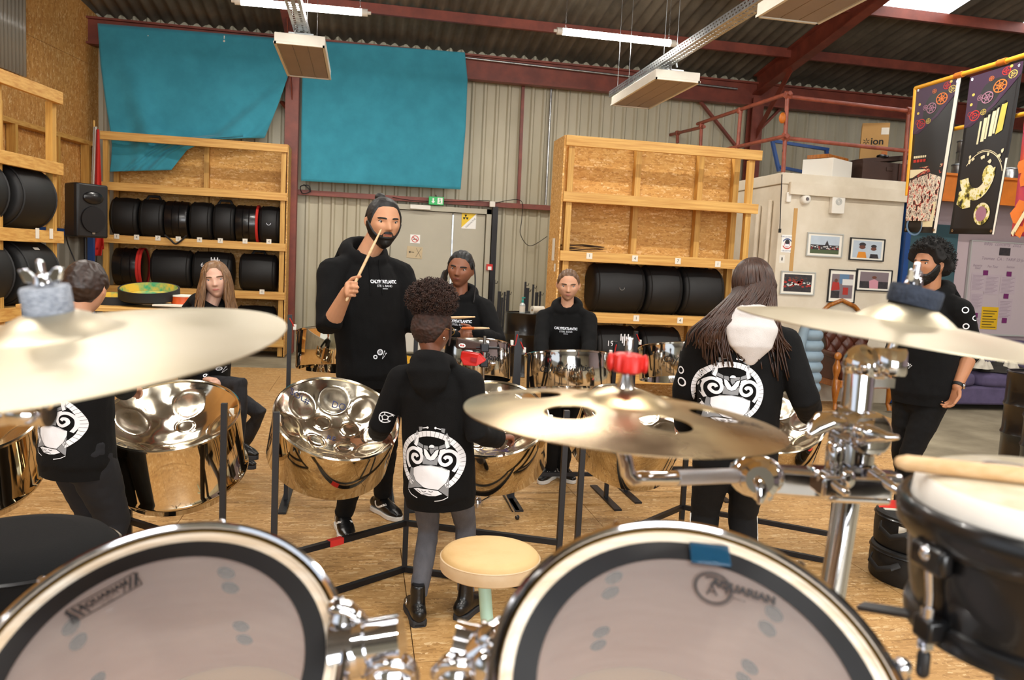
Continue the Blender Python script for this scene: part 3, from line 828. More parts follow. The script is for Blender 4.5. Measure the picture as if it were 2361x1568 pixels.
# ---------------------------------------------------------------- angled shelf at the far left
SA = V((-3.0, 8.82, 0)); SD = V((0.174, 0.985, 0)) * -1; SN = V((0.985, -0.174, 0))   # SD runs towards the photographer
def sl(t, off, z): return SA + SD * t + SN * off + Z * z
sh = thing('timber_shelf', 'angled timber shelf with two huge black cases at the left edge', 'shelf', SA)
for i, z in enumerate((3.06, 2.36, 1.68, .95, .3)):
    a = MB(); a.bar(sl(-.03, -.02, z - .06), sl(3.2, -.02, z - .06), .045, .12); a.build('top_beam' if i == 0 else 'rail', 'pine_y', sh, smooth=0, bevel=.003)
    if i:
        a = MB(); a.bar(sl(.02, -.36, z - .02), sl(3.2, -.36, z - .02), .62, .024); a.build('shelf_board', 'osb_shelf', sh, smooth=0)
for t, off in ((.03, -.09), (.9, -.09), (.03, -.62), (.9, -.62), (1.9, -.62)):
    a = MB(); a.bar(sl(t, off, 0), sl(t, off, 2.95), .07, .07, SN); a.build('upright', 'pine_z', sh, smooth=0)
a = MB(); a.bar(sl(-.03, -.7, 1.5), sl(3.2, -.7, 1.5), .02, 3.0); a.build('back_panel', 'osb_wall', sh, smooth=0)
for px, py in ((86, 538), (118, 539)):
    d = ray(px, py); tt = (SA + SN * .005).dot(SN) - CAM.dot(SN); p = CAM + d * (tt / d.dot(SN))
    a = MB(frame(p, SN, SD * -1)); a.box(-.03, -.05, 0, .03, .05, .002); a.build('label_sticker', 'paper', sh, smooth=0)
for i, (t, z, R, L, lab) in enumerate(((.40, 1.68, .30, .62, 'big black padded drum case on the angled left shelf, upper row'), (.36, .95, .31, .60, 'big black drum case with white tag on the angled left shelf, lower row'), (1.15, 1.68, .30, .6, 'black drum case cut by the left edge of the picture, upper row'), (1.1, .95, .31, .6, 'black drum case cut by the left edge of the picture, lower row'))):
    c = sl(t, -.28, z + R + .002)
    tt = case(lab, c, SD, R, L, 'soft', strap=(i == 0), group='drum cases on the angled left shelf')
    if i == 1:
        p = c + SN * .2 + Z * (R * .75) ; a = MB(frame(c + (SN * .7 + Z * .72).normalized() * (R + .016), (SN * .7 + Z * .72), SD)); a.box(-.04, -.015, 0, .04, .015, .004); a.build('name_tag', 'white_plastic', tt)

# speaker on a stand, flag, blue post
spk = at(197, 486, 10.2)
t = thing('loudspeaker', 'black two-way loudspeaker on a pole beside the left shelf', 'speaker', (spk.x, spk.y, 0))
R1 = Matrix.Rotation(rad(52), 4, 'Z')
M = Matrix.Translation(spk) @ R1
mb = MB(M)
poly = [(-.19, -.14), (.19, -.14), (.21, -.1), (.15, .17), (-.15, .17), (-.21, -.1)]
mb.prism(poly, .62, Matrix.Translation((0, 0, -.31))); mb.build('cabinet', 'black_plastic', t, bevel=.02)
mb = MB(M); mb.lathe([(.0, 0), (.13, 0), (.145, -.012), (.155, 0), (.15, .012), (.0, .012)], 28, Matrix.Translation((0, -.145, -.1)) @ Matrix.Rotation(rad(90), 4, 'X')); mb.build('woofer_grille', 'black_metal', t)
mb = MB(M); mb.sphere((0, -.145, .15), (.13, .03, .075), 18); mb.build('horn', 'black_shiny', t)
mb = MB(M); mb.box(-.018, -.151, -.27, .018, -.145, -.2); mb.build('badge', 'chrome_soft', t)
mb = MB(M); mb.tube([(0, 0, -.31), (0, 0, -spk.z + .02)], .02, 10)
for a in range(3):
    q = V((math.cos(a * 2.1), math.sin(a * 2.1), 0)); mb.tube([V((0, 0, -spk.z + .6)), q * .45 + Z * (-spk.z + .015)], .012, 8)
mb.build('tripod_stand', 'black_metal', t)
cable('cable', 'thin black cable hanging from the loudspeaker', [at(162, 520, 10.3), at(150, 520, 10.4), at(156, 560, 10.5), at(172, 600, 10.5), at(185, 640, 10.5)], .008)
fl = thing('flag', 'red, white and black flag hanging folded on a thin pole', 'flag', (at(220, 600, 11.6).x, 11.6, 0))
p0 = at(217, 283, 11.6); p1 = at(217, 640, 11.6)
part('pole', 'pine_z', fl, lambda m: m.tube([p0 + Z * .03, V((p0.x, p0.y, 0))], .012, 8))
def flagfn(xa, xb, xc, xd, y0, y1, dy):
    def fn(u, v):
        x = (xa + (xb - xa) * u) * (1 - v) + (xc + (xd - xc) * u) * v
        return at(x, y0 + (y1 - y0) * v, 11.55 + .03 * math.sin(u * 8 + v * 3) + dy)
    return fn
MAT['flag_white'] = pmat('flag_white', '#c6c2ba', .8); MAT['flag_red'] = pmat('flag_red', '#c4261d', .75); MAT['flag_black'] = pmat('flag_black', '#15151a', .8)
for nm, mt, ar in (('white_band', 'flag_white', (215, 224, 206, 222, 292, 560, 0)), ('red_band', 'flag_red', (221, 229, 214, 240, 298, 575, -.02)), ('red_corner', 'flag_red', (206, 240, 208, 234, 540, 590, -.03)), ('black_band', 'flag_black', (206, 214, 209, 216, 535, 580, -.05))):
    mb = MB(); mb.grid(flagfn(*ar), 12, 14); o = mb.build(nm, mt, fl, smooth=170); o.modifiers.new('thick', 'SOLIDIFY').thickness = .003
a = MB(); q = at(208, 500, 11.2); a.box(q.x - .04, 11.18, 0, q.x + .04, 11.26, 1.9); a.build('blue_post', 'blue_paint', label='dark blue steel post behind the loudspeaker', cat='post')

# round cases with printed lining, drum and papers on a table at the left
tb = thing('table', 'low table carrying open round cases behind the seated person', 'table', at(330, 760, 6.6).xy.to_3d())
tc = at(330, 703, 6.6)
part('table_top', 'pine_x', tb, lambda m: m.box(tc.x - .75, 6.2, tc.z - .03, tc.x + .42, 7.0, tc.z), bevel=.005)
for sx in (-.7, .36):
    for yy in (6.25, 6.95): part('leg', 'black_metal', tb, lambda m: m.box(tc.x + sx - .02, yy - .02, 0, tc.x + sx + .02, yy + .02, tc.z - .031))
pr = pmat('lining_print', '#3f9a6d', .7, col2='#d8b23a', vscale=9, ramp=(.4, .6), det=3)
for i, (px, py, r, rot, lab) in enumerate(((345, 672, .21, .12, 'open shallow black case with green and yellow printed lining, tilted on the other'), (262, 688, .2, 0, 'lower shallow black case with printed lining nearest the left cymbal'))):
    c = at(px, py, 6.5 + i * .12); t = thing('round_tray_case', lab, 'case', c, 0, 'open round cases on the table')
    M = frame(c - Z * .05, (0, -rot - .05, 1))
    mb = MB(M); mb.lathe([(0, 0), (r, 0), (r + .008, .01), (r + .008, .08), (r - .004, .08), (r - .01, .015), (0, .012)], 40); mb.build('rim_shell', 'black_case', t)
    mb = MB(M); mb.lathe([(r - .011, .016), (r - .006, .079)], 40); mb.build('printed_lining', pr, t)
    mb = MB(M); mb.lathe([(0, .015), (r - .011, .015)], 40); mb.build('lining_base', pr, t)
    if i == 1: t.location.z = t.location.z
a = MB(); c = at(424, 690, 6.45); a.lathe([(0, 0), (.09, 0), (.09, .06), (0, .06)], 28, Matrix.Translation(c - Z * .04)); d = thing('small_drum', 'small orange hand drum on the table near the seated person', 'drum', c - Z * .04)
pmat('drum_orange', '#c8501c', .4)
a.build('shell', 'drum_orange', d)
a = MB(); a.lathe([(0, 0), (.092, 0), (.092, .012), (0, .014)], 28, Matrix.Translation(c + Z * .021)); a.build('skin', 'paper', d)
a = MB(); a.cbox(at(408, 702, 6.35) - Z * .006, (.3, .2, .012)); a.build('paper_stack', 'paper', label='stack of white papers on the table near the orange hand drum', cat='papers')

# translucent corrugated sheet leaning high on the left wall
pmat('polycarbonate', '#9a9486', .18, alpha=.72, spec=.8)
def onlw(px, py, off=.12):
    d = ray(px, py); p0 = LW0 + LWN * off; return CAM + d * ((p0 - CAM).dot(LWN) / d.dot(LWN))
A, B, D = onlw(62, 5), onlw(68, 180), onlw(-60, 150)
t0 = (A - LW0).dot(LWD); t1 = t0 + 1.3; z1, z0 = 5.0, B.z
mb = MB(); mb.grid(lambda u, v: lw(t0 + (t1 - t0) * u, .10 + .018 * math.sin(u * (t1 - t0) / .076 * 2 * math.pi), z0 + (z1 - z0) * v), 170, 2)
o = mb.build('corrugated_sheet', 'polycarbonate', smooth=170, label='translucent corrugated plastic sheet high on the left board wall', cat='sheet'); o.modifiers.new('thick', 'SOLIDIFY').thickness = .003
# ================================================================ WHITE STORE ROOM, MEZZANINE, RIGHT SIDE
BY = 9.3
m = MB(); m.box(5.12, BY, -.02, 6.86, 13.2, 2.74); m.box(5.10, BY - .02, 2.74, 6.9, 13.2, 2.88)
struct('wall_store', m, 'white_paint', smooth=0, bevel=.01)
m = MB(); m.box(5.2, BY - .08, at(1826, 449, BY).z, 6.86, BY - .005, at(1826, 421, BY).z); m.tube([(5.09, 9.5, 2.55), (5.09, 9.5, .4)], .025, 8); m.tube([(5.09, 9.8, 2.5), (5.09, 9.8, .4)], .03, 8)
struct('trim_40', m, 'white_paint', smooth=30)
m = MB(); m.box(5.31, BY - .006, 1.6, 5.36, BY, 2.45); struct('trim_41', m, 'card_brown', smooth=0)
m = MB(); m.box(6.88, BY - .06, 0, 6.95, BY + .1, 2.75); struct('trim_42', m, 'blue_paint', smooth=0)
m = MB(); m.box(6.95, 9.75, -.02, 14.4, 9.9, 2.75); struct('wall_right_inner', m, 'lilac_paint', smooth=0)['kind'] = 'structure'
pmat('teal_dark', '#33525a', .6, var=.06)
dr = bpy.data.objects.new('door_2', None); COL.objects.link(dr); dr['kind'] = 'structure'; dr.location = (7.3, 9.7, 0)
part('leaf', 'teal_dark', dr, lambda m: m.box(7.0, 9.69, 0, at(2207, 560, 9.7).x, 9.745, 2.4), smooth=0)
# mezzanine deck and its orange edge beam
m = MB(); m.box(6.95, 9.16, 2.80, 14.3, 13.0, 2.86); struct('trim_43', m, 'dark_brown', smooth=0)
zo1, zo0 = at(2260, 405, 9.1).z, at(2260, 470, 9.1).z
m = MB(); m.box(6.95, 9.06, zo0, 14.3, 9.15, zo0 + .03); m.box(6.95, 9.10, zo0, 14.3, 9.115, zo1); m.box(6.95, 9.06, zo1 - .03, 14.3, 9.15, zo1); struct('trim_44', m, 'orange_paint', smooth=0)
# steel railing of scaffold tubes over the store room
rg = thing('guard_rail', 'rust-red tube railing on the roof of the white store room', 'railing', (5.2, 9.45, 2.88))
XR = at(1815, 215, 9.42).x; YR = 9.42
P = lambda px, py: at(px, py, YR); Q = lambda px, py: atx(px, py, XR)
for nm, a, b in (('corner_post', P(1816, 212), V((P(1806, 395).x, YR, 2.88))), ('top_tube', P(1812, 222), P(2108, 258)), ('middle_tube', P(1808, 318), P(2108, 350)),
                 ('top_tube', Q(1822, 214), Q(1608, 286)), ('middle_tube', Q(1815, 313), Q(1640, 352)), ('post', Q(1708, 252), Q(1700, 350)), ('end_tube', Q(1624, 292), Q(1545, 311)), ('post', Q(1617, 293), Q(1615, 345)), ('post', Q(1562, 306), Q(1562, 330)), ('post', P(2096, 250), P(2082, 420))):
    mb = MB(); mb.tube([a, b], .026, 10); mb.build(nm, 'red_tube', rg)
for px, py in ((1817, 219), (1811, 316), (2098, 256)):
    mb = MB(); c = P(px, py); mb.cbox(c, (.085, .085, .085), Matrix.Rotation(.5, 3, 'X')); mb.build('clamp', 'red_tube', rg, bevel=.012)
for px, py in ((1706, 255), (1617, 290), (1562, 307)):
    mb = MB(); mb.cbox(Q(px, py), (.07, .07, .08)); mb.build('clamp', 'red_tube', rg, bevel=.012)
h = thing('ratchet_strap', 'orange ratchet strap knotted on the corner post of the railing', 'strap', P(1806, 275))
mb = MB(); mb.sphere(P(1804, 272), (.045, .04, .07), 12); mb.build('knot', 'orange_paint', h)
mb = MB(); mb.tube([P(1800, 262), P(1812, 255), P(1815, 275), P(1812, 310), P(1804, 350)], .006, 6); mb.build('tail', 'black_metal', h)
cable('cable', 'thin black cord hanging with a plug on the white store room corner', [at(1803, 402, 9.22), at(1801, 450, 9.22), at(1799, 500, 9.22), at(1798, 528, 9.22)], .007)
mb = MB(); mb.cbox(at(1798, 532, 9.22), (.025, .025, .05)); mb.build('cord_plug', 'black_plastic', label='small black plug at the end of the hanging cord', cat='plug')
# blue rack behind the railing
br = thing('blue_rack', 'blue steel rack legs on the store room roof behind the railing', 'rack', at(1795, 390, 10.6).xy.to_3d() + Z * 2.88)
for a, b in (((1780, 322), (1796, 395)), ((1905, 345), (1910, 388)), ((1780, 325), (1910, 345)), ((1796, 385), (1860, 398))):
    mb = MB(); mb.bar(at(*a, 10.6), at(*b, 10.6), .05, .04); mb.build('rack_bar', 'blue_paint', br, smooth=0)
# things stored on the roof of the store room
def rbox(name, c, w, d, h, rz, mat, parent, **k):
    mb = MB(Matrix.Translation(c) @ Matrix.Rotation(rz, 4, 'Z')); mb.box(-w / 2, -d / 2, 0, w / 2, d / 2, h)
    return mb.build(name, mat, parent, smooth=0, bevel=.004, **k)
c = at(2008, 408, 10.0); c.z = 2.88
bx = thing('cardboard_box', 'tall brown cardboard box printed ION behind the red railing', 'box', c)
RZ = rad(58); W_, D_, H_ = .36, .34, .60
H_ = at(2010, 288, 10.0).z - 2.88
rbox('carton', c, W_, D_, H_, RZ, 'card_brown', bx)
Mb = Matrix.Translation(c) @ Matrix.Rotation(RZ, 4, 'Z')
Ml = Mb @ Matrix.Translation((-W_ / 2 - .003, 0, 0)) @ Matrix.Rotation(rad(-90), 4, 'Z') @ Matrix.Rotation(rad(90), 4, 'X')
Mf = Mb @ Matrix.Translation((0, -D_ / 2 - .003, 0)) @ Matrix.Rotation(rad(90), 4, 'X')
text('ion', .13, Mf @ Matrix.Translation((.03, H_ * .60, 0)) if 0 else Ml @ Matrix.Translation((.03, H_ * .70, 0)), 'ink_black', bx, bold=.003)
decal(Ml @ Matrix.Translation((-.105, H_ * .7, 0)), 0, 'ink_black', bx, 'star_mark', [[(math.cos(a) * .012 - math.sin(a) * .005, math.sin(a) * .012 + math.cos(a) * .005), (math.cos(a) * .012 + math.sin(a) * .005, math.sin(a) * .012 - math.cos(a) * .005), (math.cos(a) * .045 + math.sin(a) * .004, math.sin(a) * .045 - math.cos(a) * .004), (math.cos(a) * .045 - math.sin(a) * .004, math.sin(a) * .045 + math.cos(a) * .004)] for a in [i * math.pi / 3 + .5 for i in range(6)]])
text('DINO', .04, Ml @ Matrix.Translation((-.13, H_ * .36, 0)), 'ink_black', bx, align='LEFT')
text('MADE IN CHINA', .04, Ml @ Matrix.Translation((-.13, H_ * .27, 0)), 'ink_black', bx, align='LEFT')
decal(Mf, 0, 'ink_black', bx, 'dark_band', [rect(-.15, H_ * .68, .16, H_ * .78)])
decal(Mf, .0005, 'card_brown', bx, 'band_words', [rect(-.13 + i * .035, H_ * .71, -.108 + i * .035, H_ * .74) for i in (0, 1, 2, 5, 6)])
decal(Mf, 0, 'ink_black', bx, 'small_print', [rect(-.12, H_ * (.62 - .05 * i), -.12 + .05 + .05 * (i % 3), H_ * (.64 - .05 * i)) for i in range(6)])
decal(Ml @ Matrix.Translation((.12, H_ * .86, .001)), 0, 'paper', bx, 'white_sticker', [rect(-.05, -.04, .045, .05)])
decal(Ml @ Matrix.Translation((.13, H_ * .5, .001)), 0, 'orange_paint', bx, 'orange_sticker', [rect(-.035, -.03, .035, .035)])
c = at(1905, 412, 9.65); c.z = 2.88
wb = thing('white_cabinet', 'small white cabinet lying on the store room roof with brown board on top', 'cabinet', c)
rbox('carcass', c, .5, .42, .24, rad(30), 'white_plastic', wb)
rbox('brown_top', c + Z * .242, .52, .30, .05, rad(30), 'varnish_wood', wb)
c = at(2020, 420, 9.75); c.z = 2.88
sc = thing('suitcase', 'dark brown old trunk with raised lid beside the ION box', 'trunk', c)
rbox('body', c, .72, .36, .27, rad(3), 'dark_brown', sc)
mb = MB(Matrix.Translation(c + Z * .275) @ Matrix.Rotation(rad(3), 4, 'Z') @ Matrix.Rotation(rad(-8), 4, 'Y')); mb.box(-.36, -.17, .01, .36, .18, .07); mb.build('lid', 'dark_brown', sc, bevel=.004)
for sx in (-.1, .2): rbox('strap', c + V((sx, -.182, .0)), .02, .006, .27, rad(3), 'leather', sc)
rbox('clasp', c + V((.05, -.185, .16)), .09, .01, .05, rad(3), 'dark_brown', sc)
mb = MB(); mb.sphere(at(2035, 361, 9.6), (.09, .05, .03), 12); mb.build('black_bag', 'black_shiny', label='shiny black bag lying on the brown trunk', cat='bag')

# ---------------------------------------------------------------- framed photographs on the store room wall
def photo(label, x0, y0, x1, y1, fm, inner, bg, shapes):
    c = at((x0 + x1) / 2, (y0 + y1) / 2, BY - .015); a = at(x0, y0, BY - .015); b = at(x1, y1, BY - .015)
    w = abs(b.x - a.x) * .96; hh = abs(a.z - b.z) * .92
    M = frame(c, (0, -1, 0), (1, 0, 0))
    t = thing('framed_photo', label, 'picture', c, 0, 'framed photographs on the store room wall')
    e = .014
    mb = MB(M); mb.box(-w / 2, -hh / 2, -.012, w / 2, -hh / 2 + e, .012); mb.box(-w / 2, hh / 2 - e, -.012, w / 2, hh / 2, .012); mb.box(-w / 2, -hh / 2 + e, -.012, -w / 2 + e, hh / 2 - e, .012); mb.box(w / 2 - e, -hh / 2 + e, -.012, w / 2, hh / 2 - e, .012)
    mb.build('frame', fm, t, smooth=0)
    mb = MB(M); mb.box(-w / 2 + .01, -hh / 2 + .01, -.01, w / 2 - .01, hh / 2 - .01, .002); mb.build('mat_board', 'mat_board', t, smooth=0)
    iw, ih = w * inner, hh * inner * .93
    mb = MB(M); mb.add([(-iw / 2, -ih / 2, .004), (iw / 2, -ih / 2, .004), (iw / 2, ih / 2, .004), (-iw / 2, ih / 2, .004)], [(0, 1, 2, 3)]); pr = mb.build('print', bg, t, smooth=0, recalc=False)
    for i, (mt, polys) in enumerate(shapes):
        decal(M, .0045 + .0004 * i, mt, pr, 'print_shape', [[(x * iw / 2, y * ih / 2) for x, y in p] for p in polys])
pmat('ph_sky', '#b9c6d2', .4, var=.05); pmat('ph_grass', '#4c5a3c', .5); pmat('ph_dark', '#24252b', .5, col2='#3a3436', vscale=30); pmat('ph_red', '#a83028', .5); pmat('ph_skin', '#6b4030', .5); pmat('ph_orange', '#d88a2a', .5); pmat('ph_grey', '#7c6f74', .5); pmat('ph_pink', '#c98f9c', .5); pmat('ph_white', '#d8d8d4', .5); pmat('ph_blue', '#5f7f9f', .5); pmat('ph_brown', '#7a2e22', .5)
rnd = random.Random(3)
crowd = lambda n, y0, y1, s: [discp(rnd.uniform(-.95, .95), rnd.uniform(y0, y1), s * rnd.uniform(.7, 1.2), 7)[0] for _ in range(n)]
photo('steel-framed photo of a crowd on a lawn, top left of the five photos', 1861, 533, 1942, 597, 'frame_steel', .8, 'ph_sky', [('ph_grass', [rect(-1, -1, 1, -.55)]), ('ph_dark', [rect(-1, -.55, 1, .0), [(.0, .0), (.14, .55), (.28, 0)]]), ('ph_white', crowd(22, -.5, -.1, .06)), ('ph_red', crowd(10, -.5, -.2, .06))])
photo('black-framed photo of two smiling people, top right of the five photos', 1960, 545, 2038, 606, 'frame_black', .82, 'ph_sky', [('ph_orange', [[(-.7, -1), (-.6, -.3), (-.1, -.3), (0, -1)]]), ('ph_dark', [[(.2, -1), (.25, -.5), (.75, -.5), (.85, -1)], discp(-.35, .55, .24)[0], discp(.45, .4, .2)[0]]), ('ph_skin', [discp(-.35, .25, .22)[0], discp(.45, .1, .2)[0]])])
photo('steel-framed photo of a red marching band, bottom left of the five photos', 1800, 622, 1878, 684, 'frame_steel', .8, 'ph_dark', [('ph_red', crowd(26, -.5, .5, .12)), ('ph_white', crowd(12, -.3, .1, .09)), ('ph_skin', crowd(12, .2, .7, .07))])
photo('tall black-framed photo of a drummer in red, between the bottom photos', 1912, 617, 1970, 703, 'frame_black', .78, 'ph_grey', [('ph_blue', [rect(-.3, .2, .6, 1)]), ('ph_white', [rect(.0, .1, 1, .6)]), ('ph_red', [[(-1, -.4), (-.9, .35), (-.3, .3), (-.2, -.3)], rect(.1, -.7, .6, -.1)]), ('ph_dark', [rect(-1, -1, -.2, -.4)]), ('ph_skin', [discp(-.6, .45, .16)[0]])])
photo('black-framed photo of a person in pink, bottom right of the five photos', 1975, 617, 2055, 676, 'frame_black', .8, 'ph_grey', [('ph_dark', [rect(-1, -.6, 1, -.15), rect(-1, -1, 1, -.6)]), ('ph_pink', [[(-.3, -1), (-.35, -.1), (0, .15), (.3, -.1), (.3, -1)]]), ('ph_skin', [discp(0, .35, .17)[0]])])
o, M = sign('mask_notice', 'small round blue and red mask notice beside the light switch', 'notice', 1815, 562, .16, .22, BY - .004, 'white_sign', thick=.003)
decal(M, .001, 'blue_paint', o, 'notice_ring', ringp(0, 0, .055, .068, a0=.5, a1=2.7)); decal(M, .001, 'red_sign', o, 'notice_arc', ringp(0, 0, .055, .068, a0=3.6, a1=5.8))
decal(M, .0015, 'ph_pink', o, 'face', discp(0, -.005, .04)); decal(M, .002, 'ph_dark', o, 'hair', discp(0, .022, .032)); decal(M, .0022, 'white_print', o, 'mask', [rect(-.03, -.035, .03, -.005)])
text('PORT DU MASQUE', .022, M @ Matrix.Translation((0, .085, .001)), 'blue_paint', o); text('OBLIGATOIRE', .022, M @ Matrix.Translation((0, -.09, .001)), 'blue_paint', o)
o, M = sign('light_switch', 'small white light switch on the store room corner', 'switch', 1803, 597, .075, .1, BY - .002, 'white_plastic', thick=.02)
decal(M, .001, 'ink_black', o, 'rocker', [rect(-.008, -.02, .008, .02)])
s = thing('alarm_siren', 'round white alarm siren high on the store room wall', 'siren', at(1854, 460, BY - .05))
M = frame(at(1854, 460, BY), (0, -1, 0)); mb = MB(M); mb.lathe([(0, .08), (.03, .078), (.05, .07), (.062, .055), (.065, 0), (0, 0)], 24); mb.build('body', 'white_plastic', s)
mb = MB(M); mb.lathe([(0, .085), (.02, .085), (.024, .079)], 20); mb.build('grille', 'chrome_soft', s)
s = thing('alarm_box', 'square white alarm box with round speaker grille on the store room', 'alarm', at(1930, 473, BY - .05))
mb = MB(); p = at(1930, 473, BY - .04); mb.box(p.x - .09, BY - .075, p.z - .11, p.x + .09, BY - .002, p.z + .11); mb.build('body', 'white_plastic', s, bevel=.01)
mb = MB(frame((p.x, BY - .076, p.z + .04), (0, -1, 0)))
for rr in (.015, .028, .041): mb.lathe([(rr - .003, 0), (rr - .003, .003), (rr + .003, .003), (rr + .003, 0)], 20)
mb.build('grille', 'frame_steel', s)
mb = MB(); p = at(1818, 455, BY - .02); mb.cbox(p, (.06, .04, .12)); mb.build('socket_box', 'white_plastic', label='narrow white socket box under the trunking at the corner', cat='box', bevel=.006)

# ---------------------------------------------------------------- banners on the yellow balustrade
BX = 5.6
bal = thing('yellow_balustrade', 'yellow tube balustrade along the mezzanine edge carrying the banners', 'railing', (BX, 7.2, 2.86))
a, b = atx(2112, 197, BX), atx(2361, 136, BX); a.z = b.z = (a.z + b.z) / 2; bd = (b - a).normalized()
mb = MB(); mb.tube([a, a + bd * 2.4], .022, 10); mb.build('top_tube', 'yellow_paint', bal)
mb = MB(); mb.tube([a, V((a.x + .02, a.y, 2.50))], .022, 10); mb.build('post', 'yellow_paint', bal)
e = a + bd * 2.4; mb = MB(); mb.tube([e, V((e.x, e.y, 0))], .022, 10); mb.build('post', 'yellow_paint', bal)
mb = MB(); mb.tube([a - Z * .5 + V((.04, 0, 0)), a - Z * .5 + bd * 2.4 + V((.04, 0, 0))], .02, 10); mb.build('middle_tube', 'yellow_paint', bal)
for tt in (.62, 1.15): 
    mb = MB(); q = a + bd * tt; mb.tube([q - bd * .05, q + bd * .05], .03, 10); mb.build('joint', 'orange_paint', bal)
pmat('ban_black', '#141316', .45, var=.1); pmat('ban_purple', '#3a1c3c', .5); pmat('ban_cream', '#e8dfb8', .5); pmat('ban_yellow', '#d2c054', .5, var=.1); pmat('ban_red', '#c22a20', .5, var=.1); pmat('ban_orange', '#e0782c', .5); pmat('ban_mauve', '#a8788f', .5); pmat('ban_gold', '#d8c25a', .5); pmat('ban_hot', '#c84a34', .5, col2='#b03060', vscale=3)
def banner(label, tl, tr, br_, bl, bg):
    A, B, Cc, D = (atx(*tl, BX), atx(*tr, BX), atx(*br_, BX), atx(*bl, BX))
    t = thing('banner', label, 'banner', (BX, (A.y + B.y) / 2, min(Cc.z, D.z)), 0, 'banners on the mezzanine edge')
    def P(u, v, off=0.0):     # u 0..1 left to right, v 0..1 bottom to top
        p = D.lerp(Cc, u).lerp(A.lerp(B, u), v)
        p.x += -off + .02 * math.sin(u * 5 + v * 2) * (1 - v)
        return p
    mb = MB(); mb.grid(lambda u, v: P(u, v), 14, 24); o = mb.build('cloth', bg, t, smooth=170); o.modifiers.new('thick', 'SOLIDIFY').thickness = .003
    def pr(name, mat, polys, lay=1):
        mb = MB()
        for p in polys:
            mb.add([P(x, y, .004 + .0012 * lay) for x, y in p], [tuple(range(len(p)))])
        return mb.build(name, mat, o, smooth=0, recalc=False)
    for u in (.06, .94):
        for v in (.02, .98):
            q = P(u, v, .006); mb = MB(); mb.lathe([(.006, 0), (.013, 0), (.013, .004), (.006, .004)], 12, frame(q, (-1, 0, 0))); mb.build('eyelet', 'chrome_soft', t)
    return t, pr
def wheels(pr, asp):
    pr('purple_corner', 'ban_purple', [[(0, 1), (1, 1), (1, .93), (.6, .78), (.15, .68), (0, .68)]], 1)
    for cx, cy, r, mt, sp in ((.2, .745, .11, 'ban_red', 3), (.42, .84, .12, 'ban_mauve', 6), (.64, .89, .13, 'ban_orange', 7), (.85, .94, .08, 'ban_gold', 3), (.38, .755, .06, 'ban_gold', 4), (.27, .85, .06, 'ban_mauve', 5), (.45, .95, .05, 'ban_orange', 4), (.1, .76, .05, 'ban_red', 0), (.72, .97, .08, 'ban_red', 4)):
        polys = ringp(cx, cy, r * .84, r, 22, ey=asp) + ([] if sp == 0 else ringp(cx, cy, r * .4, r * .5, 14, ey=asp))
        for k in range(sp):
            an = 2 * math.pi * k / sp; c_, s_ = math.cos(an), math.sin(an); w = r * .06
            polys.append([(cx - s_ * w, cy + c_ * w * asp), (cx + s_ * w, cy - c_ * w * asp), (cx + s_ * w + c_ * r * .86, cy - c_ * w * asp + s_ * r * .86 * asp), (cx - s_ * w + c_ * r * .86, cy + c_ * w * asp + s_ * r * .86 * asp)])
        pr('wheel_print', mt, polys, 2)
    pr('dots', 'ban_gold', [p for c in ((.12, .88), (.1, .82), (.8, .99)) for p in discp(*c, .03, 10, asp)], 2)
rnd = random.Random(11)
t, pr = banner('left black banner with coloured wheels over a photo of a street parade', (2114, 203), (2217, 179), (2163, 538), (2084, 535), 'ban_black'); wheels(pr, .3)
pr('white_hem', 'mat_board', [rect(.92, 0, 1.0, 1)], 1); pr('text_line', 'ban_cream', [rect(.08 + i * .06, .512, .125 + i * .06, .527) for i in range(6)], 2); pr('red_line', 'ban_red', [rect(.08 + i * .09, .483, .15 + i * .09, .502) for i in range(4)], 2)
def print_mat(name, cols, scale, stretch=(1, 1, 1), det=6.0):
    """mottled photographic print: noise through a ramp of the picture's colours"""
    m = pmat(name, cols[0][1], .5, var=.01, vscale=scale, stretch=stretch, det=det)
    rp = [n for n in m.node_tree.nodes if n.type == 'VALTORGB'][0].color_ramp
    while len(rp.elements) < len(cols): rp.elements.new(.5)
    for i, (p_, c_) in enumerate(cols): rp.elements[i].position = p_; rp.elements[i].color = C(c_)
    rp.interpolation = 'CONSTANT'; return m
print_mat('ban_crowd', [(0, '#17120f'), (.42, '#c9402f'), (.455, '#e6dcc8'), (.53, '#2a1a16'), (.56, '#e8e0d0'), (.60, '#8a4a38'), (.64, '#1a1512')], 17, (1, 1, .7))
print_mat('ban_glow', [(0, '#171512'), (.38, '#6d6524'), (.44, '#d8cc6a'), (.5, '#f2ecc8'), (.60, '#d6c85a'), (.66, '#26220f')], 11)
print_mat('ban_flags', [(0, '#141012'), (.52, '#b03a2c'), (.58, '#d8c49a'), (.61, '#15110f')], 14, (1, .6, 1.5))
blob = lambda x0, y0, x1, y1, n, s: [[(x + s * rnd.uniform(.6, 1.3) * math.cos(a), y + s * .35 * rnd.uniform(.6, 1.5) * math.sin(a)) for a in (0, 1.05, 2.1, 3.14, 4.2, 5.25)] for x, y in [(rnd.uniform(x0, x1), rnd.uniform(y0, y1)) for _ in range(n)]]
pr('parade_flags', 'ban_flags', [[(.02, .44), (.9, .46), (.9, .36), (.02, .37)]], 2)
pr('parade_sky', 'ban_cream', [[(.02, .375), (.36, .385), (.45, .43), (.02, .435)]], 3)
pr('parade_crowd', 'ban_crowd', [[(.02, .08), (.9, .08), (.9, .37), (.6, .4), (.3, .38), (.02, .36)]], 2)
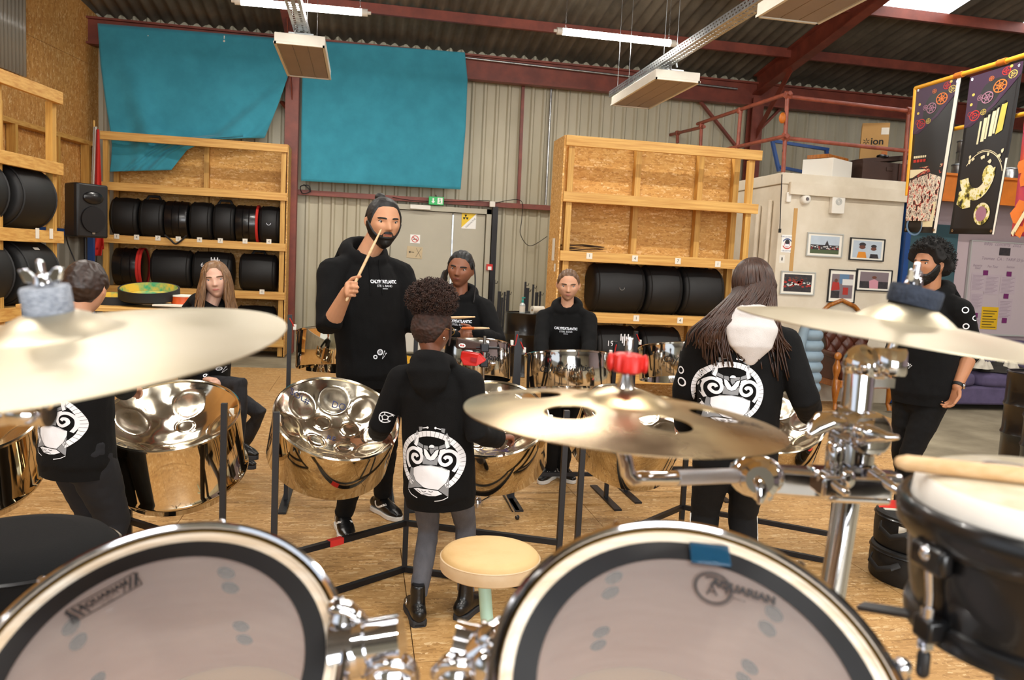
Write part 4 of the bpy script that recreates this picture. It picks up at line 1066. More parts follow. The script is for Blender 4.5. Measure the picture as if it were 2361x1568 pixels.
pr('parade_shirt', 'ban_cream', [[(.5, .04), (.45, .12), (.30, .10), (.28, .13), (.55, .19), (.88, .21), (.88, .04)]], 5); pr('parade_arm', 'ban_red', [[(.02, .2), (.16, .22), (.2, .3), (.1, .33), (.02, .32)]], 4)
pr('parade_drum', 'ph_blue', ringp(.3, .05, .2, .24, 20, ey=.3), 5)
t, pr = banner('middle black banner with coloured wheels over a close-up of a steel pan', (2238, 178), (2361, 140), (2297, 541), (2189, 539), 'ban_black'); wheels(pr, .3)
pr('light_bars', 'ban_cream', [[(.32 + i * .08, .56 + .012 * i), (.36 + i * .08 + .03 * (i % 2), .56 + .012 * i), (.38 + i * .08 + .03 * (i % 2), .70 + .015 * i), (.34 + i * .08, .70 + .015 * i)] for i in range(6)], 2)
pr('yellow_bars', 'ban_yellow', [[(.7, .6), (.82, .62), (.84, .78), (.74, .77)]], 3)
pr('pan_rim', 'ban_cream', ringp(.52, .32, .44, .452, 24, a0=.3, a1=2.5, ey=.42) + ringp(.52, .32, .462, .47, 20, a0=.6, a1=1.9, ey=.42), 2)
arc = lambda cx, cy, r0, r1, a0, a1, ey: [(cx + r1 * math.cos(a0 + (a1 - a0) * i / 12), cy + ey * r1 * math.sin(a0 + (a1 - a0) * i / 12)) for i in range(13)] + [(cx + r0 * math.cos(a1 + (a0 - a1) * i / 12), cy + ey * r0 * math.sin(a1 + (a0 - a1) * i / 12)) for i in range(13)]
pr('pan_glow', 'ban_glow', [arc(.44, .37, .20, .38, 3.3, 6.5, .42), [(.08, .27), (.2, .29), (.34, .23), (.36, .17), (.2, .16), (.06, .19)]], 2)
pr('pan_spot', 'ban_glow', discp(.68, .36, .12, 20, .50), 3); pr('pan_spot', 'ban_glow', discp(.66, .125, .19, 22, .36), 3); pr('pan_spot_light', 'ban_mauve', discp(.65, .125, .13, 18, .36), 4)
pr('pan_sparkle', 'ban_cream', blob(.15, .44, .9, .5, 9, .035), 3)
text_line = [rect(.4 + i * .06, .715 + .01 * i, .44 + i * .06, .735 + .01 * i) for i in range(7)]; pr('script_words', 'ink_black', text_line, 4)
pr('white_hem', 'mat_board', [rect(.965, 0, 1.0, .45)], 1)
t, pr = banner('right red and orange banner, mostly cut by the right edge of the picture', (2375, 145), (2500, 105), (2440, 545), (2331, 545), 'ban_hot')
pr('flame_shape', 'ban_orange', blob(.05, .02, .6, .45, 16, .12), 2); pr('light_streak', 'ban_cream', [[(.0, .02), (.05, .0), (.4, .2), (.35, .22)]], 3)
# grey duct cans behind the banners
for i, (px, py, r) in enumerate(((2222, 300, .1), (2222, 395, .11), (2330, 360, .11))):
    mb = MB(); c = at(px, py, 8.2); c.z = max(c.z, 2.99); c.y = 9.35; c.x = at(px, py, 9.35).x; c.z = (2.86, 3.17, 2.86)[i]
    tt = thing('metal_canister', ('lower grey metal canister glimpsed between the two black banners', 'upper grey metal canister glimpsed between the two black banners', 'pale round canister glimpsed right of the middle banner')[i], 'canister', c)
    mb.lathe([(0, 0), (r, 0), (r + .008, .01), (r, .02), (r, .14), (r + .006, .15), (r, .16), (r, .28), (r + .008, .29), (r, .3), (0, .3)], 24, Matrix.Translation(c)); mb.build('drum', 'galv', tt)
    mb = MB(); mb.lathe([(0, .301), (r * .9, .301), (r * .9, .306), (0, .306)], 24, Matrix.Translation(c)); mb.build('lid', 'frame_steel', tt)

# ---------------------------------------------------------------- whiteboard
A = at(2246, 556, 9.7); D = at(2226, 768, 9.7); wbx = thing('whiteboard', 'white planning board with papers behind the walking person', 'whiteboard', (A.x + .9, 9.7, D.z))
wx0, wz1, wz0 = A.x - .02, A.z, D.z; WBY = 9.71
pmat('board_white', '#b7a9ad', .3)
part('panel', 'board_white', wbx, lambda m: m.box(wx0, WBY, wz0, wx0 + 2.0, WBY + .03, wz1), smooth=0)
part('frame', 'frame_steel', wbx, lambda m: (m.box(wx0 - .015, WBY - .01, wz0 - .015, wx0, WBY + .03, wz1 + .015), m.box(wx0, WBY - .01, wz1, wx0 + 2, WBY + .03, wz1 + .015), m.box(wx0, WBY - .02, wz0 - .02, wx0 + 2, WBY + .03, wz0)), smooth=0)
def wpaper(name, label, px0, py0, px1, py1, mat, lines, ink='ink_black', lift=.004, words=None):
    a, b = at(px0, py0, WBY - .002), at(px1, py1, WBY - .002)
    c = (a + b) / 2; w, h = abs(b.x - a.x), abs(a.z - b.z)
    M = frame((c.x, WBY - lift, c.z), (0, -1, 0), (1, 0, 0))
    mb = MB(M); mb.box(-w / 2, -h / 2, -.001, w / 2, h / 2, 0); o = mb.build(name, mat, smooth=0, label=label, cat='paper' if 'note' not in name else 'note')
    if lines: decal(M, .0006, ink, o, 'print_lines', [rect(-w * .42, h * .42 - (i + 1) * h * .84 / lines, w * (.42 - .25 * ((i * 7) % 3) / 2), h * .42 - (i + .72) * h * .84 / lines) for i in range(lines)])
    return o
pmat('paper_lilac', '#b5a5ad', .7); pmat('ink_faint', '#8d7c88', .7); pmat('note_purple', '#6a1d5c', .6); pmat('note_yellow', '#d8ac12', .6)
for i, (r, lab) in enumerate((((2241, 628, 2268, 672), 'top sheet of the left paper column on the planning board'), ((2238, 674, 2264, 714), 'middle sheet of the left paper column on the planning board'), ((2240, 716, 2266, 762), 'bottom sheet of the left paper column on the planning board'), ((2272, 632, 2300, 680), 'sheet in the second column above the yellow note'), ((2308, 634, 2338, 680), 'top sheet of the third column on the planning board'), ((2304, 688, 2330, 738), 'lower sheet of the third column on the planning board'))):
    wpaper('printed_sheet', lab, *r, 'paper_lilac', 12, 'ink_faint')
wpaper('yellow_note', 'tall yellow handwritten note on the planning board', 2264, 707, 2297, 760, 'note_yellow', 7, 'ink_black', .006)
for i, (px, py, lab) in enumerate(((2272, 629, 'purple square note at the top of the second paper column'), (2326, 632, 'purple square note at the top of the third paper column'), (2319, 683, 'purple square note in the middle of the third paper column'), (2248, 727, 'purple square note next to the sleeve of the walking person'), (2315, 739, 'lowest purple square note on the planning board'))):
    wpaper('purple_note', lab, px - 5, py - 6, px + 5, py + 6, 'note_purple', 0, lift=.008)
wpaper('pinned_photo', 'small dark photo pinned at the top of the planning board', 2305, 571, 2328, 590, 'ph_dark', 0, lift=.006)
for s_, px, py, sz in (('Infos  concerts  2022', 2312, 564, .07), ('Tournee  CA :  TARIF 23 Ju', 2312, 598, .06), ('Batterie', 2254, 612, .045), ('Steel', 2254, 618, .045), ('Pan Tour', 2289, 615, .045), ('Section', 2330, 616, .045)):
    p = at(px, py, WBY - .003); text(s_, sz, frame((p.x, WBY - .003, p.z), (0, -1, 0), (1, 0, 0)), 'ink_faint', wbx, 'handwriting', shear=.2)

# ---------------------------------------------------------------- sofa, clothes, armchair, jacket
sx0 = 7.05; sf = thing('sofa', 'purple fabric sofa against the lilac wall', 'sofa', (sx0 + 1.1, 9.2, 0))
def cushion(m, x0, x1, y0, y1, z0, z1, r=.05, puff=.03):
    cx, cy, cz = (x0 + x1) / 2, (y0 + y1) / 2, (z0 + z1) / 2
    n = 10
    for ax in range(3):
        for sg in (-1, 1):
            def fn(u, v):
                p = [0, 0, 0]; p[ax] = sg; p[(ax + 1) % 3] = u * 2 - 1; p[(ax + 2) % 3] = v * 2 - 1
                q = V(p); k = 4.0; l = sum(abs(c) ** k for c in q) ** (1 / k); q = q / l * (1 if True else 1)
                hx, hy, hz = (x1 - x0) / 2, (y1 - y0) / 2, (z1 - z0) / 2
                bulge = 1 + puff * math.cos(q.x * 1.4) * math.cos(q.y * 1.4)
                return V((cx + q.x * hx, cy + q.y * hy, cz + q.z * hz * bulge))
            m.grid(fn, n, n)
part('base', 'sofa_cloth', sf, lambda m: m.box(sx0, 8.85, .06, sx0 + 2.3, 9.65, .30), bevel=.03)
for i in range(3): part('seat_cushion', 'sofa_cloth', sf, lambda m: cushion(m, sx0 + .08 + i * .72, sx0 + .08 + (i + 1) * .72, 8.82, 9.45, .28, .48), smooth=60)
for i in range(3): part('back_cushion', 'sofa_cloth', sf, lambda m: cushion(m, sx0 + .08 + i * .72, sx0 + .08 + (i + 1) * .72, 9.42, 9.66, .42, .86), smooth=60)
for xx in (sx0 - .12, sx0 + 2.26): part('armrest', 'sofa_cloth', sf, lambda m: cushion(m, xx, xx + .2, 8.85, 9.65, .06, .62), smooth=60)
for xx in (sx0 + .1, sx0 + 2.1):
    for yy in (8.9, 9.55): part('foot', 'black_metal', sf, lambda m: m.cbox((xx, yy, .03), (.06, .06, .06)))
def crumple(name, label, c, rx, ry, h, mat, seed, cat='clothes'):
    mb = MB()
    def fn(u, v):
        a = u * 2 * math.pi; r = v
        k = 1 + .35 * noise.noise((math.cos(a) * 1.7 + seed, math.sin(a) * 1.7, seed))
        z = h * (1 - r ** 2) * (1 + .8 * noise.noise((math.cos(a) * r * 3, math.sin(a) * r * 3, seed * 2.3))) + .008
        return V((c[0] + rx * k * r * math.cos(a), c[1] + ry * k * r * math.sin(a), c[2] + max(z, .006) * (1 if r < .98 else 0)))
    mb.grid(fn, 36, 12, cu=True)
    return mb.build(name, mat, smooth=170, label=label, cat=cat)
pmat('cloth_olive', '#2e2a25', .9, var=.15); pmat('cloth_cream', '#cdc5b4', .9, var=.06)
zc = .485
crumple('clothes_heap', 'dark olive jacket heaped on the purple sofa', (at(2310, 850, 9.05).x, 9.05, zc), .42, .2, .10, 'cloth_olive', 4)
crumple('clothes_heap', 'cream top tossed on the left end of the dark jacket on the sofa', (at(2258, 848, 8.98).x, 8.93, zc + .045), .13, .12, .10, 'cloth_cream', 9)
crumple('clothes_heap', 'cream cloth lying on the right of the dark jacket on the sofa', (at(2325, 846, 8.98).x, 8.95, zc + .06), .1, .1, .09, 'cloth_cream', 15)
# carved leather armchair
ac = thing('armchair', 'carved wooden armchair with brown buttoned leather back', 'armchair', (6.08, 8.95, 0))
X0, X1, Y0, Y1 = 5.72, 6.44, 8.68, 9.24
part('seat', 'leather', ac, lambda m: cushion(m, X0 + .03, X1 - .03, Y0 - .02, Y1 - .02, .34, .50, puff=.12), smooth=60)
part('seat_rail', 'varnish_wood', ac, lambda m: (m.box(X0 + .02, Y0, .27, X1 - .02, Y0 + .05, .36), m.box(X0, Y0, .27, X0 + .05, Y1, .36), m.box(X1 - .05, Y0, .27, X1, Y1, .36), m.box(X0, Y1 - .05, .27, X1, Y1, .36)), bevel=.01)
def backfn(u, v):
    x = X0 + .06 + (X1 - X0 - .12) * u; z = .46 + .72 * v
    gx, gz = u * 7, v * 7; o = (int(gz) % 2) * .5
    tuft = abs(math.sin(math.pi * (gx + gz) / 1.0 * .5)) * abs(math.sin(math.pi * (gx - gz) * .5))
    return V((x, Y1 - .10 - .05 * tuft ** .6 + .10 * v + .04 * (2 * u - 1) ** 2 * -1, z))
mb = MB(); mb.grid(backfn, 56, 56); o = mb.build('buttoned_back', 'leather', ac, smooth=170); o.modifiers.new('thick', 'SOLIDIFY').thickness = .03
for i in range(6):
    for j in range(6):
        u, v = (i + .5 + (j % 2) * .5) / 6.6, (j + .5) / 6.4
        if u < .97:
            mb = MB(); mb.sphere(backfn(u, v) + V((0, -.012, 0)), .011, 8); mb.build('button', 'dark_brown', ac)
part('back_frame', 'varnish_wood', ac, lambda m: m.tube([(X0 + .03, Y1 - .05, .3), (X0 + .02, Y1 - .03, .7), (X0 + .04, Y1 + .03, 1.12), (X0 + .18, Y1 + .04, 1.25), ((X0 + X1) / 2, Y1 + .05, 1.32), (X1 - .18, Y1 + .04, 1.25), (X1 - .04, Y1 + .03, 1.12), (X1 - .02, Y1 - .03, .7), (X1 - .03, Y1 - .05, .3)], .03, 10))
for s_, xx in ((-1, X0), (1, X1)):
    part('armrest', 'leather', ac, lambda m: m.tube([(xx, Y1 - .06, .68), (xx + s_ * .03, Y0 + .2, .67), (xx + s_ * .03, Y0 + .02, .66)], [(.04, .035), (.05, .04), (.045, .04)], 12, rnd=True))
    part('side_panel', 'leather', ac, lambda m: m.box(xx - .015, Y0 + .06, .36, xx + .015, Y1 - .06, .64))
    part('arm_scroll', 'varnish_wood', ac, lambda m: m.sphere((xx + s_ * .03, Y0 - .01, .66), (.05, .03, .05), 16))
    part('arm_post', 'varnish_wood', ac, lambda m: m.lathe([(0, .36), (.03, .36), (.026, .40), (.045, .47), (.05, .52), (.03, .58), (.022, .62), (.03, .65), (0, .65)], 18, Matrix.Translation((xx + s_ * .015, Y0 + .02, 0))))
    part('front_leg', 'varnish_wood', ac, lambda m: m.tube([(xx, Y0 + .03, .36), (xx + s_ * .015, Y0 + .0, .26), (xx + s_ * .01, Y0 + .01, .16), (xx, Y0 + .02, .08), (xx + s_ * .01, Y0 - .01, .035), (xx + s_ * .01, Y0 - .02, 0)], [.045, .05, .035, .022, .03, .03], 14))
    part('rear_leg', 'varnish_wood', ac, lambda m: m.tube([(xx - s_ * .02, Y1 - .03, .34), (xx - s_ * .01, Y1 + .02, .0)], [.03, .02], 10))
# puffer jacket on a coat stand
jx = at(1862, 860, 8.55); jk = thing('puffer_jacket', 'grey-blue quilted puffer jacket hanging beside the armchair', 'jacket', (jx.x, 8.55, .3))
zt, zb = at(1862, 735, 8.55).z, at(1862, 930, 8.55).z
for i in range(8):
    z0 = zt + (zb - zt) * i / 8; z1 = zt + (zb - zt) * (i + 1) / 8; w = .10 + .05 * min(1, i / 2.5)
    part('quilted_panel', 'denim_jacket', jk, lambda m: m.tube([(jx.x, 8.55, z0), (jx.x, 8.55, (z0 * .75 + z1 * .25)), (jx.x, 8.55, (z0 + z1) / 2), (jx.x, 8.55, (z0 * .25 + z1 * .75)), (jx.x, 8.55, z1)], [(w, .07), (w + .025, .1), (w + .032, .11), (w + .025, .1), (w, .07)], 20))
part('sleeve', 'denim_jacket', jk, lambda m: m.tube([(jx.x - .1, 8.5, zt - .04), (jx.x - .17, 8.48, zt - .3), (jx.x - .16, 8.46, zt - .62)], [(.05, .05), (.065, .06), (.05, .05)], 14, rnd=True))
cs = thing('coat_stand', 'wooden post behind the grey puffer jacket', 'coat stand', (jx.x + .0, 8.7, 0))
part('post', 'varnish_wood', cs, lambda m: m.tube([(jx.x - .02, 8.7, 0), (jx.x - .02, 8.7, zt + .08)], .022, 10))
part('base', 'varnish_wood', cs, lambda m: m.lathe([(0, 0), (.2, 0), (.18, .03), (0, .05)], 24, Matrix.Translation((jx.x - .02, 8.7, 0))))
part('hook', 'varnish_wood', cs, lambda m: m.tube([(jx.x - .02, 8.7, zt + .02), (jx.x - .02, 8.58, zt - .01), (jx.x - .02, 8.55, zt + .03)], .012, 8))

# ---------------------------------------------------------------- oil drums, poles, small things on the floor
def oil_drum(label, x, y, r=.29, h=.88):
    t = thing('oil_drum', label, 'oil drum', (x, y, 0), 0, 'black oil drums')
    pr = [(0, .012), (r - .02, .012), (r, 0), (r + .008, .008), (r, .02)]
    for f in (.36, .66): pr += [(r, h * f - .03), (r + .012, h * f), (r, h * f + .03)]
    pr += [(r, h - .02), (r + .008, h - .008), (r, h), (r - .015, h), (r - .018, h - .018), (0, h - .018)]
    mb = MB(); mb.lathe(pr, 40, Matrix.Translation((x, y, 0))); mb.build('shell', 'black_shiny', t)
    mb = MB(); mb.lathe([(0, 0), (.035, 0), (.035, .012), (0, .012)], 16, Matrix.Translation((x + .15, y - .1, h - .017))); mb.build('bung', 'black_metal', t)
    return t
oil_drum('black oil drum carrying a bottle and a paper roll by the right shelf', 2.30, 11.1, .29, .90)
oil_drum('black oil drum behind another at the right edge of the picture', *atd(2408, 900, 6.95).xy, .29, .86)
oil_drum('nearer black oil drum cut off by the right edge of the picture', *atd(2465, 900, 6.45).xy, .29, .82)
bz = .883; q = at(1205, 697, 10.95)
b = thing('sanitizer_bottle', 'small clear pump bottle with teal cap on the oil drum', 'bottle', (q.x, 10.95, bz))
pmat('clear_plastic', '#dfe8e6', .15, alpha=.75)
pmat('teal_plastic', '#2e9a94', .4)
part('bottle', 'clear_plastic', b, lambda m: m.lathe([(0, 0), (.04, 0), (.04, .13), (.015, .16), (0, .16)], 18, Matrix.Translation((q.x, 10.95, bz))))
part('pump', 'teal_plastic', b, lambda m: (m.lathe([(0, .16), (.018, .16), (.018, .19), (.008, .2), (.008, .23), (0, .23)], 14, Matrix.Translation((q.x, 10.95, bz))), m.cbox((q.x + .01, 10.95, bz + .23), (.05, .02, .015))))
part('paper_label', 'paper', b, lambda m: m.lathe([(.0405, .03), (.0405, .11)], 18, Matrix.Translation((q.x, 10.95, bz)), a0=math.pi, a1=2 * math.pi))
q = at(1240, 707, 10.95)
r_ = thing('paper_roll', 'white paper towel roll lying on the oil drum', 'paper roll', (q.x, 10.95, bz))
part('roll', 'paper', r_, lambda m: m.lathe([(.02, -.09), (.06, -.09), (.06, .09), (.02, .09), (.02, -.09)], 24, frame((q.x, 10.95, bz + .061), (1, .3, 0))))
part('core', 'card_brown', r_, lambda m: m.lathe([(.017, -.088), (.0195, -.088), (.0195, .088), (.017, .088)], 18, frame((q.x, 10.95, bz + .061), (1, .3, 0))))
pl = [(1140, 645, 'thin'), (1152, 672, 'thick'), (1158, 686, 'thin'), (1164, 673, 'thin'), (1172, 670, 'thick'), (1212, 650, 'thin'), (1217, 664, 'thick'), (1230, 656, 'thin'), (1238, 674, 'thick'), (1246, 672, 'thin'), (1128, 690, 'thin'), (740, 645, 'thick'), (749, 620, 'thin')]
nm = ('tallest steel pole left of the oil drum, by the alarm post', 'short thick steel pole left of the oil drum', 'shortest thin pole in the bunch left of the oil drum', 'thin pole third from the oil drum', 'thick pole nearest the left side of the oil drum', 'tallest pole standing behind the oil drum', 'thick pole with pale end behind the sanitizer bottle', 'thin pole above the paper roll', 'thick pole right of the paper roll', 'thin pole touching the side of the tall shelf', 'thin pole leaning on the door frame', 'thick pole behind the raised arm of the person with the stick', 'thin tall pole behind the raised arm of the person with the stick')
for i, (px, py, k) in enumerate(pl):
    Y = 12.6 if px > 1000 else 12.2; p = at(px, py, Y); w = .05 if k == 'thick' else .03
    t = thing('steel_pole', 'black ' + nm[i], 'pole', (p.x, Y, 0), 0, 'dismantled stand poles leaning at the back wall')
    part('shaft', 'black_metal', t, lambda m: m.bar((p.x - .02, Y - .06, 0), p, w, w), smooth=0)
    part('hook', 'black_metal', t, lambda m: m.tube([p - Z * .05, p - Z * .05 + V((.04, -.02, -.01)), p - Z * .03 + V((.05, -.02, .01))], .006, 6))
crumple('yellow_cloth', 'crumpled yellow cloth on the floor below the grey door', (at(935, 803, 12.2).x, 12.2, -.018), .35, .15, .10, pmat('cloth_yellow', '#dca52a', .85, var=.1), 21, 'cloth')
# two round bags on the floor at the right
bc = V((2.98, 3.66, 0))
for i in range(2):
    z0 = i * .185; t = thing('round_bag', ('lower round black bag with handle on the floor by the bongo', 'round black bag with red top stacked on another')[i], 'bag', bc + Z * z0, 0, 'stacked round bags')
    r = .235 - .01 * i; c = bc + V((0, 0, z0))
    mb = MB(); mb.lathe([(0, 0), (r - .01, 0), (r, .012), (r + .004, .09), (r, .172), (r - .012, .182), (0, .182)], 40, Matrix.Translation(c)); mb.build('body', 'black_case', t)
    mb = MB(); mb.lathe([(r + .002, .15), (r + .008, .156), (r + .002, .162)], 40, Matrix.Translation(c)); mb.build('zip', 'black_shiny', t)
    hd = V((-.93, -.37, 0)) if i else V((-.98, -.2, 0)); sd = V((hd.y, -hd.x, 0)); e = c + hd * r + Z * .11
    mb = MB(); mb.tube([e + sd * .09 + Z * .02, e + hd * .035 + sd * .07, e + hd * .05 - Z * .03, e + hd * .035 - sd * .07 , e - sd * .09 + Z * .02], [(.006, .016)] * 5, 8); mb.build('handle', 'black_case', t)
    if i:
        mb = MB(); mb.lathe([(0, .187), (r - .02, .185), (r - .012, .1825)], 40, Matrix.Translation(c), a0=-.2, a1=2.75); mb.build('red_top', 'red_plastic', t, smooth=60)
        mb = MB(); mb.box(-.2, -.012, .183, .2, .012, .188); mb.v = [c + Matrix.Rotation(-.25, 3, 'Z') @ p + V((.0, -.0, 0)) for p in mb.v]; mb.build('cream_stripe', 'cloth_cream', t)
        mb = MB(frame(c + V((-.86, -.5, 0)) * (r + .003) + Z * .12, (-.86, -.5, 0), (.5, -.86, 0))); mb.box(-.02, -.018, 0, .02, .018, .002); mb.build('label_patch', 'paper', t)
pmat('pan_silver', '#dcdad6', .09, metal=1.0, bump=.012, bscale=3)
# ================================================================ STEEL PANS
def pan_bowl(R, depth, seed=1, outer=8, inner=4, bump=.009):
    rn = random.Random(seed); notes = []
    for k in range(outer):
        a = 2 * math.pi * (k + .25 * rn.random()) / outer; notes.append((.70 * R * math.cos(a), .70 * R * math.sin(a), a, .20 * R, .24 * R))
    for k in range(inner):
        a = 2 * math.pi * (k + .4) / inner; notes.append((.33 * R * math.cos(a), .33 * R * math.sin(a), a, .13 * R, .15 * R))
    def fn(u, v):
        r = R * (1 - v) if v < 1 else 0; r = R * (1 - v ** .85); a = u * 2 * math.pi
        x, y = r * math.cos(a), r * math.sin(a); q = r / R
        z = -depth * (1 - q ** 2.4) - .004
        for nx, ny, na, ra, rb in notes:
            dx, dy = x - nx, y - ny
            l = (dx * math.cos(na) + dy * math.sin(na)) / ra; m_ = (-dx * math.sin(na) + dy * math.cos(na)) / rb
            d = l * l + m_ * m_
            if d < 1.6: z += bump * (math.exp(-d * 1.6) if d > .5 else math.exp(-.8) + (.5 - d) * .25) - (.004 * math.exp(-((d - 1.15) / .2) ** 2))
        z += .0022 * noise.noise((x * 18, y * 18, seed)) + .003 * noise.noise((x * 7, y * 7, seed + 5))
        return V((x, y, z))
    mb = MB(); mb.grid(fn, 120, 44, cu=True); return mb
BOWL = {}
def pan(label, c, n, skirt=.25, R=.285, seed=1, outer=8, inner=4, depth=.12, notes=(), spin=0.0, bead=None, group='steel pans', side='pan_side'):
    M = frame(c, n, (1, 0, 0)) @ Matrix.Rotation(spin, 4, 'Z')
    t = thing('steel_pan', label, 'steel pan', c, 0, group)
    mb = pan_bowl(R, depth, seed, outer, inner); mb.v = [M @ p for p in mb.v]; bowl = mb.build('playing_surface', 'pan_chrome', t, smooth=170)
    bw = bvhtree.BVHTree.FromPolygons([tuple(p) for p in mb.v], mb.f)
    mb = MB(M); mb.lathe([(R - .004, -.006), (R - .007, .004), (R, .009), (R + .007, .004), (R + .006, -.006)], 72); mb.build('rim', 'pan_chrome', t)
    pr = [(R + .002, -.006), (R + .001, -skirt), (R - .002, -skirt - .003), (R - .003, -skirt), (R - .002, -.02)]
    if bead: pr = [(R + .002, -.006), (R + .002, -bead + .02), (R + .014, -bead + .008), (R + .016, -bead), (R + .010, -bead - .012), (R - .004, -bead - .02), (R - .02, -skirt), (R - .024, -skirt - .003), (R - .025, -skirt), (R - .006, -.02)]
    mb = MB(M); mb.lathe(pr, 96); mb.build('skirt', side, t, smooth=50)
    Mc = Matrix.Rotation(0, 4, 'Z')
    for s, x, y, size, mt in notes:      # note names written on the bowl; x,y are in pan units seen from the front
        vs, fs = text_mesh(s, size)
        Md = M @ Matrix.Rotation(-spin, 4, 'Z') @ Matrix.Translation((x * R, y * R, .06)) @ Matrix.Rotation(random.uniform(-.15, .15), 4, 'Z')
        ov, of = drape([(p.x, p.y) for p in vs], fs, Md, bw, .0012, .02)
        b = MB(); b.add(ov, of); b.build('note_name', mt, bowl, smooth=0, recalc=False)
    return t, M
def wrap(mb2, M, R, ang, z):
    """bend flat verts round a pan skirt"""
    out = MB()
    out.v = [M @ V((R * math.cos(ang + p[0] / R), R * math.sin(ang + p[0] / R), z + p[1])) for p in mb2[0]]; out.f = mb2[1]
    return out
SQ = .026
def pole(t, p, z1, name='upright', z0=0.0, w=SQ):
    mb = MB(); mb.bar((p[0], p[1], z0), (p[0], p[1], z1), w, w, V((0, 1, 0))); return mb.build(name, 'black_metal', t, smooth=0)
def sbar(t, a, b, name='cross_bar', w=SQ):
    mb = MB(); mb.bar(a, b, w, w); return mb.build(name, 'black_metal', t, smooth=0)
def cord(t, a, b, mat='red_felt'):
    a, b = V(a), V(b); m_ = (a + b) / 2 + V((.015, 0, -.03)); mb = MB(); mb.tube([a, m_, b], .004, 6); mb.build('cord', mat, t)
    mb = MB(); mb.cbox(a.lerp(b, .7), (.02, .02, .035)); mb.build('cord_lock', 'white_plastic', t, bevel=.003)

# two big tilted pans of the girl in the middle
NB, NC = V((.20, -.56, 1)).normalized(), V((-.14, -.52, 1)).normalized()
cB, cC = at(778, 962, 3.78), at(1128, 962, 3.80)
pan('large tilted steel pan left of the person in grey jeans, note names inside', cB, NB, .25, .29, 3, notes=(('SOL#', -.62, .55, .042, 'ink_navy'), ('DO', .05, .62, .046, 'ink_navy'), ('MI', .70, .25, .045, 'red_felt'), ('RE', -.02, -.05, .04, 'ink_navy'), ('LA', -.05, -.75, .035, 'ink_black')), group='pair of pans in the middle')
pan('large tilted steel pan right of the person in grey jeans, blue letters', cC, NC, .25, .29, 5, notes=(('Sol', .05, .66, .075, 'ink_blue'), ('FA', .55, .2, .04, 'ink_navy')), group='pair of pans in the middle')
def trestle(label, L, Cc, Rr, zt, zbar, ztc):
    t = thing('pan_stand', label, 'stand', Cc, 0, 'black pan stands')
    pole(t, L, zt); pole(t, Rr, zt); pole(t, Cc, ztc, 'centre_post')
    for z in (.015, zbar):
        sbar(t, V((L[0], L[1], z)), V((Cc[0], Cc[1], z))); sbar(t, V((Cc[0], Cc[1], z)), V((Rr[0], Rr[1], z)))
    return t
L, Cc, Rr = atz(628, 1417), atz(932, 1318), atz(1283, 1368)
st = trestle('black square-tube stand under the two big pans in the middle', L, Cc, Rr, at(640, 950, L.y).z, at(650, 1287, L.y).z, .6)
mb = MB(); p = L.lerp(Cc, .38); p.z = at(650, 1287, L.y).z; q = L.lerp(Cc, .48); q.z = p.z; mb.bar(p, q, SQ + .004, SQ + .004); mb.build('red_tape', 'red_felt', st, smooth=0)
cord(st, V((L.x, L.y, at(640, 950, L.y).z - .03)), cB - V((.26, .05, .0)), 'stick_wood'); cord(st, V((Rr.x, Rr.y, at(640, 950, L.y).z - .03)), cC + V((.27, -.03, .0)), 'stick_wood')
# the pair played by the girl with long hair
ND, NE = V((.16, -.54, 1)).normalized(), V((-.22, -.50, 1)).normalized()
cD, cE = at(1463, 965, 4.0), at(1775, 965, 4.0)
pan('tilted steel pan behind the cymbal with holes', cD, ND, .25, .29, 7, group='pair of pans on the right')
pan('tilted steel pan at the right hand of the person with the white-lined hood', cE, NE, .25, .29, 9, group='pair of pans on the right')
L2, C2, R2 = atz(1325, 1348), atz(1569, 1232), atz(1912, 1300)
trestle('black square-tube stand under the pans of the person with the white-lined hood', L2, C2, R2, at(1342, 1000, L2.y).z, at(1338, 1272, L2.y).z, .72)
# deep pans at the left
NA = V((-.05, -.40, 1)).normalized()
cA = at(395, 955, 3.85)
pan('deep golden steel pan beside the half-hidden person at the left', cA, NA, .37, .30, 11, outer=5, inner=2, depth=.14, bead=.31, notes=(('DO#', -.5, -.5, .05, 'ink_black'),), group='pair of deep pans on the left')
cJ = at(-95, 965, 3.8)
pan('deep golden steel pan cut off by the left edge of the picture', cJ, V((.1, -.36, 1)).normalized(), .37, .30, 12, outer=5, inner=2, depth=.14, bead=.31, group='pair of deep pans on the left')
pA = at(514, 1150, 3.6)
st = thing('pan_stand', 'black square-tube stand of the deep pans at the left', 'stand', (pA.x, pA.y, 0), 0, 'black pan stands')
pole(st, pA, at(516, 930, 3.6).z); pB = V((pA.x - 1.0, pA.y + .1, 0)); pole(st, pB, .9)
for z in (.015, .25): sbar(st, V((pA.x, pA.y, z)), V((pB.x + .5, pA.y + .42, z))); sbar(st, V((pB.x + .5, pA.y + .42, z)), V((pB.x, pB.y, z)))
pole(st, (pB.x + .5, pA.y + .42), .55, 'centre_post')
cord(st, V((pA.x, pA.y, at(516, 935, 3.6).z)), cA + V((.28, 0, 0)), 'stick_wood')

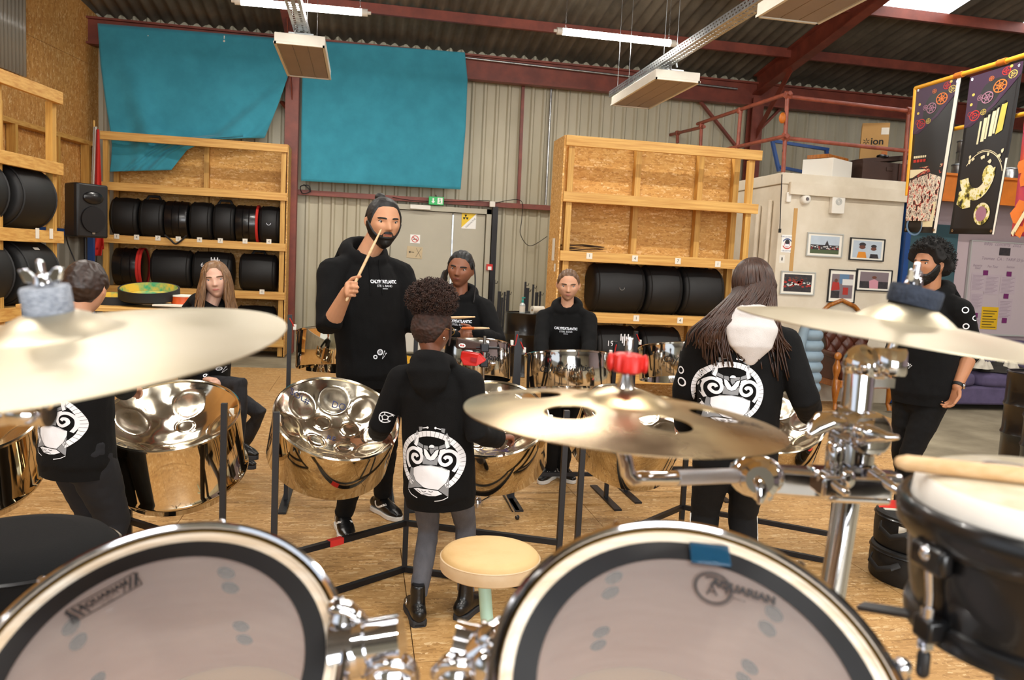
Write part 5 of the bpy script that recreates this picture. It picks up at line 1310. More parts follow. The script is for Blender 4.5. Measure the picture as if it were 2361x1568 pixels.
# smaller tenor pans in the row behind, tilted towards their players
def far_pan(label, px, py, Y, tilt, side, seed, textl=None, lean=0.0, skirt=.22, R=.285):
    n = V((lean, math.tan(rad(tilt)), 1)).normalized()
    N_ = at(px, py, Y); d = V((0, -1, 0)); d = (d - n * d.dot(n)).normalized()
    c = N_ - d * R
    t, M = pan(label, c, n, skirt, R, seed, outer=9, inner=4, depth=.16, group='row of tenor pans at the back', side='pan_side' if seed == 21 else 'pan_silver')
    if textl:
        s, ang, logo = textl
        vs, fs = text_mesh(s, .062, shear=.25)
        wrap(([(p.x * .92, p.y) for p in vs], fs), M, R + .004, ang, -skirt * .5).build('lettering', 'ink_black', t, smooth=0, recalc=False)
    return t, M, c
front = -math.pi / 2
tF, MF, cF = far_pan('tenor steel pan behind the person raising a stick, golden reflections', 790, 754, 4.85, 14, 0, 21)
tG, MG, cG = far_pan('tenor steel pan in front of the person holding sticks', 1090, 781, 4.85, 16, 0, 23, ("Steel Band", front + .25, 0))
tH, MH, cH = far_pan('tenor steel pan with lettering in front of the person with arms down', 1335, 809, 4.85, 14, 0, 25, ("Calyps'Atlantic", front - .35, 1))
tI, MI, cI = far_pan('tenor steel pan with lettering left of the person with the white-lined hood', 1605, 790, 5.0, 14, 0, 27, ("Calyps'Atlantic", front - .2, 1))
def far_stand(label, c, R=.285, feet=True):
    t = thing('pan_stand', label, 'stand', (c.x, c.y, 0), 0, 'black pan stands')
    for s in (-1, 1):
        p = V((c.x + s * (R + .045), c.y, 0)); pole(t, p, c.z + .11)
        mb = MB(); mb.bar((p.x, p.y - .27, .006), (p.x, p.y + .3, .006), .05, .012); mb.build('foot', 'black_metal', t, smooth=0)
        cord(t, (p.x, p.y - .02, c.z + .09), (c.x + s * R, c.y, c.z + .01))
    sbar(t, V((c.x - R - .045, c.y + .05, .16)), V((c.x + R + .045, c.y + .05, .16)))
    return t
far_stand('black stand of the tenor pan behind the person raising a stick', cF); far_stand('black stand of the tenor pan of the person holding sticks', cG)
far_stand('black stand of the tenor pan of the person with arms down', cH); far_stand('black stand of the tenor pan next to the white-lined hood', cI)

# percussion stand with wood block and red jam block
pb = V((atz(1098, 1206).x, atz(1098, 1206).y, 0))
tp = thing('percussion_stand', 'chrome percussion tripod in front of the person holding sticks', 'stand', pb)
ztop = at(1118, 775, pb.y).z
part('pole', 'chrome', tp, lambda m: (m.tube([pb + Z * .12, V((pb.x, pb.y, .75))], .013, 12)))
part('upper_pole', 'chrome', tp, lambda m: m.tube([V((pb.x, pb.y, .74)), V((pb.x, pb.y, ztop))], .009, 12))
part('boss', 'chrome', tp, lambda m: m.lathe([(0, .10), (.03, .10), (.034, .13), (.02, .16), (0, .16)], 16, Matrix.Translation(pb)))
for a in (0.2, 2.3, 4.4):
    d = V((math.cos(a), math.sin(a), 0))
    part('tripod_leg', 'chrome_soft', tp, lambda m: (m.bar(pb + Z * .44 + d * .02, pb + d * .27 + Z * .012, .018, .006), m.bar(pb + Z * .13 + d * .02, pb + d * .17 + Z * .2, .014, .006)), smooth=0)
    part('rubber_foot', 'black_plastic', tp, lambda m: m.sphere(pb + d * .27 + Z * .015, .015, 10))
for dz in (.07, .16): part('clamp', 'black_metal', tp, lambda m: m.cbox(V((pb.x, pb.y, ztop - dz)), (.05, .05, .05)), bevel=.006)
part('crossbar', 'black_metal', tp, lambda m: m.tube([V((pb.x - .05, pb.y, ztop - .07)), V((pb.x + .09, pb.y, ztop - .07))], .008, 8))
part('wing_screw', 'chrome', tp, lambda m: (m.sphere(V((pb.x + .05, pb.y - .03, ztop - .16)), (.02, .008, .012), 10), m.sphere(V((pb.x - .06, pb.y - .02, .74)), (.03, .02, .03), 12)))
jc = at(1092, 828, pb.y - .02)
jb = thing('jam_block', 'red plastic jam block clamped on the percussion stand', 'percussion', jc)
mb = MB(Matrix.Translation(jc) @ Matrix.Rotation(.12, 4, 'Y') @ Matrix.Rotation(-.35, 4, 'Z'))
mb.add([(-.075, -.03, .035), (.03, -.035, .035), (.075, -.02, .0), (.03, -.035, -.035), (-.05, -.03, -.045), (-.078, -.02, -.005), (-.075, .03, .04), (.03, .035, .04), (.075, .02, .01), (.03, .035, -.03), (-.05, .03, -.04), (-.078, .02, 0)],
       [(0, 1, 2, 3, 4, 5), (11, 10, 9, 8, 7, 6)] + [(i, (i + 1) % 6, 6 + (i + 1) % 6, 6 + i) for i in range(6)])
mb.build('block', 'red_plastic', jb, smooth=0, bevel=.006)
pmat('red_dark', '#a0161a', .5)
mb = MB(Matrix.Translation(jc) @ Matrix.Rotation(.12, 4, 'Y') @ Matrix.Rotation(-.35, 4, 'Z')); mb.box(-.01, -.0375, -.012, .025, -.034, .012); mb.build('slot', 'red_dark', jb)
part('mount', 'chrome', jb, lambda m: m.tube([jc + V((.06, .0, .0)), V((pb.x, pb.y, ztop - .16))], .008, 8))
wc = at(1085, 795, pb.y + .02)
wb_ = thing('cowbell', 'dark brown cowbell above the red jam block', 'cowbell', wc)
mb = MB(Matrix.Translation(wc) @ Matrix.Rotation(.10, 4, 'Y')); mb.add([(-.085, -.035, -.03), (-.085, .035, -.03), (-.085, .035, .03), (-.085, -.035, .03), (.08, -.02, -.018), (.08, .02, -.018), (.08, .02, .018), (.08, -.02, .018)], [(0, 1, 2, 3), (7, 6, 5, 4), (0, 4, 5, 1), (1, 5, 6, 2), (2, 6, 7, 3), (3, 7, 4, 0)])
mb.build('bell', 'dark_brown', wb_, smooth=0, bevel=.006)
Mo = frame(wc + V((-.055, -.036, -.002)), (0, -1, 0), (1, 0, -.1)); decal(Mo, 0, 'white_sign', wb_, 'oval_badge', discp(0, 0, .021, 20, .62)); decal(Mo, .0006, 'red_sign', wb_, 'badge_marks', [rect(-.012, -.005, -.002, .005), rect(.002, -.005, .012, .005)])
part('mount', 'black_metal', wb_, lambda m: m.tube([wc + V((.07, 0, 0)), V((pb.x, pb.y, ztop - .07))], .009, 8))
# ================================================================ PEOPLE
def smooth(t): t = max(0.0, min(1.0, t)); return t * t * (3 - 2 * t)
def G(v, c, w): return math.exp(-((v - c) / w) ** 2)
def head_pt(lon, lat, off=0.0, jaw=.36):
    """point of a head of unit height; lon 0 = face, positive towards the person's right"""
    sl, cl = math.sin(lat), math.cos(lat)
    cc = max(cl, 0) ** .88
    x = .352 * cc * math.sin(lon); y = .435 * cc * math.cos(lon); z = .5 * sl
    if y > 0: y *= .93
    else: y *= 1.04
    if z < -.04:
        t = min(1, (-.04 - z) / .46)
        x *= 1 - jaw * t ** 1.4
        if y < 0: y *= 1 - .62 * t
        else: y *= 1 + .10 * t * math.cos(lon)
    if math.cos(lon) > 0 and y > 0:
        ax = abs(x); f = 0
        nz = smooth((.07 - z) / .18) * (1 if z > -.125 else max(0, 1 - (-.125 - z) / .045))
        f += .105 * nz * G(x, 0, .05) + .03 * G(z, -.12, .04) * G(ax, .045, .04)
        f += .02 * G(ax, .03, .06) * G(z, .06, .06)
        f -= .042 * G(ax, .15, .075) * G(z, .028, .05)
        f += .020 * G(ax, .13, .12) * G(z, .10, .035)
        f += .016 * G(ax, .21, .07) * G(z, -.08, .07)
        f += .022 * G(x, 0, .10) * G(z, -.245, .045) - .012 * G(x, 0, .09) * G(z, -.247, .009)
        f += .030 * G(x, 0, .10) * G(z, -.43, .06) - .014 * G(x, 0, .08) * G(z, -.33, .03)
        y += f
    p = V((x, y, z))
    if off:
        nrm = V((x / .352 ** 2, y / .42 ** 2, z / .5 ** 2)).normalized()
        p = p + nrm * off
    return p
def lerp_tab(tab, a):
    for (x0, y0), (x1, y1) in zip(tab, tab[1:]):
        if a <= x1: return y0 + (y1 - y0) * (a - x0) / (x1 - x0)
    return tab[-1][1]
HAIRLINE = [(0, .335), (30, .32), (50, .24), (62, .06), (72, -.06), (80, -.04), (92, .06), (108, -.10), (125, -.24), (180, -.30)]
def patch(Mh, fn, nu=120, nv=84, lo=-.006, front=False):
    """shell over the head where thickness fn(lon,lat,p) > lo"""
    mb = MB(Mh); ln = 1.0 if front else math.pi; lt = .9 if front else math.pi * .4995
    if front: nu //= 2; nv //= 2
    W = nu + 1 if front else nu; val = []; vs = []
    for j in range(nv + 1):
        la = (j / nv * 2 - 1) * lt
        for i in range(W):
            l_ = (i / nu * 2 - 1) * ln; p = head_pt(l_, la); k = fn(l_, la, p); val.append(k); k = max(-.02, k)
            vs.append(p + V((p.x / .352 ** 2, p.y / .42 ** 2, p.z / .5 ** 2)).normalized() * k)
    fs = []
    for j in range(nv):
        for i in range(nu):
            q = (j * W + i, j * W + (i + 1) % W, (j + 1) * W + (i + 1) % W, (j + 1) * W + i)
            if sum(val[k] > lo for k in q) >= 2: fs.append(q)
    used = sorted({i for f in fs for i in f}); mp = {a_: b_ for b_, a_ in enumerate(used)}
    return mb.add([vs[i] for i in used], [tuple(mp[i] for i in f) for f in fs])
TMP = bpy.data.scenes.new('workbench')
def remesh(mb, vox, it=2, fac=.5):
    me = mb.mesh('tmp'); fixn(me)
    o = bpy.data.objects.new('tmp', me); TMP.collection.objects.link(o)
    r = o.modifiers.new('r', 'REMESH'); r.mode = 'VOXEL'; r.voxel_size = vox; r.adaptivity = 0
    if it: s = o.modifiers.new('s', 'SMOOTH'); s.iterations = it; s.factor = fac
    with bpy.context.temp_override(scene=TMP, view_layer=TMP.view_layers[0]):
        dg = bpy.context.evaluated_depsgraph_get(); m2 = bpy.data.meshes.new_from_object(o.evaluated_get(dg))
    bpy.data.objects.remove(o); bpy.data.meshes.remove(me)
    return m2
def wrinkle(me, amp, sc, seed, zf=1.0):
    n = len(me.vertices); co = np.empty(n * 3, 'f'); nr = np.empty(n * 3, 'f'); me.vertices.foreach_get('co', co); me.vertex_normals.foreach_get('vector', nr)
    co = co.reshape(-1, 3); nr = nr.reshape(-1, 3); nz = noise.noise
    k = np.array([nz((x * sc + seed, y * sc, z * sc * zf)) + .5 * nz((x * sc * 2.3, y * sc * 2.3 + seed, z * sc * 2.3 * zf)) for x, y, z in co.tolist()], 'f')
    me.vertices.foreach_set('co', (co + nr * (amp * k)[:, None]).ravel()); me.update()
def bvh_of(me): return bvhtree.BVHTree.FromPolygons([tuple(v.co) for v in me.vertices], [tuple(p.vertices) for p in me.polygons])
def ik(a, c, l1, l2, pole):
    d = c - a; L = min(d.length, (l1 + l2) * .998); d = d.normalized(); c = a + d * L
    x = (l1 * l1 - l2 * l2 + L * L) / (2 * L); h = math.sqrt(max(l1 * l1 - x * x, 0))
    p = pole - d * pole.dot(d)
    if p.length < 1e-5: p = d.orthogonal()
    return a + d * x + p.normalized() * h, c
def hand(mb, w, d, n, right, hs, curl=30, spread=.06, thumb=.5):
    d = d.normalized(); n = (n - d * n.dot(d)).normalized(); u = d.cross(n) * (1 if right else -1)
    mb.tube([w - d * .05 * hs, w + d * .14 * hs, w + d * .34 * hs, w + d * .52 * hs], [(.13 * hs, .10 * hs), (.18 * hs, .085 * hs), (.215 * hs, .08 * hs), (.20 * hs, .07 * hs)], 14, up=u, rnd=True)
    for k, (o, L) in enumerate(((.155, .42), (.052, .47), (-.052, .44), (-.15, .34))):
        p = w + d * (.48 - .03 * abs(k - 1.2)) * hs + u * (o * hs); pts = [p - d * .1 * hs, p]; a = rad(curl * (.55 + .08 * k)); dd = d + u * (o * spread * 4)
        dd.normalize()
        for sgm, f in enumerate((.45, .32, .23)):
            c_, s_ = math.cos(a), math.sin(a); p = p + (dd * c_ + n * s_) * (L * f * hs); pts.append(p); a += rad(curl * (1.05 if sgm == 0 else .8))
        mb.tube(pts, [.055 * hs, .052 * hs, .048 * hs, .044 * hs, .036 * hs], 10, rnd=True)
    p = w + d * .12 * hs + u * .15 * hs; td = (d * .65 + u * .65 + n * (.1 + .5 * thumb)).normalized(); q = p + td * .25 * hs
    te = (d * .9 + u * .15 + n * (.15 + .7 * thumb)).normalized()
    mb.tube([p, q, q + te * .17 * hs, q + te * .30 * hs], [.075 * hs, .058 * hs, .052 * hs, .04 * hs], 10, rnd=True)
    return w + d * .42 * hs + n * .12 * hs, u
def shoe(t, an, d, L, mat_u, mat_s, high=.0, sole=.025):
    d = V((d.x, d.y, 0)).normalized(); s = d.cross(Z); a0 = V((an.x, an.y, 0)) - d * L * .25
    z0 = an.z_floor if hasattr(an, 'z_floor') else 0.0
    return a0, d, s

pmat('hoodie', '#060607', .9, var=.2, vscale=7, bump=.25, bscale=420, spec=.25)
pmat('hood_white', '#c9c4c2', .85, var=.06, vscale=6, bump=.25, bscale=300)
pmat('jeans_black', '#070708', .85, spec=.3, var=.2, vscale=6, bump=.2, bscale=400)
pmat('jeans_navy', '#0a0c13', .85, var=.2, vscale=6)
pmat('jeans_grey', '#5c5c62', .85, col2='#48484e', vscale=10, stretch=(1, 1, .4), bump=.25, bscale=380)
pmat('leggings', '#26262a', .85, var=.3, vscale=40, stretch=(1, 1, .3))
pmat('boot_leather', '#0b0b0c', .3, var=.2, bump=.1, bscale=60)
pmat('boot_sole', '#26272a', .7)
pmat('shoe_white', '#dfdcd5', .6)
pmat('eye_white', '#b9b0a8', .3); pmat('eye_dark', '#140d0a', .15, coat=.5); pmat('eye_grey', '#5a636a', .15, coat=.5); pmat('lash', '#120d0b', .7)
def skinmat(name, col, lip):
    m = pmat(name, col, .5, var=.05, vscale=14, spec=.4)
    b = m.node_tree.nodes['Principled BSDF']; b.inputs['Subsurface Weight'].default_value = .12; b.inputs['Subsurface Radius'].default_value = (.012, .004, .002)
    pmat(name + '_lip', lip, .4)
skinmat('skin_olive', '#c8926f', '#b06a5c'); skinmat('skin_brown', '#7a4a34', '#7a3e36'); skinmat('skin_pale', '#dcae97', '#c4796f'); skinmat('skin_tan', '#b07a58', '#97584a'); skinmat('skin_dark', '#8d5b43', '#7c4238'); skinmat('skin_rose', '#d6a182', '#bf7266')
pmat('hair_black', '#0e0b0a', .55, col2='#070606', vscale=30); pmat('hair_brown', '#33211a', .45, col2='#22150f', vscale=24, stretch=(3, 3, .5)); pmat('hair_long', '#452a1d', .42, col2='#281811', vscale=60, stretch=(2, 2, .12)); pmat('hair_blonde', '#8a6540', .45, col2='#5f4127', vscale=60, stretch=(2, 2, .12)); pmat('hair_fair', '#6d4f36', .5, col2='#523a26', vscale=30); pmat('hair_puff', '#3a2015', .75, col2='#21120c', vscale=40); pmat('hair_afro', '#14100e', .85, col2='#0a0807', vscale=40)
PEOPLE = {}
def person(label, base, fw, H, skin, headk=.145, armR=None, armL=None, legs=None, head=(0, 0, 0), lean=V((0, 0, 0)), hoff=V((0, 0, 0)), hip=None, sleeve=('full', 'full'), hem=.42, bulk=1.0, pants='jeans_black', shoes=None, face=True, vox=.0048, hoodback=True, hood_mat='hoodie', eyes='eye_dark', brow='hair_black', jaw=.36, seed=1, collar=True, shw=.108, leg_r=1.0, yawh=0.0):
    fw = V((fw.x, fw.y, 0)).normalized(); r = fw.cross(Z)
    t = thing('person', label, 'person', V((base.x, base.y, 0)))
    pel = V((base.x, base.y, .53 * H)) if hip is None else hip.copy()
    up = (Z + lean).normalized()
    che = pel + up * (.20 * H); sho = pel + up * (.285 * H); nek = pel + up * (.325 * H); 
    hc = nek + up * (.035 * H) + Z * (headk * H * .5) + fw * (.025 * H) + hoff
    hh = headk * H
    yaw, pit, rol = [rad(a) for a in head]
    # head frame: columns right, forward, up
    hf = (fw * math.cos(yaw) + r * math.sin(yaw)); hr = hf.cross(Z); hf2 = hf * math.cos(pit) + Z * math.sin(pit); hu = hr.cross(hf2)
    hr2 = hr * math.cos(rol) - hu * math.sin(rol); hu2 = hu * math.cos(rol) + hr * math.sin(rol)
    Mh = Matrix(((hr2.x, hf2.x, hu2.x, hc.x), (hr2.y, hf2.y, hu2.y, hc.y), (hr2.z, hf2.z, hu2.z, hc.z), (0, 0, 0, 1))) @ Matrix.Scale(hh, 4)
    S = {}
    mb = MB(); ho = MB(); pa = MB()
    # head, ears, neck
    mb2 = MB(Mh); mb2.grid(lambda u, v: head_pt((u * 2 - 1) * math.pi, (v - .5) * math.pi * .9999, 0, jaw), 120, 84, cu=True); mb.v += mb2.v; mb.f += mb2.f
    for s in (-1, 1):
        e = MB(Mh @ Matrix.Translation((s * .335, -.03, -.02)) @ Matrix.Rotation(s * .35, 4, 'Z'))
        e.tube([(0, -.01, .10), (s * .03, -.045, .07), (s * .035, -.05, .0), (s * .02, -.02, -.07), (0, .01, -.11)], [.022, .026, .024, .024, .02], 8, rnd=True); e.sphere((s * .005, -.01, 0), (.022, .05, .085), 12)
        b0 = len(mb.v); mb.v += e.v; mb.f += [tuple(b0 + i for i in f) for f in e.f]
    nr = .034 * H * (1.0 if headk < .145 else .92)
    mb.tube([nek - up * .07 * H, nek, hc + Mh.to_3x3() @ V((0, -.12, -.22))], [(nr * 1.25, nr * 1.15), (nr, nr), (nr * .98, nr)], 16, up=r, rnd=True)
    # trunk
    mb.tube([pel - up * .03 * H, pel + up * .06 * H, che, sho], [(.085 * H, .062 * H), (.075 * H, .055 * H), (.088 * H, .062 * H), (.062 * H, .045 * H)], 20, up=r, rnd=True)
    b_ = bulk
    hz = (hem - .53) * H
    ho.tube([pel + up * hz, pel + up * (hz + .03 * H), pel + up * .04 * H, che - up * .04 * H, che + up * .03 * H, sho + up * .004 * H, nek - up * .004 * H], [(.098 * H * b_, .078 * H * b_), (.106 * H * b_, .086 * H * b_), (.102 * H * b_, .080 * H * b_), (.104 * H * b_, .080 * H * b_), (.104 * H * b_, .076 * H * b_), (.082 * H * b_, .058 * H * b_), (.05 * H, .045 * H)], 28, up=r)
    l1, l2 = .168 * H, .150 * H; hs = .106 * H
    for right, arm, slv in ((True, armR, sleeve[0]), (False, armL, sleeve[1])):
        sg = 1 if right else -1
        sj = sho + r * (sg * shw * H) - up * (.012 * H)
        a = arm or {}
        w = a.get('w') or (sj + Z * -(l1 + l2) * .98 + r * (sg * .03 * H) + fw * .04 * H)
        el, w = ik(sj, w, l1, l2, a.get('pole', r * sg * .3 - fw * .6 - Z * .4))
        fd = a.get('d') or (w - el).normalized(); pn = a.get('n') or (r * -sg)
        mb.tube([sj - r * (sg * .04 * H), sj, sj.lerp(el, .5), el, el.lerp(w, .3), w], [.034 * H, .032 * H, .028 * H, .024 * H, .0255 * H, .0165 * H], 14, rnd=True)
        gp, gu = hand(mb, w, fd, pn, right, hs, a.get('curl', 28), thumb=a.get('thumb', .4))
        S['grip' + ('R' if right else 'L')] = (gp, gu); S['el' + ('R' if right else 'L')] = el; S['w' + ('R' if right else 'L')] = w; S['sj' + ('R' if right else 'L')] = sj
        nk = nek - up * .012 * H + r * (sg * .03 * H)
        ho.tube([nk, sj - r * (sg * .015 * H) + Z * .006 * H, sj.lerp(el, .35)], [.032 * H, .040 * H * b_, .038 * H * b_], 16, rnd=True)
        if slv == 'full': end = w + (w - el).normalized() * .004 * H; ho.tube([sj, sj.lerp(el, .5), el, el.lerp(end, .45), end.lerp(el, .07), end], [.040 * H * b_, .037 * H * b_, .035 * H * b_, .033 * H * b_, .030 * H * b_, .0225 * H * b_], 18, rnd=True)
        else: end = el.lerp(w, slv); ho.tube([sj, sj.lerp(el, .5), el, end], [.040 * H * b_, .038 * H * b_, .036 * H * b_, .029 * H * b_], 18, rnd=True)
    # legs
    lg = legs or {}
    for right in (True, False):
        sg = 1 if right else -1
        hj = pel + r * (sg * .05 * H) - up * .02 * H
        f = lg.get('R' if right else 'L') or {}
        an = f.get('a') or (V((hj.x, hj.y, .045 * H)) + r * sg * .012 * H)
        kn, an = ik(hj, an, .245 * H, .245 * H, f.get('pole', fw))
        td = f.get('d') or (fw * .95 + r * sg * .25).normalized()
        lr = leg_r
        mb.tube([hj, hj.lerp(kn, .5), kn, kn.lerp(an, .35), an], [.05 * H * lr, .043 * H * lr, .032 * H * lr, .031 * H * lr, .021 * H * lr], 14, rnd=True)
        ft = V((td.x, td.y, 0 if not f.get('dz') else f['dz'])).normalized()
        mb.tube([an - ft * .012 * H - Z * .014 * H, an + ft * .045 * H - Z * .025 * H, an + ft * .085 * H - Z * .030 * H], [.017 * H, .014 * H, .009 * H], 12, rnd=True)
        pa.tube([hj + up * .03 * H, hj, hj.lerp(kn, .5), kn, kn.lerp(an, .4), an.lerp(kn, .12), an.lerp(kn, f.get('cuff', .03))], [.058 * H * lr, .062 * H * lr, .053 * H * lr, .041 * H * lr, .040 * H * lr, .033 * H * lr, .033 * H * lr], 18)
        S['an' + ('R' if right else 'L')] = an; S['kn' + ('R' if right else 'L')] = kn; S['td' + ('R' if right else 'L')] = ft
    pa.tube([pel - up * .06 * H, pel + up * .06 * H], [(.088 * H, .07 * H), (.092 * H, .07 * H)], 20, up=r, rnd=True)
    # hood: thick roll round the neck, deeper behind
    pts, rr = [], []
    for i in range(15):
        a = math.pi * (-.93 + 1.86 * i / 14); bk = .5 + .5 * math.cos(a)
        c_ = nek + up * (.012 * H + .022 * H * bk) + r * (math.sin(a) * .058 * H) - fw * (math.cos(a) * (.050 if bk > .5 else .056) * H + (.008 * H)) - up * (.030 * H * (1 - bk) ** 1.5)
        pts.append(c_); rr.append((.014 * H + .006 * H * bk, .020 * H + .012 * H * bk))
    if collar: ho.tube(pts, rr, 12, rnd=True)
    hd = MB()
    tgt = hd if hood_mat != 'hoodie' else ho
    if hoodback:
        tgt.tube([nek - fw * .055 * H + up * .03 * H, nek - fw * .075 * H - up * .01 * H, nek - fw * .082 * H - up * .06 * H, nek - fw * .078 * H - up * .10 * H], [(.060 * H, .022 * H), (.074 * H, .028 * H), (.058 * H, .026 * H), (.018 * H, .014 * H)], 18, up=r, rnd=True)
        if hd.v: hd.tube(pts, [(a * 1.12, b * 1.12) for a, b in rr], 12, rnd=True)
    me = remesh(mb, vox, 2, .4); body = link('body', me, skin, t, 175)
    me = remesh(ho, .0075, 3, .5); wrinkle(me, .0045, 13, seed * 3.1, .7); hoodie = link('hoodie', me, 'hoodie', t, 175); S['hbvh'] = bvh_of(me)
    me = remesh(pa, .0085, 2, .5); wrinkle(me, .0035, 14, seed * 1.7, 1.6); trousers = link('trousers', me, pants, t, 175); S['pbvh'] = bvh_of(me)
    if hd.v:
        me = remesh(hd, .007, 2, .5); wrinkle(me, .004, 14, seed); link('hood', me, hood_mat, t, 175)
    # rib bands at hem and cuffs
    a = MB(); a.tube([pel + up * (hz - .012 * H), pel + up * (hz + .022 * H)], [(.0985 * H * b_, .0785 * H * b_), (.103 * H * b_, .082 * H * b_)], 36, up=r); a.build('hem_band', 'hoodie', hoodie)
    if face:
        for s in (-1, 1):
            c_ = head_pt(math.atan2(s * .152, .33), math.asin(.06)) + V((0, -.046, 0)); c_.x = s * .15; c_.z = .028
            a = MB(Mh); a.sphere(c_, .058, 16); ey = a.build('eye', 'eye_white', t, smooth=170)
            look = V((.0, 1, -.03)).normalized(); a = MB(Mh); a.sphere(c_ + look * .036, (.032, .027, .032), 14); a.build('iris', eyes, ey, smooth=170)
            a = MB(Mh); a.tube([c_ + V((x, .052 - abs(x) * .35, .034 - 6 * x * x)) for x in (-.065, -.035, 0, .035, .065)], [.004, .008, .009, .008, .004], 6); a.build('eyelid', brow if brow == 'hair_black' else 'lash', ey, smooth=170)
        patch(Mh, lambda lo, la, p: (.012 * smooth(1 - abs(p.z - (.105 - .35 * (abs(p.x) - .15) ** 2 * 4 + .0)) / .022) * smooth((abs(p.x) - .05) / .03) * smooth((.25 - abs(p.x)) / .05) - .004) if p.y > 0 else -1, lo=-.0025, nu=200, nv=140, front=True).build('eyebrows', brow, t, smooth=170)
        patch(Mh, lambda lo, la, p: (.010 * smooth(1 - abs(p.z + .247) / (.036 * max(.15, 1 - (p.x / .105) ** 2))) - .004) if p.y > 0 and abs(p.x) < .105 else -1, lo=-.003, nu=200, nv=140, front=True).build('lips', skin + '_lip', t, smooth=170)
    S.update(root=t, Mh=Mh, hh=hh, fw=fw, r=r, up=up, pel=pel, che=che, sho=sho, nek=nek, hc=hc, H=H, hoodie=hoodie, trousers=trousers, body=body)
    return S
def hair_cap(S, mat, thick=.035, line=None, fuzz=.0, fs=20, name='hair', extra=None):
    line = line or HAIRLINE
    def fn(lo, la, p):
        m = p.z - lerp_tab(line, abs(math.degrees(lo)))
        k = thick * smooth(m / .09) - .012 * (1 - smooth((m + .02) / .03))
        if extra: k += extra(lo, la, p) * smooth(m / .05)
        if fuzz and m > 0: k += fuzz * noise.noise((p.x * fs, p.y * fs, p.z * fs)) * smooth(m / .06)
        return k
    return patch(S['Mh'], fn, 150, 110).build(name, mat, S['root'], smooth=170)
def strands(S, name, mat, curves, r=.0022, n=5, parent=None):
    mb = MB()
    for pts, rr in curves: mb.tube(pts, rr if rr else r, n)
    o = mb.build(name, mat, parent or S['root'], smooth=170, recalc=False); o['kind'] = 'stuff'; return o
def spline(P, k=6):
    Q = []
    for i in range(len(P) - 1):
        a = P[max(i - 1, 0)]; b = P[i]; c = P[i + 1]; d = P[min(i + 2, len(P) - 1)]
        for s in range(k):
            t = s / k; Q.append(0.5 * ((2 * b) + (c - a) * t + (2 * a - 5 * b + 4 * c - d) * t * t + (3 * b - a - 3 * c + d) * t ** 3))
    return Q + [P[-1]]
def print_on(S, name, mat, vs, fs, px, py, zax, xax, scale=1.0, bv='hbvh', off=.0022, parent='hoodie', back=.35, maxlen=.012, depth=None):
    """drop flat artwork on the clothing where the pixel ray meets it"""
    h = S[bv].ray_cast(CAM, ray(px, py).normalized(), 12)
    if h[0] is None: return None
    M = frame(h[0] + V(zax).normalized() * back, zax, xax)
    ov, of = drape([(p[0] * scale, p[1] * scale) for p in vs], fs, M, S[bv], off, maxlen)
    b = MB(); b.add(ov, of); return b.build(name, mat, S[parent], smooth=0, recalc=False)
def polys2mesh(polys):
    vs, fs = [], []
    for p in polys: fs.append(tuple(range(len(vs), len(vs) + len(p)))); vs += [tuple(q) for q in p]
    return vs, fs
def stroke(pts, w):
    P = spline([V((*p, 0)) for p in pts], 5); out = []
    L_, R_ = [], []
    for i, p in enumerate(P):
        d = (P[min(i + 1, len(P) - 1)] - P[max(i - 1, 0)]).normalized(); n = V((-d.y, d.x, 0)); L_.append(p + n * w / 2); R_.append(p - n * w / 2)
    for i in range(len(P) - 1): out.append([(L_[i].x, L_[i].y), (R_[i].x, R_[i].y), (R_[i + 1].x, R_[i + 1].y), (L_[i + 1].x, L_[i + 1].y)])
    return out
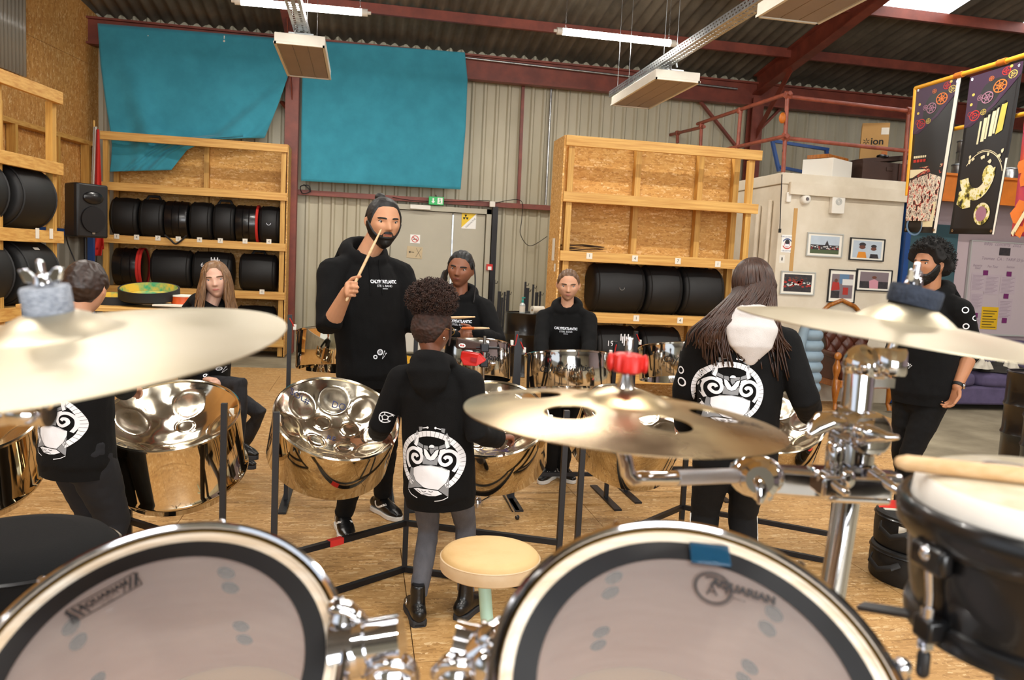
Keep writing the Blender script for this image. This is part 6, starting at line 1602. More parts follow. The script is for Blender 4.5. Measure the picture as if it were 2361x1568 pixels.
# the band's emblem, drawn in the units of the close-up and centred
def emblem():
    mir = lambda P: [(1378 - x, y) for x, y in P]
    W, Gy = [], []
    n = 36
    for i in range(n):
        a0, a1 = [rad(236 - 292 * (i + e) / n) for e in (.04, .96)]
        W.append([(678 + rx * math.cos(a), 795 - ry * math.sin(a)) for rx, ry, a in ((460, 418, a0), (542, 508, a0), (542, 508, a1), (460, 418, a1))])
    armL = [[(440, 300), (470, 345), (440, 420), (400, 500), (383, 530), (400, 400)], [(470, 350), (470, 480), (445, 565), (392, 535), (445, 400)]]
    W += [armL[1], mir(armL[1])]; Gy += [armL[0], mir(armL[0]), [(470, 240), (535, 230), (528, 292), (480, 312)], mir([(470, 240), (535, 230), (528, 292), (480, 312)])]
    st = [(540, 258), (610, 242), (612, 228), (538, 244)]; W += [st, mir(st)] + discp(624, 234, 19, 12) + [mir(discp(624, 234, 19, 12)[0])]
    W += [[(705 + 50 * math.cos(rad(a)), 560 - 50 * math.sin(rad(a))) for a in range(0, 181, 20)]]
    Gy += [[(668, 570), (742, 570), (742, 620), (700, 668), (670, 620)]]
    for P in ([(475, 492), (555, 528), (560, 585), (500, 560), (450, 545)], [(568, 532), (635, 535), (652, 610), (610, 590), (570, 580)]): Gy += [P, mir(P)]
    V1 = [(568, 585), (615, 600), (692, 708), (692, 770), (630, 750), (585, 680)]; W += [V1, [(1384 - x, y) for x, y in V1]]
    Gy += [[(560, 690), (590, 705), (635, 760), (690, 780), (745, 765), (800, 705), (822, 690), (800, 835), (562, 835)]]
    wing = [(450, 560), (540, 590), (556, 650), (470, 600)]; W += [wing, mir(wing)]
    sp = stroke([(322, 935), (266, 830), (270, 700), (345, 615), (430, 602), (510, 645), (543, 725), (515, 805), (440, 828), (370, 775), (385, 712), (440, 702), (468, 735)], 54)
    W += sp + [mir(p) for p in sp]
    W += [[(395, 930), (520, 862), (700, 842), (870, 862), (1005, 915), (1003, 1000), (960, 1110), (840, 1235), (690, 1232), (590, 1215), (450, 1130), (398, 1040)]]
    Gy += [[(338, 925), (388, 935), (392, 1045), (445, 1135), (580, 1218), (440, 1243), (290, 1300)], [(1005, 1010), (1004, 1345), (845, 1242), (962, 1118)]]
    W += [[(410, 1268), (500, 1244), (690, 1244), (835, 1252), (908, 1300), (800, 1340), (690, 1350), (560, 1335)]]
    W += stroke([(300, 1310), (360, 1365), (430, 1392), (490, 1405)], 12) + stroke([(1000, 1350), (930, 1390), (860, 1412), (785, 1428)], 12)
    K = stroke([(480, 1270), (540, 1300), (550, 1310)], 9) + stroke([(560, 1275), (600, 1290), (640, 1275)], 9) + stroke([(680, 1265), (715, 1280), (755, 1270)], 9) + stroke([(590, 1330), (660, 1315), (735, 1328)], 9) + stroke([(400, 905), (540, 868), (700, 850), (860, 868), (980, 910)], 6)
    f = lambda PP: polys2mesh([[((x - 680) / 1085, (800 - y) / 1085) for x, y in p] for p in PP])
    return f(W), f(Gy), f(K)
EM = emblem(); pmat('print_grey', '#8a8d92', .8)
def back_emblem(S, px, py, width, zax, xax):
    for nm, mt, (vs, fs), off in (('emblem_white', 'white_print', EM[0], .0024), ('emblem_grey', 'print_grey', EM[1], .0024), ('emblem_lines', 'ink_black', EM[2], .0034)):
        print_on(S, nm, mt, vs, fs, px, py, zax, xax, width, off=off)
def chest_words(S, px, py, width, zax, xax):
    vs, fs = text_mesh("CALYPS'ATLANTIC", .2, bold=.008); w = max(p.x for p in vs) - min(p.x for p in vs); k = width / w
    print_on(S, 'chest_lettering', 'white_print', [(p.x * k, p.y * k * 1.25) for p in vs], fs, px, py, zax, xax)
    vs, fs = text_mesh('STEEL BAND', .2); w2 = max(p.x for p in vs) - min(p.x for p in vs); k2 = width * .56 / w2
    print_on(S, 'chest_subline', 'white_print', [(p.x * k2, p.y * k2 - width * .135) for p in vs], fs, px, py, zax, xax)
    print_on(S, 'chest_small_line', 'white_print', *polys2mesh([rect(-width * .1, -width * .235, width * .1, -width * .215)]), px, py, zax, xax)
def hip_marks(S, px, py, s, zax, xax):
    P = ringp(0, 0, .6 * s, 1.0 * s, 20) + ringp(0, 0, .25 * s, .4 * s, 14) + ringp(-1.6 * s, -1.5 * s, .35 * s, .7 * s, 16)
    P += stroke([(1.5 * s, .2 * s), (1.0 * s, -1.2 * s), (.7 * s, -2.2 * s)], .12 * s) + stroke([(2.0 * s, -.5 * s), (1.3 * s, -1.5 * s), (.7 * s, -2.2 * s)], .12 * s) + discp(1.55 * s, .3 * s, .22 * s, 10) + discp(2.05 * s, -.4 * s, .22 * s, 10)
    print_on(S, 'hip_emblem', 'white_print', *polys2mesh(P), px, py, zax, xax)
def sneaker(S, side, L, upper='boot_leather', sole='shoe_white', ankle=.09, heel=.0, swoosh=False, lift=0.0, toe_up=0.0):
    an = S['an' + side]; d = S['td' + side]; d = V((d.x, d.y, 0)).normalized(); s = d.cross(Z); z0 = max(0.0, an.z - .045 * S['H']) if lift else 0.0
    o = V((an.x, an.y, z0)) - d * (L * .27)
    out = [(0, .30), (.06, .42), (.2, .44), (.45, .40), (.62, .47), (.78, .48), (.92, .36), (1.0, .12)]
    W = L * .36
    poly = [(x * L, y * W) for x, y in out] + [(x * L, -y * W * .95) for x, y in out[::-1]]
    M = Matrix(((d.x, s.x, 0, o.x), (d.y, s.y, 0, o.y), (0, 0, 1, o.z), (0, 0, 0, 1)))
    mb = MB(M); mb.prism(poly, .028, Matrix.Translation((0, 0, .001))); sh = mb.build('sole', sole, S['root'], bevel=.004, smooth=60)
    if heel: mb = MB(M); mb.prism([(x * L, y * W) for x, y in ((0, .3), (.05, .4), (.22, .42), (.22, -.42), (.05, -.4), (0, -.3))], .012, Matrix.Translation((0, 0, 0))); mb.build('heel', sole, S['root'])
    h = ankle
    u = MB()
    c = lambda x, z, y=0.0: o + d * (x * L) + Z * z + s * y
    u.tube([c(.06, .055), c(.20, .06), c(.42, .058), (c(.62, .048)), c(.80, .042), c(.94, .036)], [(W * .40, .040), (W * .43, .048), (W * .42, .044), (W * .46, .034), (W * .44, .026), (W * .28, .016)], 18, up=s, rnd=True)
    u.tube([c(.22, .05), c(.24, h * .6 + .03), c(.25, h + .02)], [(W * .42, L * .20), (W * .38, L * .17), (W * .36, L * .16)], 18, up=s)
    me = remesh(u, .006, 3, .5); up_ = link('shoe_upper', me, upper, S['root'], 175)
    if swoosh:
        bv = bvh_of(me); P = stroke([(-.05, .018), (-.035, -.008), (-.01, -.012), (.03, .006), (.07, .028)], .013)
        for sg in (1, -1):
            Mx = frame(c(.42, .062) + s * (.2 * sg), s * sg, d)
            Q = P if (frame(V(), s * sg, d).to_3x3() @ V((0, 1, 0))).z > 0 else [[(x, -y) for x, y in p] for p in P]
            ov, of = drape(*polys2mesh(Q), Mx, bv, .001, .02); b = MB(); b.add(ov, of); b.build('side_mark', 'shoe_white', up_, smooth=0, recalc=False)
    return up_
def stick(label, a, b, r=.007, mat='stick_wood', grip=None):
    a, b = V(a), V(b); d = b - a
    t = thing('drumstick', label, 'drumstick', (a + b) / 2)
    part('shaft', mat, t, lambda m: m.tube([a, a + d * .02, a + d * .72, a + d * .95], [r * .8, r, r, r * .6], 12, rnd=True))
    part('tip', mat, t, lambda m: m.tube([a + d * .95, a + d * .975, b], [r * .45, r * .8, r * .4], 10, rnd=True))
    if grip: part('grip', grip, t, lambda m: m.tube([a - d * .01, a + d * .45], r * 1.15, 12))
    return t
# ---------------------------------------------------------------- man conducting with a raised stick
RHv = V((RT.x, RT.y, 0)).normalized(); FHv = V((FW.x, FW.y, 0)).normalized()
toC = lambda a: (-FHv * math.cos(rad(a)) + RHv * math.sin(rad(a)))       # facing the camera, turned a degrees to image right
away = lambda a: (FHv * math.cos(rad(a)) + RHv * math.sin(rad(a)))
aR, aL = atz(790, 1232), atz(880, 1192)
base = V((at(846, 1215, 4.5).x, 4.50, 0))
sd = (atd(888, 512, 4.15) - atd(818, 655, 4.1)).normalized()
f1 = toC(34)
M_ = person('person in black hoodie raising a drumstick, turned to the right', base, f1, 1.85, 'skin_olive', headk=.139, head=(6, -6, 0), lean=-RHv * .09, hoff=RHv * .075,
    armR=dict(w=atd(800, 672, 4.05), pole=-RHv * .35 - Z * 1.1 + FHv * .3, d=sd.cross(RHv * -1 + FHv * -.2) * 1.0, n=RHv + FHv * .2, curl=78, thumb=.9),
    armL=dict(w=atd(985, 722, 4.25), pole=-Z + RHv * .3, d=RHv, n=-Z, curl=70, thumb=.8),
    legs=dict(R=dict(a=V((aR.x, aR.y + .08, .085)), d=toC(20)), L=dict(a=V((aL.x, aL.y + .1, .085)), d=toC(40))), sleeve=(.18, .2), hem=.475, bulk=1.06, vox=.0045, seed=2, shw=.112, leg_r=.9)
hair_cap(M_, 'hair_black', .030, [(0, .34), (25, .335), (45, .30), (58, .13), (68, -.06), (80, -.02), (92, .08), (108, -.08), (125, -.2), (180, -.26)], .006)
mb = MB(M_['Mh']); mb.sphere((0, -.30, .50), (.12, .12, .10), 18); mb.v = [p + Z * 0 for p in mb.v]; bun = mb.build('hair_bun', 'hair_black', M_['root'], smooth=170)
mb = MB(M_['Mh']); mb.lathe([(.09, -.02), (.105, 0), (.09, .02)], 20, frame((0, -.25, .44), (0, -.5, 1))); mb.build('hair_tie', 'print_grey', bun)
def beard(lo, la, p):
    if p.y < -.02: return -1
    b = lerp_tab([(0, -.160), (12, -.170), (19, -.20), (28, -.255), (45, -.245), (58, -.17), (68, -.05), (75, .04), (86, .05), (92, -.1), (180, -.5)], abs(math.degrees(lo)))
    m = (b - p.z); k = .032 * smooth(m / (.02 if abs(lo) < .4 else .05)) + .035 * smooth((-.33 - p.z) / .12) * max(0, math.cos(lo)) - .012 * (1 - smooth((m + .02) / .03))
    if abs(p.x) < .10 and abs(p.z + .25) < .034: k = -.012
    k += .006 * noise.noise((p.x * 30, p.y * 30, p.z * 30)) if k > 0 else 0
    return k
patch(M_['Mh'], beard, 200, 130).build('beard', 'hair_black', M_['root'], smooth=170)
chest_words(M_, 886, 650, .165, f1, f1.cross(Z) * -1); hip_marks(M_, 876, 812, .017, f1, f1.cross(Z) * -1)
g, u = M_['gripR']
sdv = sd; stick('pale drumstick held upright in a raised fist', g - sdv * .06, g + sdv * .34, .0075)
g2, u2 = M_['gripL']; stick('drumstick in the lowered hand of the person raising another stick', g2 - RHv * .03, atd(1095, 731, 4.2), .0065)
for s in 'RL': sneaker(M_, s, .30, 'boot_leather', 'shoe_white', .10, swoosh=True)
for x in (-.03, .03):    # draw cords of the hood
    p = M_['nek'] + f1 * .10 + f1.cross(Z) * x - Z * .01; h = [M_['hbvh'].find_nearest(p - Z * (.05 * i) + f1 * .02)[0] + f1 * .004 for i in range(5)]
    mb = MB(); mb.tube(h, .003, 6); mb.build('draw_cord', 'hoodie', M_['hoodie'])

# ---------------------------------------------------------------- girl with hair puff in the middle, seen from behind
b2 = V((at(1008, 1180, 3.38).x, 3.40, 0)); f2 = away(10)
aL, aR = atz(960, 1430), atz(1072, 1418)
G_ = person('person in black emblem hoodie, grey jeans and boots seen from behind', b2, f2, 1.32, 'skin_brown', headk=.158, head=(26, -8, -3), lean=-RHv * .08, hoff=-RHv * .022,
    armL=dict(w=atd(872, 998, 3.66), pole=-RHv * .35 - FHv * .4 - Z, d=(FHv * .8 + RHv * .35 - Z * .2), n=-Z, curl=60, thumb=.8),
    armR=dict(w=atd(1148, 1010, 3.52), pole=RHv * .15 - Z * .9 - FHv * .5, d=(RHv * .75 + FHv * .6), n=-Z, curl=60, thumb=.8),
    legs=dict(L=dict(a=V((aL.x, aL.y - .01, .075)), d=away(-18), cuff=.10), R=dict(a=V((aR.x, aR.y - .01, .075)), d=away(25), cuff=.10)), hem=.40, bulk=1.16, pants='jeans_grey', face=True, eyes='eye_dark', vox=.005, seed=5, leg_r=.88, shw=.118)
hair_cap(G_, 'hair_puff', .05, [(0, .32), (50, .26), (65, .05), (85, .05), (105, -.12), (125, -.28), (180, -.36)], .02, 26)
def puff(S, name, mat, c, R, seed, n=14, amp=.28, fs=9.0, fine=.10):
    mb = MB(S['Mh'])
    def fn(u, v):
        a = u * 2 * math.pi; la = (v - .5) * math.pi * .9999; d = V((math.cos(la) * math.cos(a), math.cos(la) * math.sin(a), math.sin(la)))
        k = 1 + amp * noise.noise(d * 2.2 + V((seed, 0, 0))) + fine * noise.noise(d * fs + V((seed, 3, 0))) + fine * .8 * noise.noise(d * fs * 2.4)
        return V(c) + V((d.x * R[0], d.y * R[1], d.z * R[2])) * k
    mb.grid(fn, 110, 70, cu=True); return mb.build(name, mat, S['root'], smooth=170)
pf = puff(G_, 'hair_puff', 'hair_puff', (.0, -.10, .63), (.45, .45, .33), 3.3)
def curls(S, c, R, n, mat, ln=.035, rad_=.0022, seed=1, parent=None, name='curl_ends', inner=.86, skip=None):
    rn = random.Random(seed); cu = []
    for _ in range(n):
        d = V((rn.gauss(0, 1), rn.gauss(0, 1), rn.gauss(.15, 1))).normalized()
        if skip and skip(d): continue
        p = S['Mh'] @ (V(c) + V((d.x * R[0], d.y * R[1], d.z * R[2])) * rn.uniform(inner, 1.0)); w = (S['Mh'].to_3x3() @ d).normalized(); o = w.orthogonal().normalized(); q = w.cross(o); ph = rn.uniform(0, 6.28)
        cu.append(([p + w * (ln * i / 5) + (o * math.cos(ph + i * 1.7) + q * math.sin(ph + i * 1.7)) * (.2 * ln) for i in range(6)], [rad_ * 1.3, rad_ * 1.3, rad_ * 1.2, rad_ * 1.1, rad_, rad_ * .5]))
    return strands(S, name, mat, cu, n=4, parent=parent)
curls(G_, (.0, -.10, .63), (.45, .45, .33), 1300, 'hair_puff', .030, .0022, 4, pf)
# glasses, earring, braid in front of the ear
gl = thing('glasses', 'thin-framed glasses worn by the person in grey jeans', 'glasses', G_['hc'])
mb = MB(G_['Mh'])
for s in (-1, 1):
    mb.tube([(s * .16 + .11 * math.cos(a), .40, .01 + .085 * math.sin(a)) for a in [2 * math.pi * i / 18 for i in range(18)]], .009, 6, closed=True); mb.tube([(s * .27, .39, .02), (s * .35, .2, .03), (s * .375, -.02, .03), (s * .36, -.08, -.03)], .008, 6)
mb.tube([(-.05, .41, .02), (.05, .41, .02)], .008, 6); mb.build('frame', 'tom_gold', gl)
mb = MB(G_['Mh']); mb.tube([(.375, -.03 + .03 * math.cos(a), -.17 + .03 * math.sin(a)) for a in [2 * math.pi * i / 12 for i in range(12)]], .009, 6, closed=True); mb.build('earring', 'chrome', G_['root'])
mb = MB(G_['Mh']); mb.tube([(.30, .16, .22), (.36, .16, .05), (.375, .15, -.12), (.37, .14, -.3)], [.03, .03, .026, .016], 8, rnd=True); mb.build('side_braid', 'hair_puff', G_['root'])
rb = RHv * math.cos(rad(10)) - FHv * math.sin(rad(10)); zb2 = -f2
back_emblem(G_, 991, 1066, .285, zb2 + Z * .0, f2.cross(Z))
print_on(G_, 'sleeve_emblem', 'white_print', *polys2mesh(ringp(0, 0, .021, .025, 24) + [p for k in range(5) for p in stroke([(.023 * math.cos(k * 1.257 + .3), .023 * math.sin(k * 1.257 + .3)), (.010 * math.cos(k * 1.257 + .3), .010 * math.sin(k * 1.257 + .3))], .003)] + ringp(0, 0, .009, .012, 14)), 888, 962, -FHv - RHv * .6, RHv - FHv * .6)
for s in 'RL':
    sneaker(G_, s, .235, 'boot_leather', 'boot_sole', .15, heel=1)
    an, d = G_['an' + s], G_['td' + s]
    sd_ = d.cross(Z) * (-1); mb = MB(); q = V((an.x, an.y, .085)) + d * .02 + sd_ * .045; mb.tube([q + Z * .014 * math.sin(a) + d * .010 * math.cos(a) for a in [2 * math.pi * i / 10 for i in range(10)]], .002, 5, closed=True); mb.build('buckle', 'chrome_soft', G_['root'])

# ---------------------------------------------------------------- girl with long brown hair, seen from behind at the right
b3 = atd(1698, 1000, 3.62); f3 = away(2)
W_ = person('person in black emblem hoodie with white-lined hood, seen from behind', V((b3.x, b3.y, 0)), f3, 1.60, 'skin_pale', headk=.138, head=(8, -14, -6), hoff=RHv * .035,
    armR=dict(w=atd(1868, 955, 3.70), pole=RHv * .35 - Z - FHv * .3, d=FHv + RHv * .3 - Z * .2, n=-RHv, curl=55, thumb=.8), armL=dict(w=atd(1580, 985, 3.85), pole=-RHv * .8 - Z * .7, d=FHv, n=-Z, curl=50),
    hem=.42, bulk=1.14, pants='jeans_black', face=False, vox=.0065, hood_mat='hood_white', seed=8, shw=.116, leg_r=1.02)
hair_cap(W_, 'hair_long', .05, None, .0)
rn = random.Random(5); cu = []
Mh = W_['Mh']
for i in range(520):
    a = rad(rn.uniform(50, 310)); la = rad(rn.uniform(5, 88)); p0 = Mh @ head_pt(a, la, .03)
    side = math.sin(a); back = -math.cos(a)
    # falls over the left shoulder, down the back and a little on the right
    tl = rn.random()
    x0 = (p0 - W_['hc']).dot(RHv)
    if x0 < .045 or tl < .25: tx = -.085 + x0 * 1.05 + rn.gauss(-.02, .028); L_ = rn.uniform(.17, .27) if rn.random() < .93 else rn.uniform(.28, .36)
    else: tx = .05 + x0 * .7 + rn.gauss(.0, .02); L_ = rn.uniform(.16, .24) if rn.random() < .8 else rn.uniform(.3, .42)
    shb = W_['nek'] + RHv * tx - FHv * (.10 + .02 * rn.random())
    mid = Mh @ head_pt(a, rad(-12), .085)
    p2 = W_['nek'] + RHv * ((tx + x0) * .55) - FHv * (.095 + .015 * rn.random()) + Z * .03
    p3 = shb - Z * (.03 + .03 * rn.random()); p4 = W_['hc'] + RHv * (tx * 1.15 + rn.gauss(0, .012)) - FHv * (.135 + rn.gauss(0, .006)) - Z * L_
    p4.z = min(p4.z, p3.z - .06)
    for q in (p3, p4):
        h = W_['hbvh'].ray_cast(q - FHv * .3, FHv, .6)
        if h[0] is not None and (h[0] - q).dot(-FHv) > -.02: q += -FHv * ((h[0] - q).dot(-FHv) + .006 + .012 * rn.random())
    top = Mh @ head_pt(a * .6 + math.pi * .4 * (1 if a < math.pi else 1), rad(min(88, math.degrees(la) + 25)), .052)
    cu.append((spline([p0, mid, p2, p3, p4], 4), None))
for i in range(260):    # strands combed over the crown
    a = rad(rn.uniform(40, 320)); a2 = a + rn.gauss(0, .06)
    cu.append(([Mh @ head_pt(a + (a2 - a) * q, rad(84 - 104 * q), .052 + .012 * math.sin(q * 3.1) + .004 * rn.random()) for q in [j / 10 for j in range(11)]], None))
cu = [(pts, [.0062 * (1 - .55 * (k / (len(pts) - 1)) ** 2) for k in range(len(pts))]) for pts, _ in cu]
strands(W_, 'long_hair', 'hair_long', cu, n=4)
back_emblem(W_, 1684, 905, .285, -f3 - Z * .02, f3.cross(Z))
print_on(W_, 'sleeve_emblem', 'white_print', *polys2mesh(ringp(0, 0, .015, .022, 18) + ringp(0, .055, .012, .018, 18)), 1572, 880, -FHv - RHv * 1.2, RHv - FHv * .8)
for sg, nm in ((-1, 'L'), (1, 'R')):    # pale piping down the trouser seams
    P = [W_['pbvh'].ray_cast(W_['an' + nm].lerp(W_['kn' + nm], q) + RHv * (sg * .4), -RHv * sg, .8)[0] for q in (.05, .3, .55, .8, 1.0)]
    P = [p + RHv * (sg * .001) - FHv * .004 for p in P if p is not None]
    if len(P) > 2: mb = MB(); mb.tube(P, .004, 6); mb.build('seam_stripe', 'shoe_white', W_['trousers'])
for s in 'RL': sneaker(W_, s, .25, 'boot_leather', 'shoe_white', .07)

# ---------------------------------------------------------------- boy at the left, seen from behind
b4 = atd(178, 1000, 3.32); f4 = away(32)
B_p = person('person in black emblem hoodie at the left, half hidden by the cymbal', V((b4.x, b4.y, 0)), f4, 1.44, 'skin_rose', headk=.15, head=(-34, -10, 0),
    armR=dict(w=atd(292, 905, 3.62), pole=RHv * .5 - Z - FHv * .3, d=FHv + RHv * .2, n=-Z, curl=55), armL=dict(w=atd(40, 960, 3.7), pole=-RHv * .8 - Z * .6, d=FHv, n=-Z, curl=55), hem=.44, bulk=1.14, pants='jeans_navy', face=False, vox=.0065, seed=11, shw=.116, leg_r=1.15)
hair_cap(B_p, 'hair_brown', .055, [(0, .30), (50, .22), (65, .0), (80, .02), (95, .05), (108, -.15), (125, -.28), (180, -.34)], .012, 14)
back_emblem(B_p, 116, 975, .25, -f4, f4.cross(Z))
for s in 'RL': sneaker(B_p, s, .25, 'boot_leather', 'shoe_white', .07)

# ---------------------------------------------------------------- seated girl with straight fair hair
hp = atd(472, 880, 5.35); f5 = RHv * .92 - FHv * .38
knA, knB = atd(632, 900, 5.10), atd(628, 893, 5.45); anA, anB = atd(547, 1026, 5.12), atd(545, 1050, 5.5)
S_ = person('seated person in black hoodie and dark leggings in front of the case shelf', V((hp.x, hp.y, 0)), f5, 1.60, 'skin_pale', headk=.147, head=(52, -2, 8), hip=hp, lean=(f5 * .18 + RHv * -.08),
    armR=dict(w=atd(468, 872, 5.1), pole=-Z - f5, d=f5, n=-Z, curl=40), armL=dict(w=atd(470, 868, 5.6), pole=-Z - f5, d=f5, n=-Z, curl=40),
    legs=dict(R=dict(a=anA, d=RHv * .8 - FHv * .4, pole=f5 + Z * .6, cuff=.02), L=dict(a=anB, d=RHv * .8 - FHv * .4, pole=f5 + Z * .6, cuff=.02)), hem=.47, bulk=1.1, pants='leggings', eyes='eye_grey', brow='hair_fair', vox=.0045, seed=14, leg_r=.82)
hair_cap(S_, 'hair_blonde', .045, [(0, .34), (18, .33), (40, .20), (58, -.02), (80, -.15), (100, -.2), (180, -.35)], .006, 10)
rn = random.Random(8); cu = []; Mh = S_['Mh']; hfv = (Mh.to_3x3() @ V((0, 1, 0))).normalized(); hrv = (Mh.to_3x3() @ V((1, 0, 0))).normalized()
for i in range(330):
    a = rad(rn.choice([rn.uniform(38, 100), rn.uniform(-100, -38), rn.uniform(100, 260)])); p0 = Mh @ head_pt(a, rad(rn.uniform(20, 70)), .035); p1 = Mh @ head_pt(a, rad(rn.uniform(-5, 5)), .055)
    o_ = (p1 - S_['hc']); o_.z = 0; o_ = o_.normalized()
    p2 = S_['hc'] + o_ * (.098 + .02 * rn.random()) - Z * .10 + hfv * .01; p3 = S_['hc'] + o_ * (.12 + .03 * rn.random()) - Z * .23; p4 = S_['hc'] + o_ * (.14 + .035 * rn.random()) - Z * (.34 + .1 * rn.random())
    cu.append((spline([p0, p1, p2, p3, p4], 4), None))
cu = [(pts, [.0055 * (1 - .4 * k / (len(pts) - 1)) for k in range(len(pts))]) for pts, _ in cu]
strands(S_, 'long_hair', 'hair_blonde', cu, n=4)
hip_marks(S_, 505, 850, .014, -FHv, RHv)
for s in 'RL': sneaker(S_, s, .24, 'boot_leather', 'boot_sole', .07, lift=1)
so2 = thing('bar_stool', 'tall black stool under the seated person in leggings', 'stool', (hp.x, hp.y, 0))
part('seat', 'black_case', so2, lambda m: m.lathe([(0, 0), (.17, 0), (.175, -.02), (.16, -.05), (0, -.05)], 32, Matrix.Translation((hp.x, hp.y, hp.z - .10))))
for a in (.6, 2.2, 3.7, 5.3): part('leg', 'black_metal', so2, lambda m: m.tube([V((hp.x + .1 * math.cos(a), hp.y + .1 * math.sin(a), hp.z - .15)), V((hp.x + .2 * math.cos(a), hp.y + .2 * math.sin(a), .005))], .013, 10))
part('foot_ring', 'black_metal', so2, lambda m: m.tube([V((hp.x + .17 * math.cos(a), hp.y + .17 * math.sin(a), .22)) for a in [2 * math.pi * i / 24 for i in range(24)]], .01, 8, closed=True))

# ---------------------------------------------------------------- girl with braids behind the percussion stand
b6 = V((at(1052, 900, 5.35).x, 5.35, 0)); f6 = toC(-4)
K_ = person('person in black lettered hoodie holding sticks behind the percussion stand', b6, f6, 1.58, 'skin_dark', headk=.152, head=(4, -4, -6),
    armR=dict(w=atd(1052, 776, 5.05), pole=-RHv * .7 - Z, d=RHv * .8 - FHv * .4, n=-FHv * -1, curl=75, thumb=.9), armL=dict(w=atd(1098, 770, 5.06), pole=RHv * .8 - Z, d=-RHv * .8 - FHv * .4, n=FHv, curl=75, thumb=.9),
    hem=.44, bulk=1.08, pants='jeans_black', vox=.0045, seed=17, jaw=.40)
hair_cap(K_, 'hair_black', .028, [(0, .33), (35, .30), (52, .20), (66, .05), (80, .02), (95, .06), (108, -.12), (125, -.25), (180, -.32)], .008, 30, extra=lambda lo, la, p: .016 * (abs(math.sin(p.x * 24)) - .5))
cu = []; Mh = K_['Mh']; rn = random.Random(2)
for i in range(16):
    x = -.30 + .02 * i; s = -1
    p0 = Mh @ V((.32 - .01 * i, -.05 - .015 * i, .30 - .03 * i)); lat = RHv * -1
    p1 = K_['hc'] - RHv * (.088 + .002 * i) + FHv * (.0 + .006 * i) - Z * (.02); p2 = K_['hc'] - RHv * (.098 + .003 * i) - Z * .12 + FHv * .02; p3 = K_['hc'] - RHv * (.115 + .007 * i) - Z * (.25 + .012 * (i % 4)) - FHv * (.03 + .02 * (i % 2))
    pts = spline([p0, p1, p2, p3], 6); cu.append((pts, [.0075 * (1 + .18 * math.sin(k * 2.2)) * (1 - .3 * k / len(pts)) for k in range(len(pts))]))
for k_, (pts, rr) in enumerate(cu):
    mb = MB(); mb.tube(pts, rr, 6); mb.build('braid', 'hair_black', K_['root'], smooth=170)
mb = MB(); p0 = Mh @ V((-.33, .10, .25)); mb.tube(spline([p0, K_['hc'] + RHv * .10 - Z * .03 - FHv * .05, K_['hc'] + RHv * .105 - Z * .14 - FHv * .06, K_['hc'] + RHv * .10 - Z * .22 - FHv * .07], 5), .005, 6); mb.build('braid', 'hair_black', K_['root'], smooth=170)
chest_words(K_, 1058, 741, .17, -FHv, RHv)
g, u = K_['gripL']; stick('orange-gripped stick held in both hands behind the percussion stand', atd(1066, 757, 5.0), atd(1128, 757, 4.98), .008, 'stick_wood', pmat('grip_orange', '#d86a26', .6))
for s in 'RL': sneaker(K_, s, .25, 'boot_leather', 'shoe_white', .07)

# ---------------------------------------------------------------- fair child with braided hair
b7 = V((at(1297, 900, 5.6).x, 5.60, 0)); f7 = toC(-6); aR, aL = atz(1268, 1106), atz(1300, 1106)
C_ = person('person in black lettered hoodie standing with arms down by the tall shelf', b7, f7, 1.50, 'skin_rose', headk=.148, head=(-4, -10, 0), armR=dict(w=atd(1248, 850, 5.45), pole=-RHv - Z * .5 + FHv * .5), armL=dict(w=atd(1352, 855, 5.45), pole=RHv - Z * .5 + FHv * .5),
    legs=dict(R=dict(a=V((aR.x, 5.62, .07)), d=toC(-25)), L=dict(a=V((aL.x, 5.66, .07)), d=toC(25))), hem=.44, bulk=1.04, pants='jeans_black', eyes='eye_grey', brow='hair_fair', vox=.0045, seed=20, shw=.108, jaw=.38)
def rows(lo, la, p): return .018 * (abs(math.sin(p.x * 26)) - .5)
hair_cap(C_, 'hair_fair', .026, [(0, .36), (30, .34), (50, .24), (64, .08), (76, .0), (92, .06), (108, -.12), (125, -.25), (180, -.32)], .006, 30, extra=rows)
chest_words(C_, 1305, 758, .165, -FHv, RHv)
for s in 'RL': sneaker(C_, s, .25, 'boot_leather', 'shoe_white', .07, swoosh=True)

# ---------------------------------------------------------------- man with afro and beard at the right
b8 = atd(2128, 900, 5.15); f8 = -RHv * .80 - FHv * .60; fo = atz(2075, 1192)
A_p = person('person in black hoodie with pushed-up sleeves walking at the right', V((b8.x, b8.y, 0)), f8, 1.78, 'skin_tan', headk=.132, head=(14, 2, 0), lean=-RHv * .03,
    armL=dict(w=atd(2207, 892, 4.95), pole=RHv * .6 + FHv * .4, d=-Z - RHv * .25, n=-RHv - FHv * .2, curl=35), armR=dict(w=atd(2030, 855, 5.3), pole=RHv + FHv, d=-Z - RHv * .2, n=FHv * .2 - RHv * .2 - Z * .1, curl=35),
    legs=dict(R=dict(a=V((fo.x + .10, fo.y + .05, .085)), d=-RHv * .9 - FHv * .4), L=dict(a=V((b8.x + .02, b8.y + .12, .085)), d=-RHv * .8 - FHv * .5)), sleeve=(.25, .12), hem=.47, bulk=1.08, vox=.0045, seed=23, pants='jeans_black', leg_r=.92)
hair_cap(A_p, 'hair_afro', .20, [(0, .30), (35, .28), (52, .20), (64, .04), (76, .0), (90, .10), (104, .02), (118, -.16), (180, -.30)], .06, 12)
curls(A_p, (0, -.04, .13), (.50, .60, .56), 800, 'hair_afro', .03, .0022, 9, None, 'afro_curls', .9, lambda d: (d.y > .25 and d.z < .42) or d.z < -.45 or (d.y > -.25 and d.z < .02))
patch(A_p['Mh'], beard, 200, 130).build('beard', 'hair_black', A_p['root'], smooth=170)
wr = A_p['wL']; el = A_p['elL']; ax = (wr - el).normalized()
